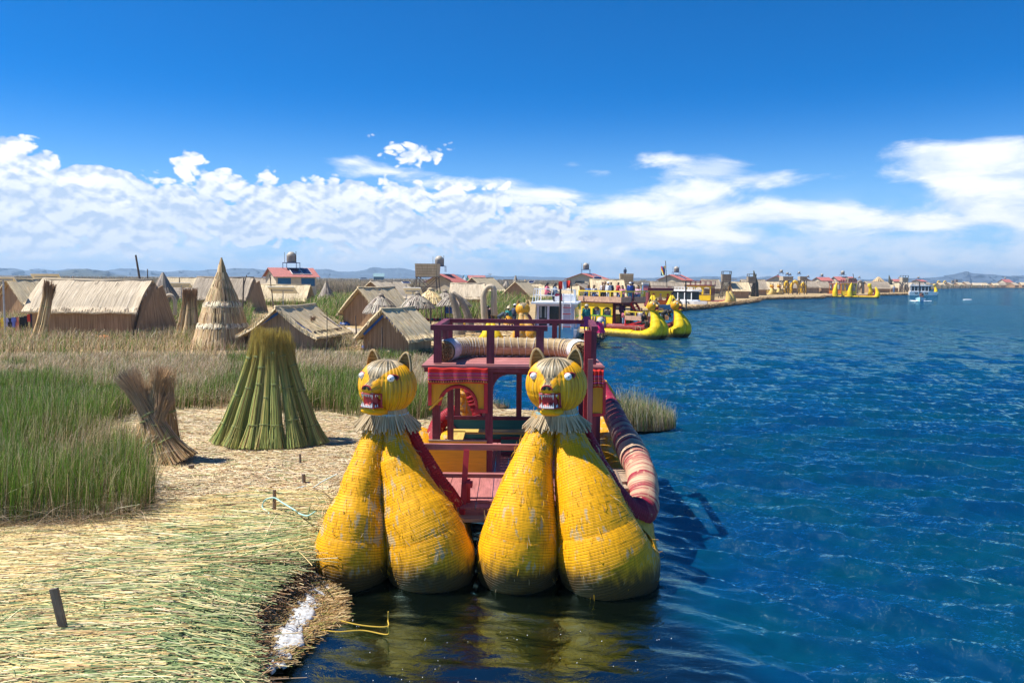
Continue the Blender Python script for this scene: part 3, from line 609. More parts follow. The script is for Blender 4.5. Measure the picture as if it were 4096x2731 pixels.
def frill(parent, loc, R=0.30, seed=1, cordcol=(0.25, 0.55, 0.68)):
    root = bpy.data.objects.new('collar', None); col.objects.link(root); root.parent = parent; root.location = loc
    r = random.Random(seed); n = 190; mb = MB()
    for k in range(n):
        a = 2 * math.pi * (k + r.uniform(-.4, .4)) / n; fl = r.uniform(.07, .17) + .07 * abs(math.cos(a)); L_ = r.uniform(.20, .33)
        c, s = math.cos(a), math.sin(a) * .8; q = r.uniform(0, .02); p0 = (c * (R - .03 + q), s * (R - .03 + q), .10); p1 = (c * (R + .012 + q), s * (R + .012 + q), .0); p2 = (c * (R + fl), s * (R + fl), -L_ * .8)
        v = r.uniform(.6, 1.15); mb.cur = (v, v * .98, v * .93); mb.tube([p0, p1, p2], [.010, .010, .011], 5)
    mb.build('frill_reeds', thatch('frill_reed', (0.34, 0.25, 0.14), (0.60, 0.47, 0.30), (0.80, 0.67, 0.46), 40, 3, 0.004, 0.2, vcol=True), root)
    cd = MB(); 
    for dz in (0, .018): cd.tube([(math.cos(a) * (R + .028), math.sin(a) * .8 * (R + .028), dz + .01 * math.sin(2 * a)) for a in np.linspace(0, 2 * math.pi, 25)], .0075, 6, cap=False)
    cd.build('cord', plain('cord%d' % seed, cordcol, .6), root)
    return root
# ---------------------------------------------------------------- near catamaran
def X(px, py, Y): return tuple(at(px, py, Y))
boat = empty('reed_boat', (0, 0, 0), 'large near yellow reed catamaran with two cat heads, moored at the cut reed bank', 'boat')
def near_boat():
    global M_fray
    M_fray = bladesmat('frayed_reed', 0.0)
    def bows(cx_rows, lower, side, xs, seed):
        # rows: (px centre, py, half width px, Y)
        pts = []
        for (px, py, hw, Y) in cx_rows:
            p = at(px, py, Y); pts.append((p.x, p.y, p.z, hw / FPX * Y))
        pts += lower
        pts += []
        return pts
    def hull(rows, seed, stern_x, name='hull_bundle', flat=None, spx=0):
        pts = bows(rows, [], 0, 0, seed); x0 = pts[-1][0]
        lo = name == 'low'
        pts += [(x0 + (stern_x - x0) * .25 + spx, 12.3, .24, .56), (x0 + (stern_x - x0) * .6 + spx, 13.6, .16, .56), (stern_x + spx, 15.0, .20, .54), (stern_x, 16.3, .42, .50)] + ([(stern_x, 16.9, .75, .36), (stern_x, 17.1, .95, .2)] if lo else [(stern_x, 17.1, .95, .42), (stern_x, 17.35, 1.40, .32), (stern_x * .98, 17.25, 1.80, .20), (stern_x * .97, 17.2, 2.05, .08)])
        return bundle(pts, 760, 72, flat, seed=seed)
    #            px    py   hw   Y
    LL = [(1512, 1672, 40, 11.72), (1503, 1740, 52, 11.68), (1474, 1850, 72, 11.5), (1443, 1990, 101, 11.32), (1420, 2130, 142, 11.2), (1410, 2250, 164, 11.26)]
    LR = [(1565, 1672, 40, 11.72), (1576, 1740, 54, 11.68), (1598, 1850, 82, 11.5), (1644, 1990, 120, 11.32), (1696, 2130, 164, 11.2), (1730, 2245, 178, 11.26)]
    RL = [(2180, 1672, 42, 11.72), (2163, 1740, 58, 11.68), (2130, 1850, 86, 11.5), (2103, 1990, 122, 11.32), (2084, 2130, 158, 11.2), (2072, 2250, 170, 11.26)]
    RR = [(2258, 1672, 44, 11.72), (2275, 1740, 62, 11.68), (2305, 1850, 94, 11.5), (2348, 1985, 136, 11.3), (2380, 2105, 166, 11.18), (2436, 2262, 206, 11.2)]
    for rows, sd, sx, spx in ((LL, 1, -1.95, -.12), (LR, 2, -1.30, .0), (RL, 3, 0.75, 0), (RR, 4, 1.95, .15)):
        mb = hull(rows, sd, sx, name='x' if sd == 4 else 'low', spx=spx); ho = mb.build('hull_bundle', M_yel, boat, True)
        A = mb.v[0].reshape(760, 72, 3); n = 520; i = RS.randint(5, 420, n); k = RS.randint(0, 72, n); p = A[i, k]; cen = A.mean(1)[i]; nr = p - cen; nr /= np.linalg.norm(nr, axis=1, keepdims=True); tg = A[i + 3, k] - p; tg /= np.linalg.norm(tg, axis=1, keepdims=True)
        L_ = RS.uniform(.03, .13, (n, 1)); d = tg * RS.choice([-1, 1], (n, 1)) + nr * RS.uniform(.05, .45, (n, 1)) + RS.normal(0, .15, (n, 3)); cc = RS.uniform(.6, 1.1, (n, 1)) * np.where(RS.rand(n, 1) < .6, [[.85, .45, .01]], [[.60, .46, .26]])
        fo = fastmesh('frayed_reeds', *strands(p, p + d * L_, nr * .01, np.full(n, .007), np.full(n, .004), cc, cc, 2, None, True), M_fray, None); fo.parent = ho
    # second, outer stern cones read as the tall yellow horns behind the cabin
    # red and maroon gunwale rolls lying on the hulls, climbing both necks
    def roll(rows, mat):
        pts = []
        for (px, py, hw, Y) in rows: p = at(px, py, Y); pts.append((p.x, p.y, p.z, hw / FPX * Y))
        bundle(pts, 420, 28, rings=0.05, amp=0.012, seed=len(rows)).build('gunwale_roll', mat, boat, True)
    roll([(1630, 1690, 16, 11.85), (1672, 1780, 26, 11.85), (1730, 1895, 36, 11.85), (1785, 1995, 50, 11.85), (1808, 2040, 56, 12.15), (1800, 1990, 52, 13.2), (1770, 1900, 42, 14.8), (1740, 1800, 38, 16.4), (1752, 1700, 32, 17.0), (1830, 1640, 30, 17.1)], M_red)
    roll([(2342, 1705, 14, 11.85), (2366, 1770, 21, 11.85), (2408, 1862, 27, 11.8), (2468, 1975, 37, 11.75), (2520, 2040, 52, 11.85), (2566, 2038, 62, 12.2), (2572, 1955, 60, 12.6), (2560, 1880, 59, 13.1), (2522, 1795, 57, 14.0), (2463, 1675, 45, 15.6), (2419, 1575, 29, 17.0), (2407, 1525, 16, 17.4)], M_mar)
    # stern horns (yellow, worn) standing on the far end
    for rows in ([(1880, 1790, 62, 17.3), (1868, 1700, 56, 17.35), (1862, 1620, 44, 17.3), (1862, 1560, 32, 17.2), (1866, 1500, 18, 17.1)],
                 [(2400, 1900, 120, 15.8), (2425, 1800, 110, 16.6), (2425, 1700, 88, 17.3), (2420, 1610, 56, 17.6), (2414, 1560, 34, 17.6), (2410, 1525, 14, 17.5)]):
        pts = [];
        for (px, py, hw, Y) in rows: p = at(px, py, Y); pts.append((p.x, p.y, p.z, hw / FPX * Y))
        bundle(pts, 200, 32, seed=9).build('stern_horn', M_yel2, boat, True)
    rr = []
    for (px, py, hw, Y) in [(1958, 1790, 32, 16.95), (1935, 1700, 34, 16.9), (1905, 1610, 30, 16.9), (1878, 1550, 24, 16.9), (1866, 1500, 12, 16.9)]: p = at(px, py, Y); rr.append((p.x, p.y, p.z, hw / FPX * Y))
    bundle(rr, 160, 24, rings=.05, seed=4).build('gunwale_roll', M_red, boat, True)
    # heads and collars
    for px, yaw, sd, cc in ((1548, -0.40, 1, (0.35, 0.62, 0.75)), (2228, -0.30, 2, (0.18, 0.55, 0.66))):
        p = at(px, 1648, 11.75); h = cat_head(boat, p, yaw, 1.07); h.scale = (1.07, 1.07, 1.05) if sd == 1 else (1.12, 1.07, 1.09); h.rotation_euler.x = (.0, .03)[sd - 1]; h.rotation_euler.y = (.03, -.03)[sd - 1]; frill(boat, (p.x, p.y, p.z - .02), .29, sd, cc)
near_boat()
def cabin():
    Y0, Y1 = 13.8, 16.2                              # front and back of the deckhouse
    zf = .86                                          # deck
    x0, x1 = -1.45, 1.50
    xw = lambda px, Y=Y0: (px - 2048) / FPX * Y
    dk = MB(); y = 11.75; k = 0
    pw = .24; x = -1.25
    while x < 1.6:
        dk.box((x + pw / 2, (11.75 + 16.9) / 2 + random.uniform(-.02, .02), zf - .02 + random.uniform(-.003, .003)), (pw - .012, 5.15, .035), grain=1); x += pw
    dk.box((.1, 11.80, zf - .085), (2.6, .07, .09), grain=0); dk.box((.1, 12.02, zf + .02), (1.2, .05, .03), grain=0); dk.build('deck', M_pink, boat)
    st = MB(); st.box((xw(1900, 11.6), 11.62, zf - .13), (.75, .2, .05), grain=0); st.build('step', M_bare, boat)
    # posts
    def post(x, Y, z0, z1, w=.13): 
        m = MB(); m.box((x, Y, (z0 + z1) / 2), (w, w, z1 - z0)); return m.build('post', M_maroon, boat)
    zr, zt = 2.78, 3.40                                # upper deck, upper rail
    xa, xb, xc, xm = xw(1745), xw(2374), xw(1958), xw(2078, Y1)
    for x, Y in ((xa, Y0), (xb, Y0), (xc, Y0), (xw(1802, 14.6), 14.6), (xw(1830, Y1), Y1), (xm, Y1), (xb + .02, Y1), (xw(2395, 14.9), 14.9)):
        post(x, Y, zf, zr - .10, .13 if Y == Y0 else .11)
    # upper deck
    ud = MB(); Yy = Y0 - .18
    for k in range(12): ud.box(((x0 + x1) / 2, Yy + .115 + k * .222, zr + .0 + (k % 2) * .002), (x1 - x0 + .2, .212, .04), grain=0)
    ud.build('upper_deck', M_pink, boat)
    bm = MB(); bm.box(((x0 + x1) / 2 + .0, Y0 - .02, zr - .065), (x1 - x0 + .14, .10, .085), grain=0); bm.box(((x0 + x1) / 2, Y1, zr - .10), (x1 - x0, .10, .12), grain=0)
    bm.box((x0 - .03, (Y0 + Y1) / 2, zr - .075), (.09, Y1 - Y0 - .2, .10), grain=1); bm.box((x1 + .04, (Y0 + Y1) / 2, zr - .075), (.09, Y1 - Y0 - .2, .10), grain=1); bm.box((.2, 14.6, zr - .18), (x1 - x0 - .3, .10, .12), grain=0)
    for k in range(4): bm.box((-.95 + k * .62, (Y0 + Y1) / 2, zr - .062), (.06, Y1 - Y0 - .25, .07), grain=1)
    bm.build('roof_beam', M_maroon, boat)
    # upper rail: posts and top bars
    rl = MB(); xr = xw(2176)
    for px, Y in ((1750, Y0), (1962, Y0), (2160, Y0), (2372, Y0)): rl.box((xw(px), Y, (zr + zt) / 2 + .02), (.135 if px != 2372 else .12, .11, zt - zr - .045))
    for x, Y in ((xw(1778, 14.4), 14.5), (xw(1800, Y1), Y1), (xw(2068, Y1), Y1), (xw(2218, Y1), Y1), (xw(2365, Y1), Y1)): rl.box((x, Y, (zr + zt) / 2 + .02), (.10, .10, zt - zr - .05))
    rl.box(((xa + xr) / 2 - .02, Y0, zt + .04), (xr - xa + .16, .12, .09), grain=0); rl.box(((xw(1780, Y1) + xb) / 2, Y1, zt + .03), (xb - xw(1780, Y1) + .1, .11, .08), grain=0)
    rl.beam((xa - .0, Y0 + .07, zt + .04), (xw(1790, Y1), Y1 - .07, zt + .035), .11, .085); rl.beam((xb + .02, Y0 - .02, zt + .04), (xw(2362, Y1), Y1 - .06, zt + .035), .11, .085)
    rl.build('upper_rail', M_maroon, boat)
    # tall timbers by the right head
    tb = MB(); tb.box((xw(2352, 13.5), 13.5, 2.62), (.115, .06, 1.62)); tb.build('timber_post', M_redp, boat)
    tb = MB(); tb.box((xw(2366, 13.3), 13.36, 2.30), (.085, .03, 1.32)); tb.build('timber_slat', M_pink, boat)
    # side boxes of the front: arch panel and dado, left and right of the opening
    def arch_panel(xl, xr_, zt_, zb_, Y, name_side):
        n = 14; cx = (xl + xr_) / 2 - .0; ra = (xr_ - xl) / 2 - .19; za = zt_ - .07 - ra * 1.05
        m = MB(); top = zt_
        pts = [(xl + .04, zb_ if name_side > 0 else zt_ - .42), (xl + .04, top), (xr_ - .04, top), (xr_ - .04, zb_)]
        arc = [(cx + ra * math.cos(a), za + ra * 1.05 * math.sin(a)) for a in np.linspace(0, math.pi, n)]
        for i in range(n - 1):                        # spandrel strips between the arch and the top edge
            (xA, zA), (xB, zB) = arc[i + 1], arc[i]
            m.add([(xA, Y, zA), (xB, Y, zB), (xB, Y, top), (xA, Y, top), (xA, Y + .03, zA), (xB, Y + .03, zB), (xB, Y + .03, top), (xA, Y + .03, top)], [(0, 1, 2, 3), (7, 6, 5, 4), (0, 4, 5, 1), (3, 2, 6, 7)])
        xL, xR = arc[-1][0], arc[0][0]
        m.box(((xl + xL) / 2, Y + .015, (top + (zt_ - .40)) / 2), (xL - xl, .03, .40)); m.box(((xr_ + xR) / 2, Y + .015, (top + zb_) / 2), (xr_ - xR, .03, top - zb_))
        m.build('arch_panel', M_ylw, boat)
        r = MB(); r.tube([(x, Y - .008, z) for x, z in arc] , .032, 6); r.box((xr_ - .025, Y - .012, (top + zb_) / 2), (.065, .03, top - zb_)); r.box((xl + .02, Y - .012, top - .2), (.06, .03, .42))
        r.box(((xR + xr_) / 2 - .01, Y - .014, zb_ + .03), (xr_ - xR + .04, .03, .07), grain=0); r.box((xR + .01, Y - .010, (za + zb_) / 2), (.05, .03, za - zb_ + .02)); r.build('arch_trim', M_redp, boat)
    Yp = Y0 - .085
    arch_panel(xw(1714, Yp), xw(1950, Yp), 2.50, 1.97, Yp, 1)
    m = MB(); m.box((xw(2400, Yp), Yp + .015, 2.24), (.20, .03, .52)); m.build('arch_panel', M_ylw, boat); m = MB(); m.box((xw(2422, Yp), Yp, 2.24), (.05, .04, .56)); m.box((xw(2400, Yp), Yp - .002, 1.95), (.2, .035, .05), grain=0); m.build('arch_trim', M_redp, boat)
    m = MB(); m.beam((xw(1718, Yp), Yp - .03, 2.02), (xw(1772, Yp), Yp - .03, 2.24), .07, .03); m.build('brace', M_ylw, boat)
    m = MB(); m.box((xw(1832, Yp), Yp, 1.165), (1.0, .035, .60), grain=0); m.build('dado_panel', M_ylw, boat)
    m = MB(); m.box((xw(1832, Yp), Yp, 1.475), (1.02, .06, .022), grain=0); m.build('dado_cap', M_bare, boat)
    m = MB(); m.box((xw(2392, 13.5), Yp, 1.10), (.26, .035, .5)); m.build('dado_panel', M_ylw, boat)
    # curved corner brackets of the rear arches
    for x, sx in ((xw(1962), 1), (xm, 1), (xm, -1), (xb - .05, -1), (xw(1830, Y1), 1)):
        Yb = Y1 if abs(x - xm) < .01 or x < -1 else Y0; br = MB(); arc = [(x + sx * (.05 + .22 * (1 - math.cos(a))), zr - .16 - .30 * (1 - math.sin(a))) for a in np.linspace(0, math.pi / 2, 7)]
        for i in range(6):
            (xA, zA), (xB, zB) = arc[i], arc[i + 1]; br.quad((xA, Yb - .03, zA), (xB, Yb - .03, zB), (xB, Yb - .03, zr - .14), (xA, Yb - .03, zr - .14))
        br.build('bracket', M_maroon, boat).modifiers.new('s', 'SOLIDIFY').thickness = .05
    # benches and rear wall
    m = MB(); m.box((.05, Y1 - .05, 1.22), (2.7, .03, .42), grain=0); m.build('back_board', M_teal, boat)
    m = MB(); m.box((.05, Y1 - .07, 1.45), (2.8, .06, .07), grain=0); m.box((.05, Y1 - .07, .98), (2.8, .06, .07), grain=0)
    m.beam((.42, Y1 - .075, 1.0), (.85, Y1 - .075, 1.43), .12, .02); m.beam((-1.3, Y1 - .075, 1.43), (-.95, Y1 - .075, 1.0), .12, .02)
    m.box((.45, Y1 - .5, 1.1), (.05, .04, .5)); m.build('back_frame', M_maroon, boat)
    for xx, yy, w, d in ((.0, 15.55, 2.4, .32), (-1.05, 14.7, .30, 1.6)): m = MB(); m.box((xx, yy, 1.28), (w, d, .04), grain=0 if w > 1 else 1); m.build('bench', wood('bench_yellow', (0.50, 0.33, 0.07), .25), boat)
    m = MB(); m.box((.55, 15.35, 1.02), (1.5, .03, .40), grain=0); m.build('bench_front', M_teal, boat); m = MB(); m.box((.55, 15.32, .90), (1.5, .05, .06), grain=0); m.box((.55, 15.32, 1.20), (1.5, .05, .05), grain=0); m.build('bench_trim', M_maroon, boat)
    # front guard rail
    Yr = 12.15; g = MB(); g.box((xw(1895, Yr), Yr, 1.70), (1.78, .07, .09), grain=0); g.box((xw(1890, 12.3), 12.3, 1.22), (1.62, .10, .06), grain=0)
    g.build('guard_rail', M_pink, boat); g = MB(); g.beam((xw(1852, 11.9), 11.95, .78), (xw(1868, Yr), Yr - .05, 1.66), .085, .07); g.box((xw(1872, 12.05), 12.08, 1.0), (.08, .10, .42)); g.box((xw(1880, 12.0), 11.93, 1.17), (.10, .16, .07)); g.beam((xw(1850, 11.8), 11.72, .80), (xw(1885, 12), 12.15, .80), .08, .08); g.build('rail_post', M_redp, boat)
    g = MB(); g.box((xw(2110, Yr), Yr + .02, 1.42), (.08, .08, .5)); g.build('rail_post', M_redp, boat)
    # things lying on the right side: boards, boathook, rope
    b_ = MB(); b_.box((xw(2480, 13), 13.2, 1.0), (.55, .9, .04), rz=.15, grain=1); b_.box((xw(2470, 13), 12.75, .95), (.30, .5, .05), rz=.1, grain=1); b_.build('loose_board', M_bare, boat)
cabin()
# things carried by the boat: cloths, reed roll, pole, rope
def striped():
    m, t, b = newmat('striped_cloth'); uv = t.nodes.new('ShaderNodeTexCoord'); sp = t.nodes.new('ShaderNodeSeparateXYZ'); t.links.new(uv.outputs['UV'], sp.inputs[0])
    r = t.nodes.new('ShaderNodeValToRGB'); r.color_ramp.interpolation = 'CONSTANT'; e = r.color_ramp.elements
    R_, P_, K_, O_, Wt = (0.62, 0.02, 0.012), (0.45, 0.05, 0.28), (0.03, 0.012, 0.02), (0.55, 0.17, 0.04), (0.55, 0.30, 0.22)
    rows = [(0, R_), (.045, K_), (.06, O_), (.10, (0.07, 0.02, 0.02)), (.2, R_), (.23, K_), (.25, P_), (.30, Wt), (.32, R_), (.37, K_), (.39, O_), (.44, P_), (.47, K_), (.49, R_), (.55, P_), (.58, O_), (.62, K_), (.64, P_), (.69, R_), (1, R_)]
    e[0].position = 0; e[0].color = (*rows[0][1], 1); e[1].position = 1; e[1].color = (*R_, 1)
    for p, c in rows[1:-1]: x = e.new(p); x.color = (*c, 1)
    wob = mth(t, 'ADD', sp.outputs[1], mth(t, 'MULTIPLY', mth(t, 'SUBTRACT', noise(t, uv.outputs['UV'], 3, 2), .5), .03)); t.links.new(wob, r.inputs[0])
    zz = mth(t, 'MULTIPLY', mth(t, 'GREATER_THAN', mth(t, 'SINE', mth(t, 'MULTIPLY', sp.outputs[0], 150)), .2), mth(t, 'MULTIPLY', mth(t, 'GREATER_THAN', sp.outputs[1], .105), mth(t, 'LESS_THAN', sp.outputs[1], .195)))
    t.links.new(mixc(t, zz, r.outputs[0], (0.55, 0.20, 0.06)), b.inputs['Base Color']); b.inputs['Roughness'].default_value = .85; return m
M_str = striped()
def cloth(px0, px1, Y, zt, zb, label, fold=0.012):
    mb = MB(); nx, nz = 40, 10; V = []; x0, x1 = (px0 - 2048) / FPX * Y, (px1 - 2048) / FPX * Y
    for j in range(nz + 1):
        for i in range(nx + 1):
            f, g = i / nx, j / nz; V.append((x0 + (x1 - x0) * f, Y - .01 - fold * (1 + math.sin(f * 27 + math.sin(g * 3)) ) * (1.2 - g), zb + (zt - zb) * g + .008 * math.sin(f * 19) * (1 if j == nz else 0) - .01 * math.sin(f * 7) * (1 - g)))
    V += [(x0 + (x1 - x0) * i / nx, Y + .16, zt + .035) for i in range(nx + 1)]
    fs = []; uv = []
    for j in range(nz + 1):
        for i in range(nx): a = j * (nx + 1) + i; fs.append((a, a + 1, a + nx + 2, a + nx + 1)); h = 1 / (nz + 1) if j < nz else .12; u0, u1 = i / nx, (i + 1) / nx; v0, v1 = j / nz, min(1, (j + 1) / nz) if j < nz else 1; uv.append([(u0, v0), (u1, v0), (u1, v1), (u0, v1)])
    mb.add(V, fs, uv); o = mb.build('striped_cloth', M_str, None, True); o.modifiers.new('s', 'SOLIDIFY').thickness = .006; return tag(o, label, 'cloth', 'striped cloths on the boat roof')
cloth(1711, 1952, 13.62, 2.755, 2.49, 'red striped woven cloth hung over the left end of the near boat roof')
cloth(2350, 2418, 13.60, 2.74, 2.44, 'red striped woven cloth bunched at the right end of the near boat roof')
def rollbundle():
    e = empty('reed_roll', (0, 0, 2.8), 'long corded reed roll with white wrapped ends on the near boat upper deck', 'reed roll')
    pts = [at(1775, 1432, 14.15), at(1800, 1425, 14.6), at(1840, 1418, 15.0), at(1900, 1417, 15.2), at(2000, 1418, 15.25), at(2120, 1418, 15.25), at(2240, 1420, 15.1), at(2300, 1425, 14.8), at(2325, 1432, 14.3)]
    pts = [Vector((p.x, p.y, 3.02)) for p in pts]; q = path3([(p.x, p.y, .17 + .02, .175) for p in pts], 160); mb = MB()
    mb.tube([tuple(v[:3]) for v in q], [v[3] + .006 * math.sin(i * 1.3) for i, v in enumerate(q)], 22); mb.build('roll_body', M_dry, e, True)
    cd = MB(); ln = 0
    for i in range(22, 146, 5):
        p, t = q[i][:3], q[i + 1][:3] - q[i][:3]; t = t / np.linalg.norm(t); u = np.cross(t, [0, 0, 1]); u /= np.linalg.norm(u); w = np.cross(u, t); tilt = .03 * math.sin(i)
        cd.tube([p + (u * math.cos(a) + w * math.sin(a)) * .186 + t * tilt * math.sin(a) for a in np.linspace(0, 2 * math.pi, 15)], .006, 5, cap=False)
    cd.build('cord', plain('pale_twine', (0.55, 0.52, 0.46), .8), e)
    for a, b in ((4, 24), (142, 158)):
        wr = MB(); wr.tube([tuple(v[:3]) for v in q[a:b]], [.195 + .012 * math.sin(i * 2.1) for i in range(b - a)], 20, cap=False); wr.build('white_wrap', plain('white_sacking', (0.62, 0.61, 0.60), .8, .25, 14, bump=.01, stain=(0.35, 0.33, 0.32)), e, True)
    for i0, sg in ((0, 1), (159, -1)):
        en = MB(); p = q[i0][:3]; t = (q[1][:3] - q[0][:3]) if sg > 0 else (q[158][:3] - q[159][:3]); t /= np.linalg.norm(t); u = np.cross(t, [0, 0, 1]); w = np.cross(u, t)
        for k in range(150):
            a = random.random() * 6.28; r = .17 * math.sqrt(random.random()); c = p + (u * math.cos(a) + w * math.sin(a)) * r; v = random.uniform(.35, 1.2); en.cur = (v, v, v); L_ = random.uniform(.02, .07); en.tube([c + t * .05, c - t * L_], .011, 5)
        en.build('cut_reed_ends', thatch('cut_ends', (0.12, 0.05, 0.02), (0.32, 0.17, 0.07), (0.55, 0.36, 0.2), 60, 10, .004, .2, vcol=True), e)
rollbundle()
mb = MB(); mb.beam(at(2463, 1880, 12.5), at(2505, 1990, 12.2), .035); tag(mb.build('wooden_pole', M_bare), 'short pale stick propped against the right maroon roll of the near boat', 'pole')
# ---------------------------------------------------------------- vegetation and loose reeds
M_blade = bladesmat('reed_blades', 0.26); M_stick = bladesmat('cut_reeds', 0.0)
def mixcols(n, table):
    """table: (weight, (r,g,b)); per-strand colour with a little jitter"""
    w = np.array([t[0] for t in table], float); w /= w.sum(); i = RS.choice(len(table), n, p=w); c = np.array([t[1] for t in table])[i]
    return c * RS.uniform(.7, 1.3, (n, 1)) * RS.uniform(.93, 1.07, (n, 3))
GREEN = [(2.2, (0.045, 0.11, 0.008)), (3.0, (0.10, 0.22, 0.02)), (2.6, (0.21, 0.36, 0.045)), (1.4, (0.26, 0.19, 0.08)), (1.7, (0.68, 0.54, 0.32)), (1.2, (0.10, 0.06, 0.025))]
DRY = [(.8, (0.10, 0.16, 0.03)), (3, (0.60, 0.48, 0.30)), (3, (0.48, 0.37, 0.21)), (2, (0.78, 0.68, 0.50)), (1.5, (0.22, 0.15, 0.08))]
def stand(name, P2, z, h0, h1, w, table, lean=0.25, wind=0.12, K=3, extra=None, label=None, tipc=1.25, thing=False, cat=None):
    n = len(P2); base = np.concatenate([P2, np.full((n, 1), z)], 1) if np.isscalar(z) else np.concatenate([P2, z[:, None]], 1)
    h = RS.uniform(h0, h1, n) if np.isscalar(h0) else h0 * RS.uniform(.75, 1.15, n)
    a = RS.uniform(0, 6.283, n); l = np.abs(RS.normal(0, lean, n)) * h
    tip = base + np.stack([np.cos(a) * l + wind * h, np.sin(a) * l, h * np.clip(1 - (l / h) ** 2 * .5, .35, 1)], 1)
    bend = np.stack([-np.cos(a) * l, -np.sin(a) * l, l * .6], 1) * .25
    c = mixcols(n, table) if isinstance(table, list) else table
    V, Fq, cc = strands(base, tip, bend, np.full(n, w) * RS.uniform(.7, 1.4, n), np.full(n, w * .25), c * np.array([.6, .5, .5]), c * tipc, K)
    return V, Fq, cc
def merge(parts):
    V, Fq, Cc, o = [], [], [], 0
    for v, f, c in parts: V.append(v); Fq.append(f + o); Cc.append(c); o += len(v)
    return np.concatenate(V), np.concatenate(Fq), np.concatenate(Cc)
BED = gpoly([(-700, 2140), (0, 2128), (330, 2112), (560, 2082), (625, 2050), (600, 1960), (520, 1880), (440, 1800), (425, 1710), (560, 1650), (900, 1640), (1000, 1662), (1300, 1650), (1440, 1682), (1700, 1690), (1742, 1660), (1800, 1640), (1960, 1640), (1910, 1560), (1870, 1500), (1680, 1445), (1480, 1425), (800, 1428), (-700, 1445)])
def bed():
    parts = []
    P_ = scatter(BED, 400000); keep = np.zeros(len(P_), bool); Y = P_[:, 1]; vis = np.abs(P_[:, 0]) < Y * .70 + 1; dens = np.interp(Y, [12, 18, 28, 48], [1.0, .62, .30, .16])
    dens *= np.clip(0.45 + 1.1 * vnoise(P_, .9, 8), .3, 1.2); keep = vis & (RS.rand(len(P_)) < dens); P_ = P_[keep]; Y = P_[:, 1]
    dry = vnoise(P_, .35, 2) * .7 + .3 * vnoise(P_, 1.3, 4); u = P_[:, 0] / Y
    t = dry + np.interp(Y, [24, 28, 31, 48], [-.14, .06, .34, .42]) * np.where(u > -.36, .15, .9) + np.where((u > -.33) & (Y > 22), .16, 0)
    isdry = RS.rand(len(P_)) < np.clip((t - .46) * 4, 0.04, .95)
    hh = np.interp(Y, [12, 20, 28, 34, 48], [1.12, .98, .85, .62, .55]) * (.72 + .5 * vnoise(P_, .5, 6)); 
    near = Y < 14.2; hh = np.where(near, hh * 1.0, hh)
    # short reed at the inlet corner and in front of the right-hand heads
    hh = np.where((u > -.10), hh * .8, hh)
    w = np.interp(Y, [12, 20, 30, 48], [.0085, .012, .017, .026])
    for msk, tab, ln, wi in ((~isdry, GREEN, .16, .07), (isdry, DRY, .42, .22)):
        n = msk.sum(); v, f, c = stand('', P_[msk], np.full(n, .33), hh[msk] * (1 if tab is GREEN else .8), 0, 1.0, tab, ln, wi)
        # widths were unit: rescale each blade about its axis
        m = 8; v = v.reshape(n, m, 3); mid = (v[:, 0::2] + v[:, 1::2]) / 2; ww = w[msk][:, None, None]
        v[:, 0::2] = mid + (v[:, 0::2] - mid) * ww; v[:, 1::2] = mid + (v[:, 1::2] - mid) * ww; parts.append((v.reshape(-1, 3), f, c))
    # trampled dead stalks along the near edge
    E = gpoly([(-500, 2150), (300, 2118), (560, 2085), (600, 2040), (300, 2040), (-500, 2080)]); Q = scatter(E, 3500); n = len(Q)
    parts.append(stand('', Q, np.full(n, .36), np.full(n, .42), 0, .009, DRY, 1.6, .1)[0:3])
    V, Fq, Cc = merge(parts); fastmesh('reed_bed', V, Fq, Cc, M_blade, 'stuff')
bed()
def pxscatter(poly, n):
    """points spread evenly over the photo polygon, put on the ground: thins out with distance"""
    p = np.array(poly, float); lo, hi = p.min(0), p.max(0); out = []
    while sum(len(o) for o in out) < n:
        q = RS.uniform(lo, hi, (n * 2, 2)); out.append(q[inpoly(q, poly)])
    q = np.concatenate(out)[:n]; d = np.array(F0)[None] + np.array(Rv)[None] * ((q[:, :1] - W_ / 2) / FPX) - np.array(Uv)[None] * ((q[:, 1:] - H_ / 2) / FPX)
    return d, q
def village_reeds():
    parts = []
    for poly, n, tab, hs in (
        ([(-60, 1425), (1480, 1408), (1470, 1380), (1380, 1330), (1280, 1300), (1240, 1260), (900, 1270), (640, 1300), (300, 1350), (-60, 1370)], 12000, GREEN + DRY + DRY, .75),
        ([(560, 1300), (1000, 1330), (1010, 1230), (1420, 1240), (1420, 1185), (1250, 1180), (1050, 1200), (600, 1200)], 9000, GREEN, 1.25),
        ([(1200, 1300), (1330, 1310), (1460, 1250), (1460, 1190), (1250, 1190)], 4000, GREEN, 1.3),
        ([(1640, 1290), (2100, 1285), (2100, 1180), (1900, 1170), (1740, 1180), (1640, 1230)], 9000, GREEN, 1.4),
        ([(2380, 1240), (2200, 1240), (2100, 1200), (2100, 1165), (2560, 1165), (2700, 1190), (2560, 1215)], 5000, GREEN, 1.3),
        ([(-60, 1370), (200, 1350), (640, 1330), (700, 1250), (620, 1210), (-60, 1260)], 6000, GREEN + DRY, 1.1)):
        d, q = pxscatter(poly, n); z = .45; k = (z - 4.3) / d[:, 2]; P_ = d[:, :2] * k[:, None]; Y = P_[:, 1]; w = Y * .00055
        v, f, c = stand('', P_, np.full(n, z - .03), hs * (.55 + .75 * vnoise(P_, .25, 41)), 0, 1.0, tab, .34, .10); v = v.reshape(n, 8, 3); mid = (v[:, 0::2] + v[:, 1::2]) / 2; ww = w[:, None, None]
        v[:, 0::2] = mid + (v[:, 0::2] - mid) * ww; v[:, 1::2] = mid + (v[:, 1::2] - mid) * ww; parts.append((v.reshape(-1, 3), f, c))
    V, Fq, Cc = merge(parts); fastmesh('village_reeds', V, Fq, Cc, M_blade, 'stuff')
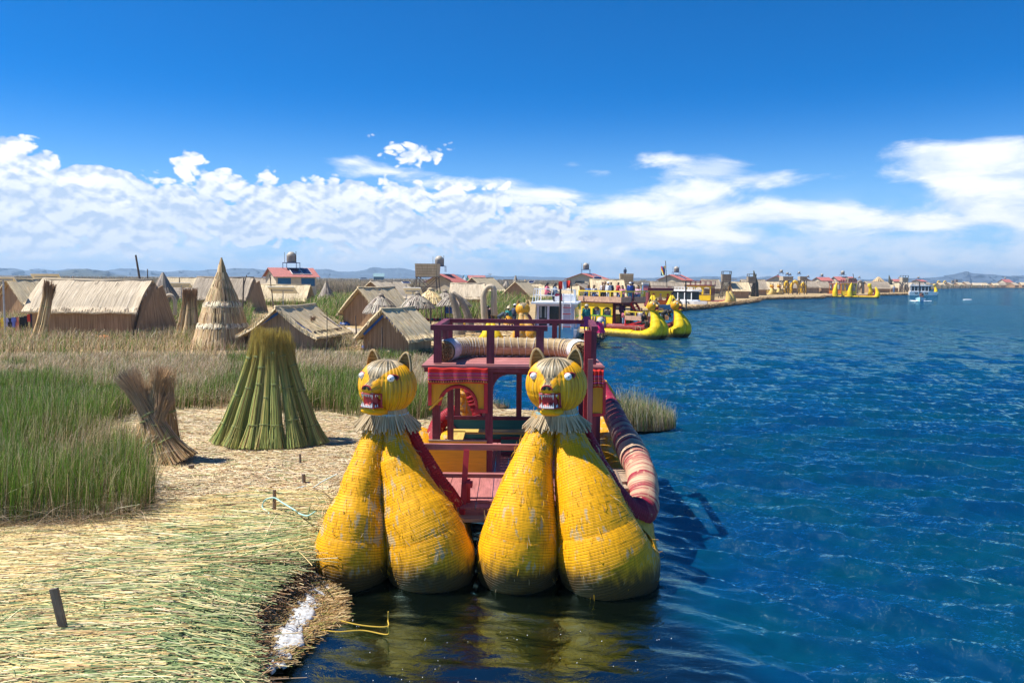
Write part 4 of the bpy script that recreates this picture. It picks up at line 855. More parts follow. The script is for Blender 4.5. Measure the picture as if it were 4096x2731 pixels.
village_reeds()
def marsh():
    poly = [(-2600, 30)]; MP = gpoly([(-2500, 1215), (1000, 1200), (2000, 1180), (2600, 1190), (2800, 1192), (3000, 1174), (3480, 1168), (3640, 1160)], .5) + gpoly([(3800, 1147.5), (5200, 1157)], .5)
    ground('marsh', MP + [(8800, 8800, 0), (-8800, 8800, 0)], .52, marshm)
    parts = []
    MB_ = [(3, (0.34, 0.25, 0.13)), (3, (0.42, 0.32, 0.19)), (1.2, (0.22, 0.17, 0.09)), (1.4, (0.13, 0.14, 0.05)), (1.4, (0.56, 0.46, 0.31))]
    for poly, n in (([(-80, 1178), (2100, 1172), (2900, 1168), (3640, 1158), (4150, 1147), (4150, 1142), (2900, 1133), (2100, 1124), (-80, 1108)], 110000),):
        d, q = pxscatter(poly, n); z = .5; k = (z - 4.3) / d[:, 2]; P_ = d[:, :2] * k[:, None]; Y = P_[:, 1]; w = Y * .0006
        hh = 1.0 + 1.5 * vnoise(P_, .015, 9) + .8 * vnoise(P_, .05, 10); cl = mixcols(n, MB_) * (0.65 + .7 * vnoise(np.stack([P_[:, 0] * .3, P_[:, 1]], 1), .02, 12))[:, None]
        v, f, c = stand('', P_, np.full(n, z - .1), hh, 0, 1.0, cl, .12, .05, tipc=1.1); v = v.reshape(n, 8, 3); mid = (v[:, 0::2] + v[:, 1::2]) / 2; ww = w[:, None, None]
        v[:, 0::2] = mid + (v[:, 0::2] - mid) * ww; v[:, 1::2] = mid + (v[:, 1::2] - mid) * ww; parts.append((v.reshape(-1, 3), f, c))
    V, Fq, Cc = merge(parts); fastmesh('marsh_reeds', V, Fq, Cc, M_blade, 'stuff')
marsh()
SC = np.array([(p[0], p[1]) for p in SHORE[2:8]])
def dshore(P_):
    d = np.full(len(P_), 99.0)
    for i in range(len(SC) - 1):
        a, b = SC[i], SC[i + 1]; t = np.clip(((P_ - a) @ (b - a)) / ((b - a) @ (b - a)), 0, 1); d = np.minimum(d, np.linalg.norm(P_ - (a + t[:, None] * (b - a)), axis=1))
    return d
def loose():
    parts = []
    A = gpoly([(-400, 2900), (1000, 2900), (1005, 2731), (985, 2600), (972, 2470), (1040, 2380), (1140, 2300), (1250, 2235), (1270, 2120), (1330, 2000), (1150, 1990), (900, 2010), (620, 2060), (300, 2120), (-400, 2150)])
    STR = [(3, (0.74, 0.56, 0.25)), (3, (0.64, 0.47, 0.19)), (2, (0.84, 0.70, 0.42)), (1, (0.34, 0.22, 0.10)), (1.2, (0.42, 0.42, 0.18))]
    GR = [(3, (0.30, 0.36, 0.15)), (2.5, (0.17, 0.25, 0.09)), (2, (0.46, 0.46, 0.22)), (1.2, (0.62, 0.52, 0.30)), (1, (0.09, 0.14, 0.05)), (.7, (0.26, 0.17, 0.08))]
    n = 42000; P_ = scatter(A, n); ds = dshore(P_); g = np.clip(1.2 - ds / 2.6, 0, 1) * .74 + .6 * (vnoise(P_, .7, 21) - .42) + .06; isg = RS.rand(n) < np.clip(g, .06, .86)
    c = np.where(isg[:, None], mixcols(n, GR), mixcols(n, STR)); L_ = RS.uniform(.4, 1.5, n)
    th = np.radians(6) + RS.normal(0, .17, n) + .5 * (vnoise(P_, .45, 22) - .5) + np.clip(1 - np.abs(P_[:, 1] - 11.3) / 1.6, 0, 1) * np.clip(1.3 - ds / 1.6, 0, 1) * .75
    wild = RS.rand(n) < .05; th = np.where(wild, RS.uniform(0, 3.14, n), th)
    z = .37 + .09 * np.clip(vnoise(P_, 1.1, 23), 0, 1) + RS.uniform(0, .075, n) + .05 * np.clip(1 - ds / .7, 0, 1); tz = RS.normal(.0, .030, n) - .10 * np.clip(1 - ds / .35, 0, 1)
    D = np.stack([np.cos(th), np.sin(th), tz], 1); mid = np.concatenate([P_, z[:, None]], 1); b0 = mid - D * L_[:, None] / 2; b1 = mid + D * L_[:, None] / 2
    # keep far ends from shooting out over the water by more than a little
    over = ~inpoly(b1[:, :2], [tuple(p[:2]) for p in SHORE]); b1[over] = b1[over] - D[over] * (L_[over] * .33)[:, None]; b1[over, 2] -= RS.uniform(.0, .10, over.sum())
    bend = np.stack([-np.sin(th), np.cos(th), np.zeros(n)], 1) * (RS.normal(0, .05, n) * L_)[:, None]; bend[:, 2] += RS.uniform(-.01, .02, n)
    f = np.tile([0.0, 0.0, 1.0], (n, 1)); r = RS.uniform(.010, .017, n)
    parts.append(strands(b0, b1, bend, r, r * .6, c, c * 1.05, 3, f, True))
    V, Fq, Cc = merge(parts); fastmesh('loose_reeds', V, Fq, Cc, M_stick, 'stuff')
    # chaff and short straw over the clearing and behind the boat
    parts = []; A = gpoly([(600, 2080), (640, 2050), (600, 1950), (500, 1880), (430, 1800), (420, 1700), (560, 1640), (900, 1625), (1300, 1640), (1740, 1655), (2000, 1640), (2100, 1645), (2300, 1660), (2300, 1700), (1900, 1720), (1700, 1760), (1500, 1860), (1330, 2010), (1270, 2140), (1100, 2120)])
    n = 44000; P_ = scatter(A, n); c = mixcols(n, [(4, (0.70, 0.55, 0.32)), (3, (0.58, 0.42, 0.22)), (2, (0.82, 0.70, 0.48)), (1.5, (0.36, 0.21, 0.09)), (.4, (0.35, 0.38, 0.14))]); c *= np.where(vnoise(P_, .5, 31) > .52, 1.0, .86)[:, None]
    th = RS.normal(0.2, .75, n) + 1.2 * (vnoise(P_, .4, 32) - .5); L_ = RS.uniform(.12, .62, n); z = .375 + .07 * vnoise(P_, .8, 33) + RS.uniform(0, .03, n)
    D = np.stack([np.cos(th), np.sin(th), RS.normal(0, .06, n)], 1); mid = np.concatenate([P_, z[:, None]], 1); bend = np.stack([-np.sin(th), np.cos(th), np.zeros(n)], 1) * (RS.normal(0, .06, n) * L_)[:, None]
    w = RS.uniform(.012, .022, n); parts.append(strands(mid - D * L_[:, None] / 2, mid + D * L_[:, None] / 2, bend, w, w * .5, c, c, 2, np.tile([0.0, 0, 1.0], (n, 1)), True))
    # village platform
    A = gpoly([(1250, 1405), (1740, 1406), (2100, 1398), (2300, 1383), (2370, 1340), (2100, 1290), (1700, 1300), (1300, 1340)]); n = 9000; P_ = scatter(A, n); th = RS.uniform(0, 6.28, n); L_ = RS.uniform(.3, 1.0, n)
    D = np.stack([np.cos(th), np.sin(th), RS.normal(0, .08, n)], 1); mid = np.concatenate([P_, .48 + RS.uniform(0, .08, (n, 1))], 1); c = mixcols(n, [(4, (0.64, 0.48, 0.24)), (3, (0.52, 0.35, 0.16)), (2, (0.76, 0.62, 0.38)), (2, (0.28, 0.16, 0.07))]); w = np.full(n, .05)
    parts.append(strands(mid - D * L_[:, None] / 2, mid + D * L_[:, None] / 2, D * 0, w, w * .5, c, c, 2, np.tile([0.0, 0, 1.0], (n, 1)), True))
    V, Fq, Cc = merge(parts); fastmesh('straw_litter', V, Fq, Cc, M_stick, 'stuff')
    # brown cut ends sticking out of the bank
    parts = []; seglist = [(SHORE[k], SHORE[k + 1]) for k in range(1, 10)]
    for a, b in seglist:
        a, b = np.array(a[:2]), np.array(b[:2]); l = np.linalg.norm(b - a); n = int(l * 900); t = RS.rand(n); nrm = np.array([(b - a)[1], -(b - a)[0]]) / l
        if nrm[0] < 0: nrm = -nrm
        P_ = a + t[:, None] * (b - a); z = RS.uniform(-.08, .40, n); mid = np.concatenate([P_ - nrm * .05, z[:, None]], 1); D = np.stack([nrm[0] + RS.normal(0, .5, n), nrm[1] + RS.normal(0, .5, n), RS.normal(-.35, .4, n)], 1); L_ = RS.uniform(.08, .26, n)[:, None] * np.where(z > .3, 1, .8)[:, None]
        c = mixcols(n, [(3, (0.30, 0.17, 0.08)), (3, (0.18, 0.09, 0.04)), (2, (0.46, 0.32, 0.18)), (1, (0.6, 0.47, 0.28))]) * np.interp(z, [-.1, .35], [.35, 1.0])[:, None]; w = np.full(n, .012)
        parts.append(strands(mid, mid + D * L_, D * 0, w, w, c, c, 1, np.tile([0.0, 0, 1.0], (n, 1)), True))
    # chopped brown edge of the village platform
    for k in range(2, len(VIL) - 4):
        a, b = np.array(VIL[k][:2]), np.array(VIL[k + 1][:2]); l = np.linalg.norm(b - a); sc = max(1.0, b[1] / 60.0); n = int(l * 300 / sc); t = RS.rand(n); P_ = a + t[:, None] * (b - a); z = RS.uniform(-.05, .58, n); nrm = np.array([0.2, -1.0])
        mid = np.concatenate([P_ - nrm * .1 - RS.uniform(-.02, .5, (n, 1)) * nrm * (z[:, None] > .4), z[:, None]], 1); D = np.stack([RS.normal(0, .5, n), -1 + RS.normal(0, .3, n), RS.normal(0, .4, n)], 1); c = mixcols(n, [(3, (0.40, 0.26, 0.13)), (2, (0.22, 0.12, 0.06)), (3, (0.60, 0.45, 0.26))]); w = np.full(n, .018 * sc + .015)
        parts.append(strands(mid, mid + D * RS.uniform(.1, .3, (n, 1)), D * 0, w, w, c, c, 1, np.tile([0.0, 0, 1.0], (n, 1)), True))
    V, Fq, Cc = merge(parts); fastmesh('cut_reed_ends', V, Fq, Cc, M_stick, 'stuff')
    # wet straw slumped into the water at the foot of the bank
    A = gpoly([(1000, 2690), (985, 2560), (1030, 2440), (1120, 2360), (1265, 2290), (1345, 2390), (1360, 2470), (1260, 2520), (1180, 2600), (1120, 2680)], 0.05); n = 6500; P_ = scatter(A, n); ds = dshore(P_)
    mp = np.array([(p[0], p[1]) for p in A]); z = np.interp(ds, [0, .35, .8], [.16, .08, .0]) + RS.uniform(-.02, .05, n); th = RS.normal(.7, .55, n); L_ = RS.uniform(.12, .5, n); D = np.stack([np.cos(th), np.sin(th), RS.normal(-.05, .12, n)], 1)
    mid = np.concatenate([P_, z[:, None]], 1); c = mixcols(n, [(3, (0.46, 0.30, 0.12)), (2, (0.62, 0.46, 0.24)), (2, (0.28, 0.15, 0.05)), (.6, (0.30, 0.32, 0.08))]); w = np.full(n, .010)
    Q = np.array([tuple(gp(x, y, .03))[:2] for x, y in ((1390, 2455), (1420, 2500), (1480, 2520), (1540, 2560), (1500, 2440), (1330, 2540), (1350, 2580), (1400, 2560))])
    V, Fq, Cc = merge([strands(mid - D * L_[:, None] / 2, mid + D * L_[:, None] / 2, D * 0, w, w * .6, c, c, 2, np.tile([0.0, 0, 1.0], (n, 1)), True)]); fastmesh('sunken_straw', V, Fq, Cc, M_stick, 'stuff')
loose()
# ---------------------------------------------------------------- sheaves, stakes, near things
def sheaf_vfc(base, top, rb, rt, n, table, ties=(.2, .55), K=9, w=.011, fray=.10, top_tab=None, seed=0, tipdark=None):
    """bundle of reeds tied at the given fractions, flared at the foot, frayed at the top"""
    base, top = np.array(base, float), np.array(top, float); ax = top - base; L_ = np.linalg.norm(ax); a = ax / L_
    u = np.cross(a, [0, 1, 0.01]); u /= np.linalg.norm(u); v = np.cross(a, u); an = RS.uniform(0, 6.283, n); rr = np.sqrt(RS.rand(n)); jt = RS.uniform(.90, 1.05, n); an2 = an + RS.normal(0, .25, n)
    ts = np.linspace(0, 1, K + 1); C0 = mixcols(n, table); VV, CC = [], []
    r1 = rb * .55
    for t in ts:
        prof = np.interp(t, [0, ties[0], (ties[0] + ties[1]) / 2, ties[1], .85, 1], [rb, r1, (r1 + rt) * .55, rt, rt, rt + fray])
        tt = t * jt if t > .5 else t; aa = an * (1 - t) + an2 * t; q = prof * rr * (1 + .12 * np.sin(an * 7) * (1 - t))
        c = base + np.outer(np.ones(n) * tt, ax) if np.isscalar(tt) else base + tt[:, None] * ax
        c = c + (u[None] * np.cos(aa)[:, None] + v[None] * np.sin(aa)[:, None]) * q[:, None]
        if t == 0: c[:, 2] = np.maximum(c[:, 2], base[2] - .02) + RS.uniform(0, .05, n)
        ww = w * (1 - .5 * t); d1 = u[None] * np.cos(aa + 1.57)[:, None] + v[None] * np.sin(aa + 1.57)[:, None]; d2 = u[None] * np.cos(aa)[:, None] + v[None] * np.sin(aa)[:, None]
        for k in range(3): VV.append(c + d1 * (ww * .6 * math.cos(k * 2.094)) + d2 * (ww * .6 * math.sin(k * 2.094)))
        cc = C0 * 1.0
        if tipdark is not None: cc = C0 * (1 - max(0, t - .55) / .45) + np.array(tipdark)[None] * RS.uniform(.6, 1.5, (n, 1)) * (max(0, t - .55) / .45)
        CC += [cc] * 3
    m = 3 * (K + 1); V = np.stack(VV, 1).reshape(-1, 3); Cc = np.stack(CC, 1).reshape(-1, 3); idx = np.arange(n)[:, None] * m; Fs = []
    for k in range(K):
        for j in range(3): j2 = (j + 1) % 3; Fs.append(np.concatenate([idx + k * 3 + j, idx + k * 3 + j2, idx + (k + 1) * 3 + j2, idx + (k + 1) * 3 + j], 1))
    return V, np.stack(Fs, 1).reshape(-1, 4), Cc
M_tie = plain('reed_tie', (0.24, 0.27, 0.09), .7)
def sheaf(parent, base, top, rb, rt, n, table, ties=(.2, .55), w=.011, name='bundle', tipdark=None, fray=.1, K=9):
    V, Fq, Cc = sheaf_vfc(base, top, rb, rt, n, table, ties, K, w, fray, tipdark=tipdark)
    o = fastmesh(name, V, Fq, Cc, M_stick, None); o.parent = parent
    b, t = Vector(base), Vector(top); ax = (t - b).normalized(); u = ax.cross(Vector((0, 1, .01))).normalized(); v = ax.cross(u)
    for k, f in enumerate(ties):
        m = MB()
        p = b.lerp(t, f); r = (rb * .55 if k == 0 else rt) + .006
        for dz in (0, .022): m.tube([p + ax * (dz * math.cos(a + k)) + (u * math.cos(a) + v * math.sin(a)) * r for a in np.linspace(0, 6.3, 13)], .010, 5, cap=False)
        if base[2] == 0 and w < .02: m.tube([p - v * r, p - v * (r + .05) + u * random.uniform(.03, .1) + Vector((0, 0, random.uniform(-.02, .05)))], [.012, .006], 5)
        m.build('tie', M_tie, o)
    return o
GS = [(3, (0.40, 0.52, 0.15)), (3, (0.58, 0.62, 0.20)), (1.4, (0.17, 0.28, 0.09)), (2.4, (0.62, 0.56, 0.19)), (1.2, (0.36, 0.20, 0.09))]
DS = [(3, (0.74, 0.52, 0.26)), (3, (0.62, 0.41, 0.19)), (2, (0.88, 0.70, 0.44)), (1, (0.28, 0.16, 0.07))]
g = gp(1098, 1768, .40)
st = empty('reed_stook', g, 'tall green reed stook of tied bundles standing on the straw clearing', 'stook')
ring = [(-1.15, 205), (-.80, 235), (-.42, 258), (.02, 272), (.40, 285), (.85, 305), (1.15, 335), (.9, 20), (.3, 60), (-.3, 120), (-.9, 160)]
for k, (dx, a) in enumerate(ring):
    a = math.radians(a); r = 1.25 if k < 7 else .85; bx, by_ = r * math.cos(a), r * .72 * math.sin(a); tx, ty = .30 * math.cos(a) + .0, .24 * math.sin(a)
    sheaf(st, (bx, by_, 0), (tx, ty, 2.52 + random.uniform(-.08, .12)), .27 if k < 7 else .22, .095, 330 if k < 7 else 140, GS, (random.uniform(.17, .26), random.uniform(.44, .58), random.uniform(.70, .84)), w=.0082, tipdark=(0.42, 0.30, 0.06))
g = gp(640, 1850, .38)
st = empty('reed_stook', g, 'dry tan reed stook with a forked top beside the tall green reed bed', 'stook')
for b_, t_, rb, rt, n in (((.46, -.15, 0), (-.66, .0, 1.86), .42, .17, 460), ((.12, -.2, 0), (-.42, .05, 1.62), .40, .17, 380), ((-.40, .0, 0), (.06, .1, 1.96), .40, .15, 360), ((-.15, -.3, 0), (.12, .05, 1.45), .34, .15, 240), ((.1, .4, 0), (.10, .2, 1.9), .3, .12, 120)):
    sheaf(st, b_, t_, rb, rt, n, DS, (.26, .56), tipdark=(0.46, 0.31, 0.18), fray=.12)
# stakes and ropes
M_stake = wood('stake_wood', (0.20, 0.13, 0.085), .35); M_grey = wood('grey_stake_wood', (0.17, 0.13, 0.10), .3, (.3, .25, .2))
def stake(px0, py0, px1, py1, w, mat, label, d=None, flat=False):
    b = gp(px0, py0, .36); Y = b.y; t = at(px1, py1, Y - (.0 if d is None else d)); m = MB()
    if flat: m.beam(b - Vector((0, 0, .1)), t, w, w * .45)
    else: m.tube([b - Vector((0, 0, .1)), b.lerp(t, .5) + Vector((.004, 0, 0)), t], [w * .5, w * .48, w * .46], 9)
    return tag(m.build('stake', mat, None), label, 'stake', 'wooden mooring stakes')
stake(272, 2560, 215, 2352, .085, M_grey, 'grey leaning board stake in the reeds at the bottom left', flat=True)
stake(1096, 2068, 1098, 1958, .062, M_stake, 'round brown mooring stake with pale blue rope knotted on it')
stake(1215, 1950, 1214, 1895, .075, M_grey, 'split grey stake nearest behind the roped mooring stake')
stake(1201, 1868, 1200, 1815, .05, M_grey, 'thin pale stake farthest back, right of the green stook')
stake(765, 1885, 765, 1858, .12, M_grey, 'short square stump at the foot of the dry stook')
def rope(pts, r, c, label, name='rope'):
    q = path3([(p[0], p[1], p[2], r) for p in pts], len(pts) * 9); m = MB(); m.tube([tuple(v[:3]) for v in q], r, 6); return tag(m.build(name, plain('rope_' + ''.join('%d' % int(x * 99) for x in c), c, .8)), label, 'rope')
rope([gp(880, 2040, .44), gp(900, 2010, .46), gp(960, 1992, .45), gp(1010, 1992, .46), gp(960, 2010, .45), gp(1030, 2040, .45), gp(1060, 2075, .45), gp(1075, 2050, .48), at(1050, 2030, 12.9), at(1060, 2000, 12.9), at(1096, 1990, 12.75), at(1130, 2010, 12.6), gp(1180, 2040, .6), gp(1195, 2052, .55), at(1230, 2062, 11.9), at(1262, 2045, 11.4)], .012, (0.40, 0.66, 0.58), 'pale blue green mooring rope from the round stake to the near boat')
rope([gp(1235, 1968, .42), gp(1180, 1958, .42), gp(1215, 1945, .47), gp(1250, 1950, .43), at(1290, 1925, 13.4), at(1350, 1895, 12.6)], .010, (0.55, 0.66, 0.66), 'thin pale rope from the split stake to the near boat hull')
# foam and sacking caught between the bank and the boat
def sacking():
    mb = MB(); V = []; pts = [(1290, 2335, 30), (1240, 2365, 50), (1215, 2420, 44), (1190, 2470, 40), (1160, 2520, 52), (1125, 2580, 56), (1085, 2650, 50), (1065, 2690, 20)]; n = 44; m = 13; r = random.Random(4)
    for i in range(n):
        f = i / (n - 1) * (len(pts) - 1); k = min(int(f), len(pts) - 2); q = f - k; cx, cy, hw = [pts[k][j] * (1 - q) + pts[k + 1][j] * q for j in range(3)]; hw *= 1 + .35 * r.uniform(-1, 1)
        for j in range(m):
            g_ = j / (m - 1) * 2 - 1; p = gp(cx + g_ * hw + r.uniform(-5, 5), cy + g_ * hw * .3, .1); V.append((p.x, p.y, .085 + .05 * (1 - g_ * g_) + r.uniform(-.022, .022)))
    fs = [(i * m + j, i * m + j + 1, (i + 1) * m + j + 1, (i + 1) * m + j) for i in range(n - 1) for j in range(m - 1)]
    mb.add(V, fs); o = mb.build('sacking', plain('wet_white_sacking', (0.52, 0.53, 0.54), .4, .3, 14, stain=(0.34, 0.24, 0.12)), None, True); o.modifiers.new('s', 'SOLIDIFY').thickness = .01
    tag(o, 'torn white sacking in the wet straw between the bank and the near boat', 'sacking')
sacking()
# reeds fallen on the water, bubbles
def floaters():
    for pts, lab in (([(1300, 2458), (1360, 2480), (1450, 2500), (1545, 2505), (1552, 2480), (1553, 2445)], 'bent yellow reed stalk floating crosswise in front of the near boat'), ([(1170, 2485), (1250, 2510), (1345, 2525), (1450, 2520), (1548, 2536), (1552, 2505)], 'long yellow reed stalk reaching out from the wet straw over the water')):
        q = [gp(x, y, .03 + (.12 if i == len(pts) - 1 else 0)) for i, (x, y) in enumerate(pts)]; rope(q, .008, (0.55, 0.36, 0.04), lab, 'reed_stalk')['category'] = 'reed stalk'
    P_ = scatter(gpoly([(1150, 2731), (1350, 2480), (2700, 2500), (2800, 2731)], 0), 45); V, Fq = [], []; r = .0028
    for k, (x, y) in enumerate(P_):
        s = r * random.uniform(.5, 1.6); b = len(V); V += [(x - s, y - s, .012), (x + s, y - s, .012), (x + s, y + s, .012), (x - s, y + s, .012), (x, y, .02), (x, y, .02), (x, y, .02), (x, y, .02)]; Fq += [(b, b + 1, b + 4, b + 4 + 1), (b + 1, b + 2, b + 4, b + 5), (b + 2, b + 3, b + 4, b + 5), (b + 3, b, b + 4, b + 5)]
    fastmesh('water_bubbles', np.array(V), np.array(Fq), np.full((len(V), 3), .8), M_stick, 'stuff')
floaters()
# clump of reeds standing in the water right of the boat
def clump(px, py, rx, ry, h, n, label, seed, z=0.0):
    c = gp(px, py, z); a = RS.uniform(0, 6.28, n); r = np.sqrt(RS.rand(n)); P_ = np.stack([c.x + rx * r * np.cos(a), c.y + ry * r * np.sin(a)], 1); hh = h * (1.0 - .25 * r) * RS.uniform(.6, 1.1, n)
    hh *= np.interp(P_[:, 0], [c.x - rx, c.x + rx], [1.15, .6]); V, Fq, Cc = stand('', P_, np.full(n, z - .05), hh, 0, .011, GREEN + DRY, .22, -.06); o = fastmesh('reed_clump', V, Fq, Cc, M_blade, None, label, 'reed clump'); 
    m = MB(); m.ball((c.x, c.y, z - .02), 1, 16, 6, (rx * .95, ry * .95, .12)); b = m.build('root_mat', chopped, o, True); return o
clump(2575, 1700, .95, .7, 1.25, 2600, 'lone clump of green and straw reeds standing in the water right of the boat', 3)
clump(1930, 1625, .9, .6, .55, 500, 'low reed clump at the end of the straw tongue, seen through the near cabin', 4, .2)
# ---------------------------------------------------------------- village
T_new = thatch('thatch_new', (0.30, 0.23, 0.13), (0.62, 0.49, 0.30), (0.80, 0.68, 0.46), 11, .5, .07, .35)
T_pale = thatch('thatch_pale', (0.26, 0.20, 0.13), (0.54, 0.44, 0.31), (0.72, 0.61, 0.46), 11, .5, .07, .3)
T_grey = thatch('thatch_grey', (0.14, 0.11, 0.08), (0.32, 0.26, 0.19), (0.48, 0.40, 0.31), 9, .5, .05, .4)
T_wall = thatch('reed_wall', (0.15, 0.085, 0.04), (0.38, 0.235, 0.125), (0.56, 0.38, 0.22), 12, .4, .03, .4)
T_wallg = thatch('reed_wall_grey', (0.13, 0.10, 0.07), (0.30, 0.23, 0.16), (0.46, 0.36, 0.26), 12, .4, .03, .4)
T_fr = thatch('thatch_fringe', (0.10, 0.07, 0.04), (0.45, 0.36, 0.24), (0.85, 0.78, 0.62), 14, 2, .05, .2)
M_blue = plain('blue_tarp', (0.01, 0.10, 0.42), .4, .25, 6); M_green = plain('green_tarp', (0.0, 0.17, 0.10), .5, .3, 2, bump=.05)
M_bw = plain('grey_pole_wood', (0.12, 0.09, 0.07), .8, .3, 5)
M_cream = plain('cream_wall', (0.60, 0.50, 0.35), .8, .08, 1.5, stain=(.5, .42, .3)); M_roofred = plain('red_roof_sheet', (0.40, 0.12, 0.10), .6, .2, 3, stain=(.35, .12, .1))
M_pv = plain('solar_cells', (0.008, 0.012, 0.05), .12, .2); M_alu = plain('aluminium', (0.72, 0.72, 0.70), .35, .05); M_tank = plain('tank_plastic', (0.26, 0.22, 0.18), .5, .15); M_tankw = plain('tank_top', (0.42, 0.37, 0.29), .5, .1)
M_bl = plain('blue_steel', (0.01, 0.03, 0.20), .4); M_dkglass = plain('dark_glass', (0.02, 0.03, 0.04), .08, .1); M_bwin = plain('blue_shutter', (0.0, 0.11, 0.26), .5, .2)
ZG = .45
CTR = {'thatch_new': [(3, (.62, .47, .25)), (2, (.78, .63, .38)), (1, (.36, .25, .13))], 'thatch_pale': [(3, (.56, .46, .32)), (2, (.74, .63, .48)), (1, (.28, .21, .14))], 'thatch_grey': [(3, (.34, .28, .21)), (2, (.48, .40, .31)), (1, (.16, .12, .09))]}
def hut(cx, by, wpx, hpx, D, yaw=0, roof=T_new, wallf=.42, label='', wall=T_wall, flap=0, over=.28, tarp=False, z=ZG, group='reed huts of the village', sag=.10, cat='hut', L=None, door=False):
    """ridge along local x; size from photo pixels at the hut's own distance"""
    g = gp(cx, by, z); Y = g.y; L = L or wpx / FPX * Y; H = hpx / FPX * Y; hw = H * wallf
    e = empty('reed_hut', (g.x, g.y, z), label, cat, group, math.radians(yaw)); hx, hy = L / 2, D / 2
    for s in (-1, 1): w = MB(); w.quad((-hx + .15, s * hy, 0), (hx - .15, s * hy, 0), (hx - .15, s * hy, hw + .1), (-hx + .15, s * hy, hw + .1)); w.build('wall', wall, e)
    for s in (-1, 1):
        w = MB(); x = s * (hx - .16); zr = H - .12
        w.add([(x, -hy, 0), (x, hy, 0), (x, hy, hw), (x, 0, zr), (x, -hy, hw)], [(0, 1, 2, 3, 4)], [[(-hy, 0), (hy, 0), (hy, hw), (0, zr), (-hy, hw)]]); 
        if door and s == door: pass
        w.build('gable_wall', wall, e)
    rf = MB(); n = 12; m = 7; r = random.Random(cx * 7 + by)
    for s in (-1, 1):
        V = []; t = .11
        for lay in (0, 1):
            for j in range(m + 1):
                f = j / m; y = s * (hy + over) * (1 - f) ** 1.0; zz = hw - over * .5 + (H - hw + over * .5) * f + sag * math.sin(f * math.pi) * .5 - (t if lay else 0)
                for i in range(n + 1):
                    g_ = i / n; xx = (-hx - over + (L + 2 * over) * g_); wob = .035 * math.sin(i * 1.9 + cx) + r.uniform(-.02, .02); V.append((xx * (1 + .004 * r.uniform(-1, 1)), y + (r.uniform(-.05, .05) if j == 0 else 0), zz + wob - .07 * math.sin(math.pi * g_) * (f > .5)))
        a = (m + 1) * (n + 1); fs = []; uv = []; sl = math.hypot(hy, H - hw)
        for lay in (0, 1):
            for j in range(m):
                for i in range(n):
                    q = lay * a + j * (n + 1) + i; fs.append((q, q + 1, q + n + 2, q + n + 1)); u0, u1, v0, v1 = L * i / n, L * (i + 1) / n, sl * j / m, sl * (j + 1) / m; uv.append([(u0, v0), (u1, v0), (u1, v1), (u0, v1)])
        for i in range(n): fs.append((i, i + 1, a + i + 1, a + i)); uv.append([(L * i / n * 3, 0), (L * (i + 1) / n * 3, 0), (L * (i + 1) / n * 3, .3), (L * i / n * 3, .3)])
        for j in range(m):
            for i in (0, n): q = j * (n + 1) + i; fs.append((q, q + n + 1, a + q + n + 1, a + q)); uv.append([(0, 0), (.3, 0), (.3, .3), (0, .3)])
        rf.add(V, fs, uv)
    rf.tube([(-hx - over, 0, H - .03), (0, 0, H - .08), (hx + over, 0, H - .03)], .09, 8)
    rf.build('roof', roof, e, True)
    # thick cut fringe along the eaves
    for s in (-1, 1): fr = MB(); fr.tube([(-hx - over + (L + 2 * over) * k / 8, s * (hy + over - .02), hw - over * .5 - .05 + .03 * math.sin(k * 2.2)) for k in range(9)], .075, 6); fr.build('eave_fringe', T_fr if roof is not T_grey else T_grey, e)
    if Y < 110:
        k_ = max(60, int(L * 90)); t_ = RS.rand(k_); sd_ = RS.choice([-1, 1], k_); xs = -hx - over + (L + 2 * over) * t_; f_ = RS.beta(.5, 1.6, k_); ye = sd_ * (hy + over) * (1 - f_); ze = hw - over * .5 + (H - hw + over * .5) * f_ + .03
        sl_ = np.stack([RS.normal(0, .12, k_), sd_ * (hy + over), np.full(k_, -(H - hw + over * .5))], 1); sl_ /= np.linalg.norm(sl_, axis=1, keepdims=True); b_ = np.stack([xs, ye, ze], 1); ln_ = RS.uniform(.15, .55, (k_, 1))
        c_ = mixcols(k_, CTR[roof.name]); o = fastmesh('loose_thatch', *strands(b_ - sl_ * ln_ * .5, b_ + sl_ * ln_ * .5 + np.array([0, 0, .03]), sl_ * 0, np.full(k_, .03), np.full(k_, .015), c_, c_, 1, np.tile([1.0, 0, 0], (k_, 1)), True), M_stick, None); o.parent = e
        k_ = int(D * 60); t_ = RS.rand(k_); sd_ = RS.choice([-1, 1], k_); sx_ = RS.choice([-1, 1], k_); b_ = np.stack([sx_ * (hx + over - .05), sd_ * (hy + over) * (1 - t_), hw - over * .5 + (H - hw + over * .5) * t_ - .02], 1); d_ = np.stack([sx_ * RS.uniform(.02, .14, k_), sd_ * .04, RS.uniform(-.28, -.02, k_)], 1); c_ = mixcols(k_, CTR[roof.name])
        o = fastmesh('gable_fringe', *strands(b_, b_ + d_, d_ * 0, np.full(k_, .035), np.full(k_, .015), c_, c_ * .9, 1, np.tile([0.0, 1, 0], (k_, 1)), True), M_stick, None); o.parent = e
    if tarp:
        for s in (-1, 1):
            for sx in ((-1, 1) if tarp == 2 else (1,)):
                tb = MB(); x = sx * (hx - .02); tb.quad((x, s * (hy * .9), hw - .02), (x, s * .05, H - .42), (x, s * .05, H - .26), (x, s * (hy), hw + .05)); tb.build('tarp_edge', M_blue, e)
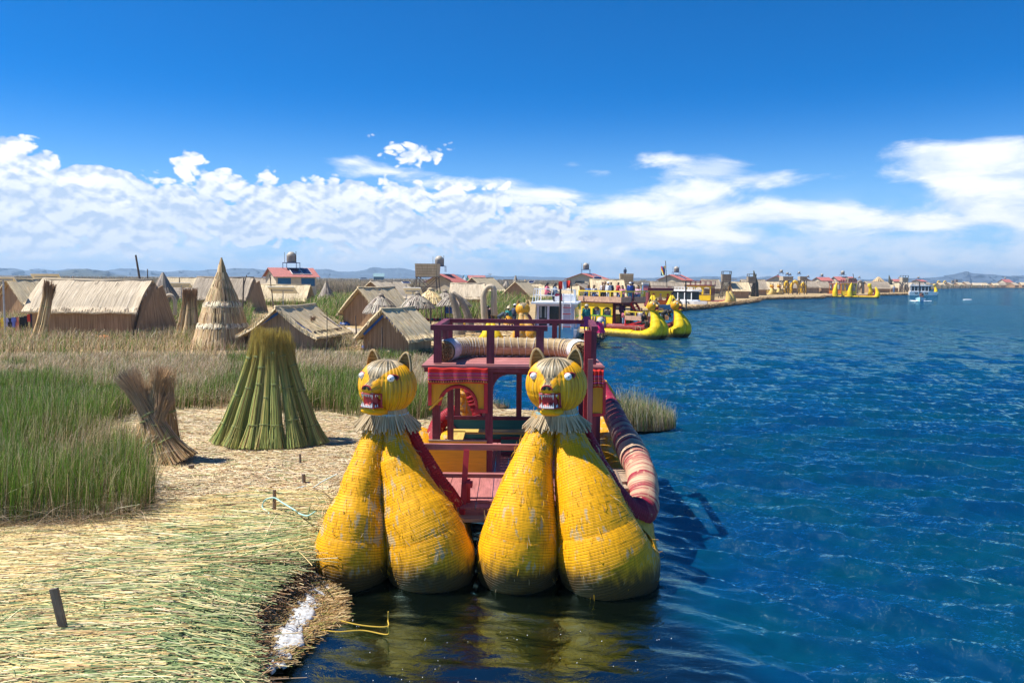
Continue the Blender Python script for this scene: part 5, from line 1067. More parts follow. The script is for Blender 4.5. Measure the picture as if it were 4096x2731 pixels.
    if flap:
        f = MB(); x = flap * (hx + .05); f.add([(x, -hy - .1, 0), (x + flap * .55, hy * .2, 0), (x + flap * .35, hy * .1, H * .93), (x, -hy * .2, H * .86)], [(0, 1, 2, 3)], [[(0, 0), (hy, 0), (hy, H), (0, H)]]); fo = f.build('mat_flap', T_wall, e); fo.modifiers.new('s', 'SOLIDIFY').thickness = .07
        f = MB(); f.add([(x + flap * .2, hy * .1, 0), (x + flap * .9, hy + .3, 0), (x + flap * .45, hy * .5, H * .9), (x + flap * .2, hy * .05, H * .8)], [(0, 1, 2, 3)], [[(0, 0), (hy, 0), (hy, H), (0, H)]]); fo = f.build('mat_flap', T_wall, e); fo.modifiers.new('s', 'SOLIDIFY').thickness = .07
    return e
hut(398, 1345, 400, 228, 4.0, 0, T_pale, .50, 'big pale thatched hut on the left with reddish wall and dark eave cord', flap=1, over=.30, sag=.35)
hut(118, 1270, 150, 155, 4.2, 62, T_new, .40, 'tan hut behind the clothesline, partly hidden by a solar panel', flap=0)
hut(-12, 1262, 125, 92, 3.5, 0, T_grey, .50, 'low grey roofed hut cut off by the left edge of the photo')
hut(720, 1165, 130, 55, 3.5, 0, T_new, .35, 'small yellow hut far behind the leaning arch of reeds')
hut(758, 1215, 100, 68, 4.0, 8, T_grey, .40, 'low dark grey hut behind the brown reed sheaf', wall=T_wallg)
hut(905, 1250, 205, 142, 4.6, 0, T_grey, .42, 'grey brown hut directly behind the tall cone hut', flap=1, sag=.3, wall=T_wall)
hut(1052, 1195, 62, 84, 4.0, 25, T_pale, .40, 'tan hut left of the red roofed house with its gable turned right')
hut(1143, 1218, 185, 80, 5.0, 0, T_new, .25, 'straw yellow hut in front of the red roofed house')
hut(1187, 1392, 150, 172, 3.7, 78, T_new, .42, 'wide low hut with curling thatch right behind the green stook', wall=T_wallg, over=.38, sag=-.35, tarp=2, L=3.8)
hut(1508, 1300, 200, 152, 3.7, 62, T_new, .34, 'tan hut with layered gable between the small grey cone and the umbrellas', over=.3, sag=.15, L=4.2)
hut(1550, 1215, 160, 92, 6.0, 60, T_pale, .30, 'greyish hut behind the layered gable hut, below the blue shed', sag=.2, L=7)
hut(1592, 1402, 150, 172, 2.7, 66, T_new, .38, 'small bright thatched hut with blue tarp edge, nearest the boat railing', over=.32, tarp=2, L=2.6)
hut(1870, 1235, 120, 102, 5.0, 0, T_pale, .45, 'pale grey hut behind the curved reed pillars', wall=T_wall)
hut(1930, 1178, 110, 68, 7.0, 60, T_new, .25, 'long yellow hut below the green and blue sheds', L=9)
hut(2085, 1195, 120, 70, 6.0, 68, T_new, .15, 'yellow tent like hut behind the reed arch', L=6)
hut(2235, 1200, 150, 58, 5.5, 0, T_new, .12, 'low yellow hut behind the flag of the white motorboat')
hut(2335, 1185, 90, 52, 7.5, 60, T_grey, .3, 'small tan hut between the flag and the big yellow hut', L=7)
hut(2425, 1235, 120, 117, 5.5, 0, T_new, .45, 'big yellow hut standing above the passengers of the cat boat', wall=T_wallg)
hut(2665, 1180, 125, 52, 6.0, 0, T_grey, .3, 'long grey hut roof behind the flagpole boat')
hut(2770, 1178, 60, 46, 6.0, 0, T_pale, .3, 'short grey hut roof right of the flagpole boat')
hut(2838, 1175, 66, 58, 5.0, 0, T_grey, .4, 'grey hut left of the first far lookout tower')
hut(2955, 1192, 62, 64, 5.0, -3, T_new, .48, 'bright yellow hut between the two far lookout towers')
hut(3008, 1180, 88, 62, 7.0, 0, T_grey, .4, 'dark brown hut behind the second far lookout tower')
hut(3088, 1173, 62, 46, 6.0, 0, T_new, .4, 'curved yellow hut behind the small cat boat heads')
hut(3140, 1171, 90, 42, 6.0, 0, T_grey, .5, 'grey hut behind the yellow reed arches')
hut(3228, 1172, 56, 48, 9.0, 0, T_grey, .5, 'grey hut with open gable right of the yellow arches', wall=T_wallg)
hut(3287, 1172, 36, 46, 6.0, 0, T_grey, .5, 'narrow grey hut left of the orange boats')
hut(3350, 1160, 60, 34, 6.0, 0, T_grey, .5, 'grey hut roof showing above the orange boats')
hut(3500, 1170, 84, 44, 7.0, 0, T_grey, .4, 'wide rounded grey hut right of the yellow cat boat far off', sag=1.0)
hut(3568, 1168, 46, 36, 6.0, 0, T_new, .5, 'small yellow hut near the far lookout tower')
far = [(3700, 26, 0, T_grey, 'grey'), (3760, 20, 0, T_new, 'yellow'), (3790, 24, 8, T_new, 'bright yellow'), (3832, 26, 4, T_new, 'tan'), (3862, 26, 5, T_pale, 'pale tan'), (3905, 30, -4, T_pale, 'grey tan'), (3930, 30, 3, T_new, 'wide yellow'), (3975, 22, 0, T_new, 'small tan'), (4000, 28, 0, T_grey, 'grey peaked'), (4050, 26, 5, T_pale, 'pale'), (4090, 26, 0, T_new, 'last yellow')]
fl = ['behind the white ferry', 'just right of the white ferry', 'between the ferry and the far twin towers', 'beneath the far twin towers', 'first right of the far twin towers', 'second right of the far twin towers', 'halfway along the far right shore', 'left of the far red roofed house', 'beside the far red roofed house', 'right of the far red roofed house', 'at the right edge of the photo']
for (x, w, yw, mt, cn), f in zip(far, fl): hut(x, 1148.5 if x < 3900 else 1149.5, w, random.uniform(17, 22), 7.0, yw * 5, mt, .5, '%s reed hut on the far shore %s' % (cn, f), z=.45)
for k, x in enumerate((2300, 2390, 2520, 3400, 3430, 3610, 3660, 2135)):
    hut(x, 1166 - (6 if x > 3300 else 0), 60, 30, 7, (30, 0, 50, 0, 20, 0, 0, 40)[k], (T_grey, T_new, T_pale)[k % 3], .45, 'low %s hut in the distance %s' % (('grey', 'yellow', 'pale', 'grey', 'yellow', 'pale', 'grey', 'yellow')[k], ('left of the second tank house', 'right of the second tank house', 'under the yellow lookout tower', 'behind the arch of the orange boats', 'behind the yellow cat boat far off', 'left of the far lookout tower', 'right of the far lookout tower', 'behind the tent like hut')[k]))
# big cone hut and small cones
def strandsring(parent, name, z0, r0, z1, r1, n, w, table, seedoff=0):
    a = RS.uniform(0, 6.283, n); b = np.stack([r0 * np.cos(a), r0 * np.sin(a), z0 + RS.uniform(-.06, .06, n)], 1); t = np.stack([r1 * np.cos(a + .0), r1 * np.sin(a), z1 + RS.uniform(-.08, .08, n)], 1)
    f = np.stack([np.cos(a), np.sin(a), np.zeros(n)], 1); c = mixcols(n, table); V, Fq, Cc = strands(b, t, f * .04, np.full(n, w), np.full(n, w * .8), c, c, 2, f, True); return V, Fq, Cc
CT = [(3, (0.56, 0.40, 0.22)), (3, (0.46, 0.32, 0.16)), (1.5, (0.68, 0.54, 0.34)), (1, (0.30, 0.19, 0.09))]; CG = [(3, (0.34, 0.29, 0.23)), (2, (0.24, 0.20, 0.16)), (1, (0.46, 0.40, 0.33))]; CF = [(3, (0.80, 0.70, 0.50)), (2, (0.6, .5, .34)), (1, (.3, .22, .14))]
def cone(cx, by, H, tiers, tab, label, n=520, w=.05, fr=None, knob=False, cat='cone hut'):
    g = gp(cx, by, ZG); e = empty('cone_hut', g, label, cat); m = MB(); m.lathe([(tiers[0][1] * .93, 0)] + [(t[1] * .9, t[0]) for t in tiers[1:]] + [(.02, H)], seg=24); m.build('inner_cone', T_wall, e, True)
    for k in range(len(tiers) - 1):
        (z0, r0), (z1, r1) = tiers[k], tiers[k + 1]; V, Fq, Cc = strandsring(e, '', z0 - (.05 if k else 0), r0, z1 + .12, r1 * .97, int(n * r0 / tiers[0][1]) + 40, w, tab)
        parts = [(V, Fq, Cc)]
        if fr and k in fr: parts.append(strandsring(e, '', z0 - .12, r0 + .10, z0 + .12, r0 - .06, int(n * .7), w * 1.1, CF))
        o = fastmesh('thatch_tier', *merge(parts), M_stick, None); o.parent = e
    if knob: m = MB(); m.tube([(0, 0, H - .5), (0, 0, H - .1), (0, 0, H + .1), (.03, 0, H + .35)], [.14, .17, .22, .12], 8); m.build('top_knot', T_grey, e)
    return e
cone(893, 1392, 4.62, [(0, 1.58), (.55, 1.46), (1.25, 1.22), (1.75, 1.10), (2.35, .88), (3.0, .60), (3.45, .42), (3.85, .25), (4.62, .02)], CT, 'tall pointed cone hut of layered straw tiers near the middle left', fr=(2, 4), n=700)
cone(1306, 1208, 2.9, [(0, 1.35), (.6, 1.3), (1.1, 1.0), (2.0, .5), (2.9, .12)], CG, 'small grey thatched cone with a knotted top right of the red roofed house', n=260, w=.08, fr=(1,), knob=True)
cone(655, 1228, 4.0, [(0, 1.6), (1.2, 1.75), (2.2, 1.1), (4.0, .1)], CG, 'dark grey teepee shaped cone behind the big left hut', n=260, w=.08, knob=False)
cone(2062, 1170, 4.3, [(0, 2.3), (1.2, 1.8), (2.6, .7), (4.3, .12)], CG, 'grey cone with a twisted tip on the horizon above the tent like hut', n=200, w=.12, knob=True)
cone(2025, 1168, 3.0, [(0, 1.8), (1.2, 1.3), (3.0, .1)], CG, 'low grey cone left of the twisted tip cone', n=160, w=.12, knob=True)
cone(2101, 1166, 3.4, [(0, 1.6), (1.2, 1.0), (3.4, .1)], CT, 'slim tan cone right of the twisted tip cone', n=160, w=.12)
cone(2660, 1166, 5.2, [(0, 2.2), (2, 1.4), (5.2, .1)], CG, 'grey cone at the foot of the rainbow flagpole', n=160, w=.12)
cone(3512, 1165, 5.5, [(0, 4.5), (3, 3.2), (5.5, .3)], CT, 'tan sagging tent like shelter beside the wide rounded hut', n=160, w=.2)
# standing sheaves of the village
def vsheaf(cx, by, px_top, py_top, rb, rt, n, label, tab=DS, k=3, tip=(0.22, 0.12, 0.06)):
    g = gp(cx, by, ZG); t = at(px_top, py_top, g.y); e = empty('reed_sheaf', g, label, 'reed sheaf')
    for i in range(k):
        dx = (i - (k - 1) / 2) * rb * 1.1; sheaf(e, (dx, -.1 * (i % 2), 0), (t.x - g.x + dx * .45, .1, t.z - g.z - .15 * (i % 2)), rb, rt, n, tab, (.3, .62), w=.035, tipdark=tip, fray=.12, K=6)
vsheaf(752, 1352, 757, 1160, .42, .17, 170, 'brown standing reed sheaf left of the tall cone hut')
vsheaf(158, 1366, 196, 1132, .34, .17, 150, 'tall leaning sheaf of brown reeds at the left end of the big hut', k=2)
vsheaf(40, 1270, 28, 1150, .3, .15, 90, 'leaning reed poles behind the clothesline post', k=2, tab=CG)
vsheaf(978, 1248, 985, 1140, .35, .15, 90, 'rough reed sheaf leaning between the cone hut and the gable of the grey hut', k=2)
vsheaf(1425, 1190, 1440, 1145, .5, .4, 120, 'squat orange brown reed sheaf beside the layered gable hut', k=1)
vsheaf(1240, 1395, 1250, 1270, .12, .06, 60, 'dead twigs standing behind the green stook', k=1, tab=CG)
# arches and curved pillars of bundled reed
def arch(label, pts, by, r, mat=T_pale, ns=40, taper=None, group=None):
    Y = gp(pts[0][0], by, ZG).y; e = []; g = gp(pts[0][0], by, ZG)
    q = [at(x, y, Y) for x, y in pts]; P3 = path3([(p.x, p.y, p.z, (taper[i] if taper else r)) for i, p in enumerate(q)], ns); m = MB(); m.tube([tuple(v[:3]) for v in P3], [v[3] * (1 + .05 * (i % 3 == 0)) for i, v in enumerate(P3)], 12)
    return tag(m.build('reed_arch', mat, None, True), label, 'reed arch', group)
arch('pale leaning arch of bundled reed left of the brown sheaf', [(700, 1262), (698, 1200), (680, 1180), (660, 1195), (655, 1235), (655, 1300)], 1310, .13, T_pale)
arch('tall grey reed arch tipped with blue behind the bending people', [(1945, 1330), (1937, 1250), (1934, 1185), (1948, 1152), (1968, 1147), (1976, 1165), (1975, 1210), (1977, 1262)], 1350, .2, T_pale, taper=[.24, .22, .19, .17, .17, .19, .2, .22])
arch('left one of two curved grey reed pillars', [(1838, 1342), (1832, 1280), (1822, 1230), (1808, 1190), (1799, 1172)], 1345, .2, T_grey, taper=[.42, .30, .24, .18, .08])
arch('right one of two curved grey reed pillars', [(1885, 1330), (1874, 1275), (1858, 1230), (1835, 1190), (1810, 1172)], 1335, .2, T_grey, taper=[.34, .27, .22, .17, .08])
M_ya = plain('yellow_arch_reed', (0.80, 0.48, 0.01), .5, .2, 4)
for k, (x, w, h) in enumerate(((3146, 16, 44), (3180, 28, 46), (3213, 14, 38))):
    arch(('left', 'middle', 'right')[k] + ' yellow reed arch under the far twin lookout platform', [(x - w / 2, 1172), (x - w / 2 + 1, 1172 - h * .7), (x, 1172 - h), (x + w / 2 - 1, 1172 - h * .7), (x + w / 2, 1172)], 1174, .45, M_ya, 24, group='yellow reed arches on the far shore')
for k, (x, w, h, y) in enumerate(((3602, 10, 26, 1168), (3622, 12, 30, 1168), (3648, 14, 32, 1168), (3440, 24, 50, 1175), (3755, 12, 20, 1144), (3780, 12, 20, 1144))):
    arch('%s reed arch standing %s' % (('white', 'pale', 'leaning white', 'tall grey', 'yellow', 'slim yellow')[k], ('left of the far lookout tower', 'at the foot of the far lookout tower', 'right of the far lookout tower', 'behind the yellow cat boat far off', 'on the far shore left of centre', 'on the far shore by the twin towers')[k]), [(x - w / 2, y), (x - w / 2 + 1, y - h * .7), (x, y - h), (x + w / 2 - 1, y - h * .7), (x + w / 2, y)], y + 1, .4 if k < 4 else .55, (T_pale, T_pale, T_pale, T_grey, M_ya, M_ya)[k], 20)
# thatched umbrellas
def umbrella(cx, tipy, edgey, hwpx, by, tab, label):
    g = gp(cx, by, ZG); Y = g.y; R = hwpx / FPX * Y; zt = at(cx, tipy, Y).z - ZG; ze = at(cx, edgey, Y).z - ZG; e = empty('thatched_umbrella', g, label, 'umbrella', 'thatched umbrellas of the market')
    m = MB(); m.lathe([(R, ze), (R * .72, ze + (zt - ze) * .42), (R * .35, ze + (zt - ze) * .78), (.03, zt)], seg=28); m.build('canopy_lining', T_wall, e, True)
    parts = [strandsring(e, '', ze - .06, R + .05, ze + (zt - ze) * .46, R * .70, 300, .06, tab), strandsring(e, '', ze + (zt - ze) * .40, R * .76, ze + (zt - ze) * .82, R * .33, 220, .06, tab), strandsring(e, '', ze + (zt - ze) * .76, R * .38, zt + .03, .02, 120, .06, tab)]
    o = fastmesh('canopy', *merge(parts), M_stick, None); o.parent = e; m = MB(); m.tube([(0, 0, zt - .1), (0, 0, zt + .12), (0, 0, zt + .24)], [.16, .2, .08], 8); m.build('top_knot', T_grey if tab is CG else T_new, e)
    m = MB(); m.tube([(0, 0, 0), (.03, 0, ze)], .07, 7); m.build('pole', M_bw, e); m = MB(); 
    for a in range(4): m.beam((0, 0, ze + .2), (R * .6 * math.cos(a * 1.57), R * .6 * math.sin(a * 1.57), ze + .05), .05)
    m.build('struts', M_bw, e)
CY = [(3, (0.72, 0.56, 0.28)), (2, (0.60, 0.44, 0.20)), (1, (0.82, 0.68, 0.42))]
umbrella(1525, 1186, 1248, 70, 1330, CG, 'grey thatched umbrella left, half hidden behind the bright small hut')
umbrella(1670, 1180, 1230, 68, 1335, CG, 'grey thatched umbrella in the middle, above the green tarp')
umbrella(1722, 1162, 1212, 56, 1320, CY, 'yellow thatched umbrella, the only bright one of the market')
umbrella(1780, 1170, 1215, 50, 1315, CG, 'grey thatched umbrella farthest back behind the yellow one')
umbrella(1815, 1180, 1220, 66, 1330, CG, 'grey thatched umbrella behind the curved reed pillars')
# poles
def pole(px0, py0, px1, py1, label, w=.09, by=None, fork=False):
    b = gp(px0, by or py0, ZG if py0 < 1420 else .36); t = at(px1, py1, b.y); m = MB(); m.tube([b, b.lerp(t, .5) + Vector((.04, 0, 0)), t], [w * .55, w * .5, w * .35], 7)
    if fork: q = b.lerp(t, .8); m.tube([q, q + (t - b) * .25 + Vector((.22, 0, 0))], [w * .4, w * .2], 6)
    return tag(m.build('pole', M_bw, None), label, 'pole')
pole(592, 1345, 543, 1020, 'long bare pole slanting up behind the big left hut', .16); pole(590, 1345, 590, 1076, 'short thin upright pole behind the ridge of the big left hut', .08)
pole(1095, 1245, 1078, 1098, 'forked dead branch standing left of the solar panel', .12, fork=True); pole(965, 1300, 975, 1110, 'dark twisted branch beside the cone hut', .14, fork=True)
pole(1302, 1450, 1308, 1245, 'thin grey pole standing in the reeds right of the green stook', .045); pole(1422, 1388, 1422, 1263, 'bare post in the grass left of the small bright hut', .09)
pole(1525, 1412, 1527, 1308, 'grey post in front of the small bright hut, left', .09); pole(1688, 1402, 1688, 1336, 'pale post in front of the small bright hut, right', .08); pole(1568, 1215, 1568, 1125, 'post rising behind the layered gable hut', .16)
pole(1900, 1290, 1942, 1140, 'thin pole leaning against the tall reed arch', .07); pole(718, 1205, 718, 1110, 'dead branch on the yellow hut far left', .18); pole(3425, 1168, 3412, 1095, 'slanting mast above the orange boats', .3); pole(3555, 1168, 3562, 1112, 'thin upright pole near the far reed effigy', .3)
for k, x in enumerate((1768, 1720, 1660, 1800, 1625, 1700)): pole(x, 1342, x + (k % 3 - 1) * 4, 1225, 'stall post number below'.replace('number below', ('under the yellow umbrella', 'left of the yellow umbrella', 'beside the green tarp', 'beside the left curved pillar', 'behind the small bright hut', 'behind the green tarp')[k]), .10)
# solar panels on posts
def solar(cx, cy, wpx, by, label, tilt=18, yaw=0, dpx=None, leg=True):
    g = gp(cx, by, ZG); Y = g.y; w = wpx / FPX * Y; z = at(cx, cy, Y).z - ZG; d = dpx or w * .62; e = empty('solar_panel', g, label, 'solar panel', 'solar panels on posts', math.radians(yaw))
    R = Matrix.Rotation(math.radians(tilt), 3, 'X'); m = MB(); m.box((0, 0, z), (w, d, .05), rot=R); m.build('panel_frame', M_alu, e); m = MB(); m.box(Vector((0, 0, z)) + R @ Vector((0, 0, .028)), (w - .08, d - .08, .012), rot=R); m.build('cells', M_pv, e)
    m = MB(); m.box(Vector((0, 0, z)) + R @ Vector((0, 0, -.07)), (w * .8, .06, .08), rot=R); m.tube([(0, 0, 0), (0, 0, z - .08)], .055, 8); m.build('post', plain('galvanised', (.42, .43, .44), .4), e)
solar(22, 1115, 85, 1350, 'solar panel on a blue post at the left edge above the clothesline', -20, 20); solar(190, 1106, 100, 1260, 'solar panel between the left huts, white edge toward the camera', -20, 20)
solar(727, 1140, 75, 1230, 'solar panel just above the brown reed sheaf', -22, 10); solar(1133, 1160, 105, 1245, 'solar panel tilted back in front of the red roofed house', -24, 0); solar(1130, 1117, 38, 1200, 'tiny solar panel against the wall of the red roofed house', -15, 10)
solar(1652, 1163, 72, 1260, 'solar panel beside the legs of the reed tower, lower one', -35, -8); solar(1625, 1130, 34, 1235, 'small solar panel beside the legs of the reed tower, upper one', 20, 30)
solar(2125, 1127, 24, 1180, 'small solar panel above the tent like hut', 40, -30); solar(2030, 1120, 40, 1170, 'pale solar panel on the horizon near the twisted tip cone', -10, 10); solar(1960, 1097, 14, 1160, 'tiny solar panel beside the green church like shed', -10, 0)
solar(2572, 1121, 26, 1180, 'small solar panel left of the rainbow flag', -10, 0); solar(2390, 1113, 32, 1190, 'blue solar panel above the big yellow hut', 35, 0); solar(3055, 1121, 30, 1160, 'solar panel glinting right of the second far tower', -10, 0); solar(3105, 1122, 30, 1160, 'solar panel glinting left of the far twin platform', -10, 0)
solar(2933, 1118, 24, 1160, 'solar panel glinting between the two far towers', -10, 0)
# clothesline
LY = gp(60, 1345, ZG).y
def garment(px, py, wpx, hpx, kind, c, label):
    p = at(px, py, LY - .1 + random.uniform(-.03, .03)); w, h = wpx / FPX * LY, hpx / FPX * LY; m = MB()
    if kind == 's': P_ = [(-.5, 0), (-.18, .03), (.18, .03), (.5, 0), (.62, -.42), (.42, -.45), (.36, -.22), (.36, -1), (-.36, -1), (-.36, -.22), (-.42, -.45), (-.62, -.42)]
    elif kind == 't': P_ = [(-.42, 0), (.42, 0), (.5, -1), (.12, -1), (0, -.35), (-.12, -1), (-.5, -1)]
    else: P_ = [(-.5, 0), (.5, 0), (.46, -.5), (.52, -1), (-.48, -1), (-.52, -.5)]
    m.slab([(x * w, y * h) for x, y in P_], -.015, .015, Matrix.Translation(p) @ Matrix.Rotation(math.pi / 2 + random.uniform(-.1, .1), 4, 'X')); return tag(m.build('garment', plain('cloth_' + '_'.join('%d' % int(x * 99) for x in c), c, .85, .2, 5), None), label, 'garment', 'washing on the line')
for a in ((3, 1290, 16, 38, 't', (.6, .2, .06), 'orange trousers hanging at the left end of the clothesline'), (11, 1272, 16, 40, 's', (.75, .5, .05), 'yellow top hanging on the clothesline'), (24, 1273, 18, 34, 's', (.36, .36, .62), 'lilac blue top on the clothesline'), (38, 1273, 20, 36, 'q', (.01, .012, .04), 'first dark navy cloth right of the lilac top'), (55, 1270, 17, 40, 's', (.12, .16, .5), 'blue and violet top on the clothesline'), (68, 1268, 15, 54, 't', (.72, .22, .16), 'salmon pink trousers on the clothesline'), (86, 1268, 20, 52, 't', (.01, .01, .012), 'black trousers right of the salmon pink ones'), (103, 1264, 18, 56, 't', (.012, .012, .016), 'longest black trousers before the red cloth'), (114, 1257, 12, 30, 'q', (.7, .06, .03), 'small red cloth on the clothesline'), (128, 1255, 18, 58, 't', (.03, .015, .05), 'very dark purple trousers on the clothesline'), (145, 1250, 18, 52, 'q', (.012, .012, .02), 'black shirt with violet edge on the clothesline'), (162, 1244, 18, 48, 'q', (.10, .03, .10), 'plum coloured cloth at the right end of the clothesline')): garment(*a)
m = MB(); m.tube([at(-20, 1275, LY), at(80, 1270, LY), at(175, 1238, LY)], .012, 5); tag(m.build('clothesline', M_bw, None), 'sagging line strung with washing between post and reed poles', 'clothesline')
def blob(px, py, rpx, mat, label, cat, name, sc=(1, 1, .6), z=ZG):
    g = gp(px, py, z); r = rpx / FPX * g.y; m = MB(); m.ball((g.x, g.y, z), r, 18, 12, (1, 1, 1)); a = m.v[-1]; rr = np.random.RandomState(px); d = a - np.array(g); n = vnoise(np.stack([d[:, 0] * 5 / r + d[:, 2] * 3 / r, d[:, 1] * 4 / r + d[:, 2] * 4 / r], 1), .7, px % 50); d *= (0.72 + .5 * n)[:, None] * np.array(sc); m.v[-1] = np.array(g) + d + np.array([0, 0, r * sc[2] * .6]); return tag(m.build(name, mat, None, True), label, cat)
M_or = plain('orange_bag', (.75, .16, .03), .5, .2, 9); M_wht = plain('white_scraps', (.75, .76, .76), .5, .1, 9)
blob(415, 1362, 24, M_or, 'orange plastic bag lying in the dry grass before the big left hut', 'bag', 'plastic_bag'); blob(145, 1345, 20, M_blue, 'blue cloth dropped at the foot of the leaning sheaf', 'cloth', 'crumpled_cloth', (1, .6, 1.2)); blob(98, 1342, 8, plain('red_cloth', (.6, .02, .06), .8), 'small red cloth on the ground under the clothesline', 'cloth', 'crumpled_cloth')
blob(1382, 1302, 26, M_blue, 'blue tarp heap beside the layered gable hut', 'tarp', 'blue_tarp', (1, .6, .35)); blob(1466, 1398, 20, M_blue, 'shiny blue plastic bag on the cut reed edge above the left cat head', 'bag', 'plastic_bag', (1, .7, .7)); blob(1750, 1368, 52, M_green, 'green tarp covering goods between the umbrellas and the small bright hut', 'tarp', 'green_tarp', (1, .6, .85))
blob(1850, 1310, 34, M_ya, 'yellow sack lying behind the curved pillars', 'sack', 'sack', (1, .5, .4)); blob(1880, 1312, 16, M_ya, 'small yellow sack right of the curved pillars', 'sack', 'sack'); blob(1395, 1315, 12, M_alu, 'round white basin on the ground by the blue tarp heap', 'basin', 'basin', (1, 1, .3))
for k, (x, y) in enumerate(((1800, 1318), (1740, 1320))):
    g = gp(x, y, ZG); m = MB(); m.box((g.x, g.y, ZG + .7), (1.9, .9, .06)); e = empty('market_table', (0, 0, 0), ('market table with bright woven souvenirs, right', 'market table with bright woven souvenirs, left')[k], 'table'); m.build('table_top', M_bw, e)
    for sx in (-1, 1):
        for sy in (-1, 1): m = MB(); m.box((g.x + sx * .8, g.y + sy * .35, ZG + .34), (.07, .07, .68)); m.build('leg', M_bw, e)
    for j in range(16):
        m = MB(); c = random.choice([(.5, .02, .1), (.6, .3, .05), (.7, .7, .65), (.1, .05, .3), (.4, .02, .02), (.02, .25, .2)]); m.ball((g.x + random.uniform(-.85, .85), g.y + random.uniform(-.35, .35), ZG + .80), .10, 8, 5, (1, 1, .8)); tag(m.build('souvenir', plain('souv%d' % int(c[0] * 99 + c[1] * 10), c, .8), None, True), 'small bright souvenir laid out on a market table', 'souvenir', 'souvenirs on the market tables')
for k, (x, y, h, w) in enumerate(((1795, 1240, 26, 26), (1815, 1238, 34, 14))):
    p = at(x, y, 60); m = MB(); m.slab([(-w / 106, -h / 106), (w / 106, -h / 106), (w / 106, h / 106), (-w / 106, h / 106)], -.02, .02, Matrix.Translation(p) @ Matrix.Rotation(math.pi / 2, 4, 'X')); tag(m.build('hanging_textile', (M_blue, M_white)[k], None), ('blue patterned textile hanging under a grey umbrella', 'white textile hanging beside the blue one')[k], 'textile')
# reed logs lying by the layered hut
for k, (x0, y0, x1, y1) in enumerate(((1355, 1322, 1452, 1328), (1400, 1332, 1455, 1336))): a, b = gp(x0, y0, .6), gp(x1, y1, .6); m = MB(); m.tube([a, b], .22, 10); tag(m.build('reed_log', T_pale, None, True), ('long pale reed roll lying left of the small bright hut', 'shorter pale reed roll lying in front of the long one')[k], 'reed roll')
m = MB(); a, b = gp(1475, 1392, .5), gp(1560, 1408, .5); m.tube([a, b], [.16, .08], 8); tag(m.build('reed_log', T_new, None, True), 'loose straw bundle lying at the corner of the small bright hut', 'reed bundle')
# lookout towers
def tower(cx, by, topy, wpx, label, mat=T_pale, rail=False, boxf=.38, ladder=True, group='reed lookout towers'):
    g = gp(cx, by, ZG); Y = g.y; w = wpx / FPX * Y; H = (by - topy) / FPX * Y; zb = H * (1 - boxf); e = empty('lookout_tower', g, label, 'lookout tower', group, random.uniform(-.1, .1)); h = w / 2
    m = MB(); m.box((0, 0, zb - .08), (w * 1.08, w * 1.0, .12)); m.build('platform', M_bw, e)
    ht = H if not rail else H - (H - zb) * .28; m = MB(); 
    for sx, sy in ((0, -1), (0, 1), (-1, 0), (1, 0)):
        m.quad((-h if sy else sx * h, sy * h if sy else -h, zb), (h if sy else sx * h, sy * h if sy else h, zb), (h * 1.06 if sy else sx * h * 1.06, sy * h if sy else h, ht), (-h * 1.06 if sy else sx * h * 1.06, sy * h if sy else -h, ht))
    o = m.build('parapet', mat, e); o.modifiers.new('s', 'SOLIDIFY').thickness = .12
    for k in range(1, 5): 
        m = MB(); m.box((0, -h - .03, zb + (ht - zb) * k / 5), (w * 1.02, .09, .06)); m.box((-h - .03, 0, zb + (ht - zb) * k / 5), (.09, w, .06)); m.build('reed_course', T_wall, e)
    for sx in (-1, 1):
        for sy in (-1, 1): m = MB(); m.tube([(sx * h * 1.1, sy * h * 1.05, 0), (sx * h * .92, sy * h * .9, zb)], .10, 7); m.build('leg', M_bw, e)
    for sy in (-1, 1): m = MB(); m.beam((-h * 1.05, sy * h, .2), (h * .9, sy * h, zb - .2), .09); m.beam((h * 1.05, sy * h, .2), (-h * .9, sy * h, zb - .2), .09); m.beam((-h * 1.0, sy * h, zb * .5), (h, sy * h, zb * .5), .08); m.build('brace', M_bw, e)
    if rail:
        m = MB()
        for sx in (-1, 1):
            for sy in (-1, 1): m.box((sx * h, sy * h, (ht + H) / 2), (.14, .14, H - ht))
        for sx in (-1, 1): m.box((sx * h, 0, H), (.12, w, .12))
        for sy in (-1, 1): m.box((0, sy * h, H), (w, .12, .12))
        m.build('top_rail', M_bw, e)
    if ladder:
        m = MB()
        for d in (-.25, .25): m.beam((-h * 1.9 + d * .3, -h * .6 + d, 0), (-h * .95 + d * .3, -h * .6 + d, zb), .08)
        for k in range(8): f = (k + .5) / 8; m.beam((-h * 1.9 + h * .95 * f, -h * .6 - .25, zb * f), (-h * 1.9 + h * .95 * f, -h * .6 + .25, zb * f), .06)
        m.build('ladder', M_bw, e)
    return e
tower(1712, 1190, 1056, 82, 'nearest reed walled lookout tower with tan box, beside the cream house', T_new); tower(2505, 1200, 1095, 48, 'yellow reed lookout tower with a person on top, behind the cat boat', T_new)
tower(2903, 1192, 1086, 32, 'first far grey lookout tower, behind the arched yellow boat', T_grey, True); tower(3004, 1186, 1097, 28, 'second far grey lookout tower, with a tall dark plume beside it', T_grey, True)
tower(3143, 1178, 1106, 38, 'far twin lookout, left platform over yellow arches', T_pale, False, .22); tower(3208, 1178, 1106, 26, 'far twin lookout, right platform over yellow arches', T_pale, False, .22); tower(3614, 1170, 1103, 22, 'farthest big lookout tower, left of the white ferry', T_pale, True)
tower(3823, 1147, 1116, 9, 'small twin tower on the far shore, taller right one', T_grey, True, .4, False); tower(3810, 1147, 1120, 8, 'small twin tower on the far shore, lower left one', T_grey, True, .4, False); tower(3402, 1172, 1112, 28, 'grey box lookout rising behind the orange boats', T_grey, False, .3)
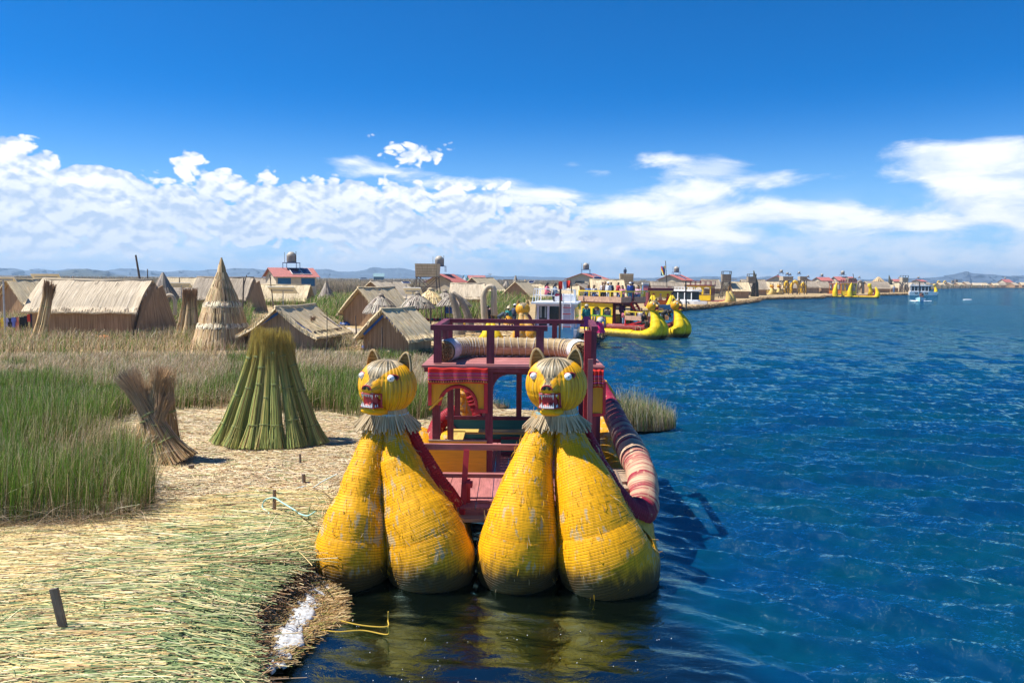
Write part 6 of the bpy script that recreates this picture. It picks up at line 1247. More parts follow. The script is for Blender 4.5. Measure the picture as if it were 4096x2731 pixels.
for k, (x, yb, yt) in enumerate(((3019, 1186, 1082), (3560, 1168, 1100))):
    g = gp(x, yb, ZG); t = at(x - 4, yt, g.y); m = MB(); m.tube([g, g.lerp(t, .5) + Vector((.3, 0, 0)), t], [1.0, .7, .1], 9); tag(m.build('reed_effigy', plain('dark_plume', (.05, .05, .035), .9), None, True), ('tall dark pointed reed effigy beside the second far tower', 'dark pointed reed effigy left of the farthest big tower')[k], 'reed effigy')
# houses with red sheet roofs
def house(cx, by, L, D, hw, hr, yaw, label, roofm=None, wallm=None, win='front', z=ZG, over=.5, panels=0, group=None):
    g = gp(cx, by, z); e = empty('house', g, label, 'house', group, math.radians(yaw)); hx, hy = L / 2, D / 2; wallm = wallm or M_cream; roofm = roofm or M_roofred
    m = MB(); m.add([(-hx, -hy, 0), (hx, -hy, 0), (hx, -hy, hw), (-hx, -hy, hw)], [(0, 1, 2, 3)]); m.add([(-hx, hy, 0), (hx, hy, 0), (hx, hy, hw), (-hx, hy, hw)], [(3, 2, 1, 0)])
    for s in (-1, 1): m.add([(s * hx, -hy, 0), (s * hx, hy, 0), (s * hx, hy, hw), (s * hx, 0, hr - .05), (s * hx, -hy, hw)], [(0, 1, 2, 3, 4)])
    m.build('wall', wallm, e); m = MB(); n = max(8, int((L + 2 * over) / .22) * 2)
    for s in (-1, 1):
        V = []; dz = (hr - hw) / hy * over
        for i in range(n + 1):
            x = -hx - over + (L + 2 * over) * i / n; c = .045 * (i % 2)
            V += [(x, s * (hy + over), hw - dz + c), (x, 0, hr + c), (x, s * (hy + over), hw - dz + c - .04), (x, 0, hr + c - .04)]
        fs = []
        for i in range(n): a = i * 4; fs += [(a, a + 4, a + 5, a + 1), (a + 2, a + 3, a + 7, a + 6), (a, a + 2, a + 6, a + 4)]
        m.add(V, fs + [(0, 1, 3, 2), (n * 4, n * 4 + 2, n * 4 + 3, n * 4 + 1)])
    m.build('roof', roofm, e)
    for s in (-1, 1):
        for sx in (-1, 1): fr = MB(); fr.beam((sx * (hx + over - .04), 0, hr - .12), (sx * (hx + over - .04), s * (hy + over), hw - (hr - hw) / hy * over - .12), .06, .14); fr.build('fascia', M_bw, e)
    if win == 'front':
        for x0, x1, z0, z1, mt, nm in ((-.46, -.14, .30, .90, M_bwin, 'door'), (.12, .46, .58, .90, M_bwin, 'window')):
            w = MB(); w.box(((x0 + x1) / 2 * L, -hy - .02, (z0 + z1) / 2 * hw), ((x1 - x0) * L, .06, (z1 - z0) * hw)); w.build(nm, mt, e)
    elif win == 'gable':
        w = MB(); w.box((-hx - .02, .5, hw * .6), (.06, D * .3, hw * .5)); w.build('window', M_dkglass, e)
    for k in range(panels):
        dz = (hr - hw) / hy; R = Matrix.Rotation(math.atan(dz), 3, 'X'); c = Vector((.2 + k * 1.75, -hy * .50, hw + (hr - hw) * .50 + .12)); pe = empty('solar_panel', g, label.split(',')[0][:40] + (' roof solar panel, left one', ' roof solar panel, right one')[k], 'solar panel', 'roof solar panels', math.radians(yaw))
        m = MB(); m.box(c, (1.55, hy * .85, .05), rot=R); m.build('panel_frame', M_alu, pe); m = MB(); m.box(c + R @ Vector((.03, 0, .03)), (1.38, hy * .8, .015), rot=R); m.build('cells', M_pv, pe)
    return e
def tank(cx, boty, topy, Y, label, s=1.0):
    b = at(cx, boty, Y); H = (boty - topy) / FPX * Y; e = empty('water_tank', b, label, 'water tank', 'water tanks on stands'); st_ = H * .36; r = H * .27; h = H - st_
    m = MB(); m.lathe([(.02, st_), (r * .94, st_), (r, st_ + h * .08), (r * 1.0, st_ + h * .62)], seg=20); m.build('tank_body', M_tank, e, True); m = MB(); m.lathe([(r, st_ + h * .62), (r * .97, st_ + h * .75), (r * .62, st_ + h * .93), (r * .35, st_ + h), (.02, st_ + h)], seg=20); m.build('tank_shoulder', M_tankw, e, True)
    m = MB(); q = r * 1.45
    for sx in (-1, 1):
        for sy in (-1, 1): m.box((sx * q, sy * q, st_ / 2), (.08, .08, st_))
    m.box((0, -q, st_), (2 * q + .1, .08, .1)); m.box((0, q, st_), (2 * q + .1, .08, .1)); m.box((-q, 0, st_), (.08, 2 * q, .1)); m.box((q, 0, st_), (.08, 2 * q, .1)); m.box((0, 0, st_ - .03), (2 * q, 2 * q, .04)); m.build('stand', M_bl, e)
    m = MB(); m.tube([(-q, 0, st_), (-q, 0, st_ + h * .95)], .035, 6); m.tube([(r * 1.05, -.1, st_), (r * 1.05, -.1, st_ + h * 1.05)], .05, 6); m.build('pipe', M_bw, e)
g = gp(1165, 1200, ZG); YH = g.y
house(1165, 1200, 6.6, 5.4, 4.0, 5.25, 34, 'cream house with red sheet roof and blue door and window, left of centre', panels=2); tank(1166, 1076, 1008, YH, 'brown water tank on blue stand over the first red roofed house')
house(1785, 1188, 5.0, 6.0, 3.2, 4.6, 64, 'cream walled house with red roof edge behind the nearest tower', win=''); tank(1757, 1088, 1024, gp(1785, 1188, ZG).y, 'water tank behind the nearest reed lookout tower')
house(2350, 1175, 8.0, 8.4, 3.9, 5.3, 62, 'tan gabled house with thin red roof behind the Peruvian flag', win='gable', panels=1); tank(2343, 1094, 1052, gp(2350, 1175, ZG).y, 'water tank above the tan gabled house in the middle')
house(2700, 1172, 7.0, 7.2, 3.9, 5.3, 52, 'tan house with red roof right of the rainbow flag', win='', panels=1); tank(2705, 1102, 1066, gp(2700, 1172, ZG).y, 'water tank above the house right of the rainbow flag')
house(1905, 1132, 13, 10, 3.4, 6.0, 14, 'green walled shed with bright red roof on the horizon', wallm=plain('green_wall', (.0, .14, .04), .7), win=''); house(1875, 1130, 8, 8, 4.0, 6.5, 20, 'light blue tin shed in front of the green walled shed', roofm=plain('blue_tin', (.12, .28, .42), .4), wallm=plain('pale_tin', (.45, .52, .56), .5), win='')
house(1515, 1128, 8, 7, 4.6, 7.0, 12, 'dark teal tin shed standing in the brown marsh', roofm=plain('teal_tin', (.16, .30, .33), .4), wallm=plain('dark_teal_wall', (.02, .08, .11), .6), win='')
house(3110, 1165, 6, 6.5, 4.0, 5.6, 60, 'tan house behind the far twin lookout, its red roof half hidden', win=''); house(3215, 1165, 4, 4.5, 4.0, 5.4, 70, 'tan gabled house right of the far twin lookout', win='')
house(3289, 1162, 5.5, 5, 4.2, 5.4, 20, 'red roofed house between the twin lookout and the orange boats', win=''); house(3370, 1162, 7.6, 6, 4.3, 5.7, 10, 'large red roofed house behind the orange boats', win=''); house(3675, 1158, 5, 4.5, 4.2, 5.0, 35, 'maroon roofed house above the white ferry', win=''); house(3583, 1160, 3, 3, 4.2, 5.0, 0, 'small red roofed house behind the farthest big tower', win=''); house(4020, 1149, 8, 7, 4.4, 6.6, 20, 'white house with dark red roof on the far right shore', win='')
for k, (x, b, t, y, l) in enumerate(((3125, 1098, 1079, 1170, 'left of the twin lookout, big one'), (3149, 1103, 1089, 1170, 'in the middle of the twin lookout'), (3160, 1104, 1093, 1170, 'small one right of the middle of the twin lookout'), (3111, 1104, 1097, 1170, 'smallest one left of the twin lookout'), (3196, 1100, 1086, 1170, 'right end of the twin lookout'), (3287, 1113, 1095, 1160, 'above the red roofed house left of the orange boats'), (3370, 1108, 1083, 1162, 'above the large red roofed house'), (3232, 1113, 1101, 1160, 'right of the tan gabled house far off'), (3437, 1115, 1105, 1160, 'behind the tall grey arch'), (3597, 1117, 1107, 1160, 'left of the farthest big tower'), (3673, 1118, 1106, 1158, 'above the maroon roofed house'), (4020, 1120, 1109, 1148, 'above the white house on the far right'))): tank(x, b, t, gp(x, y, ZG).y, 'far water tank on blue stand ' + l)
e = empty('toilet_cabin', gp(2587, 1178, ZG), 'blue portable cabin with white lid among the far huts', 'cabin'); Yc = gp(2587, 1178, ZG).y; m = MB(); m.box((0, 0, 1.3), (2.1, 1.8, 2.6)); m.build('cabin_body', plain('cabin_blue', (.02, .2, .5), .4), e); m = MB(); m.box((0, 0, 2.8), (2.4, 2.1, .5)); m.build('cabin_lid', M_white, e)
m = MB(); g = gp(1455, 1125, .6); e = empty('parked_boat', g, 'white boat lying far off in the brown marsh', 'boat'); m.slab([(-4.5, 0), (-3.5, -.9), (3.5, -.9), (4.5, 0), (3.5, .9), (-3.5, .9)], 0, .8, Matrix.Translation((0, 0, 1.6))); m.build('hull', M_white, e); m = MB(); m.box((0, 0, 2.8), (5, 1.5, .8)); m.build('cabin', M_dkglass, e)
# ---------------------------------------------------------------- people
def cmat(c, rough=.8): return plain('fabric_' + '_'.join('%d' % int(round(x * 99)) for x in c), c, rough, .22, 6)
SKIN = [plain('skin_brown', (.36, .19, .11), .6, .08), plain('skin_light', (.50, .29, .19), .6, .08)]
HAIR = plain('black_hair', (.012, .010, .010), .45, .2)
def limb(a, b, t): return Vector(a).lerp(Vector(b), t)
def person(loc, yaw, pose, top, bottom, label, s=1.0, hat=None, skirt=False, longhair=False, group=None, bag=None, skin=0, braid=False, arm=None):
    """local frame: faces -Y, feet (or seat) at z 0"""
    if s < 1: pass
    e = empty('person', loc, label, 'person', group, math.radians(yaw)); e.scale = (s, s, s)
    J = {}
    if pose == 'stand': J = dict(hip=(0, 0, .92), ch=(0, .01, 1.28), nk=(0, 0, 1.46), hd=(0, -.02, 1.60), kL=(.10, -.02, .50), kR=(-.10, .0, .50), fL=(.11, 0, .07), fR=(-.11, .03, .07), eL=(.25, .03, 1.13), eR=(-.25, .03, 1.13), wL=(.26, -.08, .90), wR=(-.26, -.08, .90))
    elif pose == 'walk': J = dict(hip=(0, 0, .90), ch=(0, -.03, 1.27), nk=(0, -.05, 1.45), hd=(0, -.08, 1.59), kL=(.10, -.16, .50), kR=(-.10, .04, .48), fL=(.11, -.16, .07), fR=(-.11, .34, .12), eL=(.25, .12, 1.15), eR=(-.25, -.12, 1.14), wL=(.24, .06, .94), wR=(-.22, -.30, 1.02))
    elif pose == 'bend': J = dict(hip=(0, .12, .90), ch=(0, -.20, 1.12), nk=(0, -.38, 1.14), hd=(0, -.52, 1.10), kL=(.11, .06, .48), kR=(-.11, .06, .48), fL=(.13, .10, .07), fR=(-.13, .14, .07), eL=(.22, -.34, .88), eR=(-.22, -.34, .88), wL=(.12, -.50, .72), wR=(-.12, -.50, .70))
    elif pose == 'sit': J = dict(hip=(0, 0, .48), ch=(0, -.02, .84), nk=(0, -.03, 1.02), hd=(0, -.06, 1.16), kL=(.13, -.44, .50), kR=(-.13, -.44, .50), fL=(.13, -.46, .08), fR=(-.13, -.50, .08), eL=(.24, -.06, .72), eR=(-.24, -.06, .72), wL=(.12, -.30, .62), wR=(-.12, -.30, .62))
    if arm == 'fwd': 
        for k_, sx in (('L', 1), ('R', -1)): J['e' + k_] = (sx * .22, J['nk'][1] - .24, J['nk'][2] - .12); J['w' + k_] = (sx * .14, J['nk'][1] - .44, J['nk'][2] + .02)
    if arm == 'head': J['eL'] = (.30, J['nk'][1] - .1, J['nk'][2] + .02); J['wL'] = (.10, J['hd'][1] - .12, J['hd'][2] + .02)
    sL, sR = [(x * .18, J['nk'][1] * .85 + J['ch'][1] * .15, J['nk'][2] - .045) for x in (1, -1)]
    vs, es, rr = [], [], []
    def V(p, r): vs.append(tuple(p)); rr.append(r); return len(vs) - 1
    def E(a, b): es.append((a, b))
    hip = V(J['hip'], .13); wa = V(limb(J['hip'], J['ch'], .5), .115); ch = V(J['ch'], .14); nk = V(J['nk'], .055); h1 = V(limb(J['nk'], J['hd'], .55), .062); h2 = V(J['hd'], .092); h3 = V(Vector(J['hd']) + (Vector(J['hd']) - Vector(J['nk'])).normalized() * .085, .07)
    nose = V(Vector(J['hd']) + Vector((0, -.10, -.02 if pose != 'bend' else -.06)), .016)
    for a, b in ((hip, wa), (wa, ch), (ch, nk), (nk, h1), (h1, h2), (h2, h3), (h2, nose)): E(a, b)
    for sx in (1, -1): er = V(Vector(J['hd']) + Vector((sx * .088, .01, 0)), .018); E(h2, er)
    for S, sh, sx in (('L', sL, 1), ('R', sR, -1)):
        a = V(sh, .062); b = V(J['e' + S], .042); c = V(J['w' + S], .027); E(ch, a); E(a, b); E(b, c)
        d = (Vector(J['w' + S]) - Vector(J['e' + S])).normalized(); sd = Vector((1, 0, 0)); up = d.cross(sd).normalized(); pm = V(Vector(J['w' + S]) + d * .05, .030); E(c, pm)
        for k in range(4):
            o_ = sd * ((k - 1.5) * .021); f1 = V(Vector(J['w' + S]) + d * .10 + o_, .0095); f2 = V(Vector(J['w' + S]) + d * (.145 - .008 * abs(k - 1.5)) + o_ + up * -.018, .008); E(pm, f1); E(f1, f2)
        t1 = V(Vector(J['w' + S]) + d * .055 + sd * (-sx * .045), .011); t2 = V(Vector(J['w' + S]) + d * .09 + sd * (-sx * .055) - up * .01, .009); E(pm, t1); E(t1, t2)
        a = V(limb(J['hip'], J['k' + S], .15) + Vector((sx * .03, 0, 0)), .088); b = V(J['k' + S], .056); c = V(limb(J['k' + S], J['f' + S], .5), .05); g_ = V(J['f' + S], .036); to = V(Vector(J['f' + S]) + Vector((0, -.15, -.035)), .032); E(hip, a); E(a, b); E(b, c); E(c, g_); E(g_, to)
    me = bpy.data.meshes.new('body'); me.from_pydata(vs, es, []); me.update(); bo = bpy.data.objects.new('body', me); col.objects.link(bo); bo.parent = e; me.materials.append(SKIN[skin])
    md = bo.modifiers.new('skin', 'SKIN'); md.use_smooth_shade = True
    for i, q in enumerate(me.skin_vertices[0].data): q.radius = (rr[i], rr[i] * (.8 if i in (hip, wa, ch) else 1)); q.use_root = (i == hip)
    bo.modifiers.new('sub', 'SUBSURF').levels = 1; bo.modifiers['sub'].render_levels = 1
    # clothes follow the limbs
    m = MB(); hp, chv, nkv = Vector(J['hip']), Vector(J['ch']), Vector(J['nk'])
    tor = [hp.lerp(chv, -.05), hp.lerp(chv, .5), chv, chv.lerp(nkv, .62), nkv.lerp(chv, .12)]; k0 = m.n; m.tube(tor, [.165, .150, .175, .150, .075], 14); a = m.v[-1]
    for i, c in enumerate(tor): rw = a[i * 14:(i + 1) * 14]; rw[:, 0] = c.x + (rw[:, 0] - c.x) * 1.22; a[i * 14:(i + 1) * 14] = rw
    for S, sh in (('L', sL), ('R', sR)): m.tube([limb(sh, (0, sh[1], sh[2]), .25), sh, limb(sh, J['e' + S], .5), J['e' + S], limb(J['e' + S], J['w' + S], .85)], [.075, .078, .064, .056, .045], 9)
    m.build('top', cmat(top), e, True)
    m = MB()
    if skirt:
        if pose == 'sit': m.tube([hp + Vector((0, .02, .06)), hp + Vector((0, -.15, .03)), hp + Vector((0, -.45, .03)), hp + Vector((0, -.52, -.12)), hp + Vector((0, -.52, -.34))], [.19, .22, .22, .22, .26], 14)
        else:
            n = 26; z0, z1 = J['hip'][2] + .10, .34; prof = [(1.0, z1), (.92, z1 + .18), (.72, z0 - .22), (.42, z0)]; V_ = []; 
            for f, z in prof:
                for k in range(n): q = 2 * math.pi * k / n; r = .40 * f * (1 + .06 * math.sin(q * 9)); V_.append((r * math.cos(q), J['hip'][1] * .8 + r * .9 * math.sin(q), z))
            m.add(V_, [(i * n + k, i * n + (k + 1) % n, (i + 1) * n + (k + 1) % n, (i + 1) * n + k) for i in range(3) for k in range(n)])
        m.build('skirt', cmat(bottom), e, True)
    else:
        m.tube([hp + Vector((0, 0, .08)), hp, hp - Vector((0, 0, .08))], [.150, .165, .13], 12)
        for S, sx in (('L', 1), ('R', -1)): h_ = Vector(J['hip']) + Vector((sx * .085, 0, -.02)); m.tube([h_, limb(h_, J['k' + S], .5), J['k' + S], limb(J['k' + S], J['f' + S], .5), limb(J['k' + S], J['f' + S], .93)], [.112, .098, .078, .070, .066], 10)
        m.build('trousers', cmat(bottom), e, True)
    for S in ('L', 'R'): m = MB(); f = Vector(J['f' + S]); m.ball((f.x, f.y - .07, f.z - .025), .055, 10, 6, (.95, 2.2, .8)); m.build('shoe', M_black, e, True)
    hd = Vector(J['hd']); m = MB(); m.ball(hd + Vector((0, .025, .035)), .112, 14, 9, (.98, 1.0, 1.02)); a = m.v[-1]; fr = (a[:, 1] < hd.y - .05) & (a[:, 2] < hd.z + .07); a[fr, 1] = hd.y - .045
    if longhair: m.tube([hd + Vector((0, .07, .02)), hd + Vector((0, .13, -.12)), hd + Vector((0, .15, -.32)), hd + Vector((0, .14, -.50))], [.08, .09, .075, .03], 9)
    if braid:
        for sx in (-1, 1): m.tube([hd + Vector((sx * .06, .09, -.04)), hd + Vector((sx * .09, .14, -.2)), hd + Vector((sx * .10, .17, -.48))], [.03, .03, .018], 7)
    m.build('hair', HAIR, e, True)
    for sx in (-1, 1): m = MB(); m.ball(hd + Vector((sx * .034, -.083, .012)), .011, 8, 6); m.build('eye', M_black, e, True)
    if hat:
        kind, hc = hat; m = MB(); c = hd + Vector((0, .01, .06))
        if kind == 'cap': m.ball(c + Vector((0, 0, .02)), .118, 14, 8, (1, 1.05, .85)); m.slab([(x, y) for x, y in [(-.09, -.09), (.09, -.09), (.08, -.2), (0, -.23), (-.08, -.2)]], 0, .012, Matrix.Translation(c + Vector((0, 0, .02))))
        else: m.lathe([(.02, 0), (.20, -.02), (.21, 0), (.115, .02), (.11, .12), (.06, .16), (.01, .165)], c, 18)
        m.build('hat', cmat(hc, .7), e, True)
    if bag: m = MB(); c = Vector(J['ch']) + Vector((0, .24, -.02)); m.ball(c, .2, 12, 8, (.85, .62, 1.15)); b = m.build('backpack', cmat(bag, .6), e, True)
    return e
def pz(px, by, z=ZG): return gp(px, by, z)
person(pz(1952, 1312), 165, 'stand', (.015, .013, .013), (.01, .02, .07), 'person in black shirt with a black backpack, leftmost of the standing group', bag=(.012, .013, .02))
person(pz(1968, 1306), 190, 'stand', (.50, .27, .28), (.05, .03, .03), 'person in pale pink jacket behind the black backpack')
person(pz(2002, 1314), 95, 'bend', (.05, .07, .10), (.01, .015, .05), 'person in grey blue jacket bending over to the right')
person(pz(2034, 1312), 170, 'stand', (.02, .25, .24), (.85, .36, .01), 'woman in orange skirt, teal top and straw hat in the group', .94, ('brim', (.72, .62, .42)), True)
person(pz(2056, 1310), 130, 'walk', (.035, .045, .09), (.02, .03, .07), 'man in dark blue with a white cap stepping onto the boat', 1.06, ('cap', (.75, .75, .73)))
# ---------------------------------------------------------------- reed boats of the middle and far distance
M_fy = reedpaint('bright_yellow_bundle', (0.84, 0.58, 0.004), (0.40, 0.32, 0.16), su=10, rings=.10, wear=.12); M_fs = reedpaint('straw_yellow_bundle', (0.66, 0.46, 0.12), (0.55, 0.42, 0.22), su=10, rings=.10, wear=.4)
M_fr = reedpaint('dull_red_roll', (.26, .055, .055), (.4, .25, .2), su=10, rings=.12, wear=.2, dirt=False); M_fb = thatch('straw_boat', (.3, .22, .12), (.5, .4, .25), (.66, .55, .36), 14, 2, .02, .3)
M_yp = plain('yellow_paint', (.85, .56, .004), .45, .06, 2); M_yr = plain('yellow_rail', (.80, .60, .04), .5, .05); M_or2 = plain('orange_paint', (.75, .22, .015), .5, .1, 2); M_mrn = plain('maroon_paint', (.17, .015, .025), .5, .2, 2); M_red2 = plain('bright_red_paint', (.55, .02, .02), .5, .1); M_fasc = plain('salmon_fascia', (.55, .33, .22), .8, .2, 6); M_grn = plain('green_trim', (.12, .32, .02), .6, .2)
def reed_prow(parent, x, y, z, side, h, r, mat, rollmat=None, head=None, fwd=1, name='prow'):
    """two bundles curving up at the end of one hull; fwd = +1 end at +X, -1 end at -X"""
    f = fwd
    for s in (-1, 1):
        pts = [(x - f * 2.2, y + s * r * .75, z + .15, r * .8), (x - f * 1.1, y + s * r * .8, z + .12, r * .95), (x - f * .25, y + s * r * .85, z + .35, r * 1.1), (x + f * .05, y + s * r * .72, z + h * .35, r * 1.0), (x - f * .12, y + s * r * .45, z + h * .62, r * .72), (x - f * .38, y + s * r * .28, z + h * .85, r * .45), (x - f * .50, y + s * r * .2, z + h, r * (.36 if head else .12))]
        bundle(pts, 120, 20, rings=.1, amp=.008, seed=3).build(name, mat, parent, True)
    if rollmat: bundle([(x - f * 2.2, y, z + .72, r * .5), (x - f * 1.4, y, z + .74, r * .5), (x - f * .85, y, z + .95, r * .48), (x - f * .62, y, z + h * .5, r * .4), (x - f * .62, y, z + h * .72, r * .28), (x - f * .62, y, z + h * .9, r * .12)], 90, 14, rings=.1, amp=.01).build('gunwale_roll', rollmat, parent, True)
def reed_hull(parent, x0, x1, y, r, mat, rollmat):
    for s in (-1, 1): bundle([(x0, y + s * r * .75, .15, r * .8), ((x0 + x1) / 2, y + s * r * .8, .08, r * .9), (x1, y + s * r * .75, .15, r * .8)], 90, 18, rings=.1, amp=.008).build('hull_bundle', mat, parent, True)
    bundle([(x0, y, .72, r * .5), ((x0 + x1) / 2, y, .66, r * .5), (x1, y, .72, r * .5)], 60, 14, rings=.1, amp=.01).build('gunwale_roll', rollmat, parent, True)
def arcade(parent, x0, x1, y, z0, z1, n, mat, trim, axis='x', thick=.08):
    """boarded wall with a low dado and arched openings above"""
    def W(a, b, c, name, mt): 
        m = MB(); 
        if axis == 'x': m.box(((a[0] + a[1]) / 2, y + c, (b[0] + b[1]) / 2), (a[1] - a[0], thick, b[1] - b[0]))
        else: m.box((y + c, (a[0] + a[1]) / 2, (b[0] + b[1]) / 2), (thick, a[1] - a[0], b[1] - b[0]))
        return m.build(name, mt, parent)
    H = z1 - z0; zd = z0 + H * .38; W((x0, x1), (z0, zd), 0, 'dado_panel', mat); W((x0, x1), (zd - .001, zd + .09), -.02, 'sill_rail', trim); W((x0, x1), (z1 - .12, z1), 0, 'wall_head', mat)
    w = (x1 - x0) / n; za = z1 - .12; m = MB(); t = MB()
    for i in range(n):
        cx = x0 + w * (i + .5); ra = w * .38; arc = [(cx + ra * math.cos(q), za - .18 - ra * .7 + ra * .7 * math.sin(q)) for q in np.linspace(0, math.pi, 9)]; pts = [(cx + w / 2, zd + .09), (cx + w / 2, za), (cx - w / 2, za), (cx - w / 2, zd + .09)]
        for k in range(8):
            (xa, z_a), (xb, z_b) = arc[k], arc[k + 1]; q = [(xa, z_a), (xa, za), (xb, za), (xb, z_b)]; 
            for yy in (-thick / 2, thick / 2): m.add([(p[0], y + yy, p[1]) if axis == 'x' else (y + yy, p[0], p[1]) for p in q], [(0, 1, 2, 3)])
        for sx in (-1, 1):
            xx = sorted((cx + sx * ra, cx + sx * w / 2)); c = (xx[0] + xx[1]) / 2; zz = (zd + .09 + za) / 2
            if axis == 'x': m.box((c, y, zz), (xx[1] - xx[0], thick, za - zd - .09)); t.box((cx + sx * ra * .98, y - .0, (zd + za - .3) / 2), (.05, thick + .04, za - zd - .3))
            else: m.box((y, c, zz), (thick, xx[1] - xx[0], za - zd - .09)); t.box((y, cx + sx * ra * .98, (zd + za - .3) / 2), (thick + .04, .05, za - zd - .3))
    m.build('arcade', mat, parent); t.build('arch_trim', trim, parent)
def rails(parent, x0, x1, y0, y1, z0, h, mat, n=4, w=.09, name='upper_rail', sides='xyXY'):
    m = MB()
    for x, y in [(x0, y0), (x1, y0), (x0, y1), (x1, y1)] + [(x0 + (x1 - x0) * k / n, yy) for k in range(1, n) for yy in (y0, y1)]: m.box((x, y, z0 + h / 2), (w, w, h))
    for yy in (y0, y1): m.box(((x0 + x1) / 2, yy, z0 + h), (x1 - x0 + w, w * 1.1, w))
    for xx in (x0, x1): m.box((xx, (y0 + y1) / 2, z0 + h), (w * 1.1, y1 - y0, w))
    m.build(name, mat, parent)
def yawof(deg): return math.radians(deg)
def placed(name, px, by, yaw, label, cat='boat', group=None, z=0.0): g = gp(px, by, z); return empty(name, (g.x, g.y, z), label, cat, group, math.radians(yaw))
# --- double deck cat boat: local +X is the bow, turned towards the camera
cb = placed('cat_boat', 2628, 1354, -47, 'double deck yellow cat boat crowded with passengers, two cat heads facing right')
for y in (0.0, 2.9):
    reed_prow(cb, .1, y, -.05, 0, 2.15, .50, M_fy, M_fr, True); reed_hull(cb, -7.6, -1.9, y, .50, M_fy, M_fr)
    cat_head(cb, (-.42, y, 1.95), math.radians(90 - 10), 1.12, False)
m = MB(); m.box((-4.6, 1.22, .80), (6.6, 2.5, .08)); m.build('deck', M_pink, cb)
arcade(cb, -7.4, -4.2, -.05, .80, 2.45, 3, M_yp, M_grn); arcade(cb, -7.4, -4.2, 2.5, .80, 2.45, 3, M_yp, M_grn)
m = MB(); m.box((-4.2, .12, 1.65), (.1, .3, 1.6)); m.box((-4.2, 2.3, 1.65), (.1, .3, 1.6)); m.box((-4.2, 1.2, 2.36), (.1, 2.5, .22)); m.build('front_frame', M_mrn, cb)
m = MB(); m.box((-5.4, 1.22, 2.51), (4.4, 2.9, .10)); m.build('upper_deck', M_mrn, cb)
for a, b_ in (((-5.4, -.24, 2.75), (4.4, .07, .42)), ((-5.4, 2.68, 2.75), (4.4, .07, .42)), ((-3.2, 2.0, 2.75), (.07, 1.4, .42)), ((-3.2, .35, 2.75), (.07, 1.1, .42)), ((-7.6, 1.22, 2.75), (.07, 2.9, .42))): m = MB(); m.box(a, b_); m.build('fascia_panel', M_fasc, cb)
rails(cb, -7.55, -3.25, -.2, 2.64, 2.95, .42, M_yr, 4, .10)
st_ = MB(); 
for d in (.95, 1.55): st_.beam((-1.9, d, .84), (-3.3, d, 2.55), .09, .16)
st_.build('stringer', M_red2, cb); 
for k in range(7): f = (k + .5) / 7; m = MB(); m.box((-1.9 - 1.4 * f, 1.25, .84 + 1.71 * f), (.24, .6, .05)); m.build('stair_tread', M_mrn, cb)
for a, b_ in (((-1.9, -.15, 1.42), (2.0, .06, .34)), ((-.92, .5, 1.42), (.06, 1.3, .34)), ((-.92, 2.2, 1.42), (.06, .6, .34)), ((-1.9, 2.6, 1.42), (2.0, .06, .34))): m = MB(); m.box(a, b_); m.build('bow_panel', M_fasc, cb)
rails(cb, -2.9, -.9, -.15, 2.6, 1.58, .30, M_yr, 2, .07, 'bow_rail')
m = MB(); m.beam((-2.8, -.17, .86), (-1.0, -.17, 1.26), .07); m.beam((-2.9, -.17, .9), (-.9, -.17, .9), .07); m.box((-2.85, -.17, 1.05), (.08, .08, .5)); m.box((-.95, -.17, 1.05), (.08, .08, .5)); m.build('bow_brace', M_red2, cb)
m = MB(); m.tube([(-1.5 + .25 * math.cos(a), -.33, .62 + .22 * math.sin(a)) for a in np.linspace(0, 12, 40)], .03, 5); m.build('rope_coil', M_bare, cb)
def cbp(x, y, z): return cb.matrix_basis @ Vector((x, y, z))
bpy.context.view_layer.update(); Mcb = Matrix.Translation(cb.location) @ Matrix.Rotation(cb.rotation_euler.z, 4, 'Z')
TOPS = [((.04, .12, .32), (.02, .05, .12)), ((.45, .45, .5), (.02, .07, .2)), ((.6, .55, .55), (.05, .05, .06)), ((.12, .07, .06), (.03, .02, .02)), ((.72, .76, .86), (.6, .62, .66)), ((.5, .04, .05), (.02, .03, .08)), ((.55, .2, .28), (.1, .15, .3)), ((.02, .08, .4), (.05, .2, .4)), ((.02, .02, .03), (.1, .03, .06)), ((.62, .36, .48), (.15, .3, .5)), ((.03, .04, .08), (.03, .03, .03))]
names = ['boy in blue leaning on the left end of the upper yellow rail', 'long haired person in grey and jeans second on the upper rail', 'person in pale top third along the upper rail', 'person in brown with a brown hat on the upper deck', 'man in white shirt with a white cap at the middle of the upper rail', 'person in red behind the man in white', 'person in pink at the head of the stairs', 'boy in bright blue on the boat stairs with a white cap', 'person in black with dark cap right of the stairs', 'girl in pale pink sitting at the right end of the upper deck', 'person in navy behind the upper deck passengers']
pos = [(-7.0, .25, 0), (-6.35, .2, 0), (-5.9, .7, 1), (-5.4, .4, 1), (-4.85, .15, 1), (-4.4, .8, 1), (-3.8, .6, 0), (-3.5, 1.15, 1), (-3.7, 1.7, 1), (-3.6, 2.3, 0), (-5.8, 1.6, 1)]
for i, ((tp, bt), nm_, (x, y, stnd)) in enumerate(zip(TOPS, names, pos)):
    p = Mcb @ Vector((x, y, 2.57)); person(p, random.choice((-30, 10, -60)), 'stand' if stnd else 'sit', tp, bt, nm_, .86 if stnd else .98, ('cap', (.8, .8, .82)) if i in (4, 7) else (('brim', (.25, .13, .07)) if i == 3 else (('cap', (.03, .04, .1)) if i == 8 else None)), longhair=i in (1, 6, 9), group='passengers of the double deck cat boat')
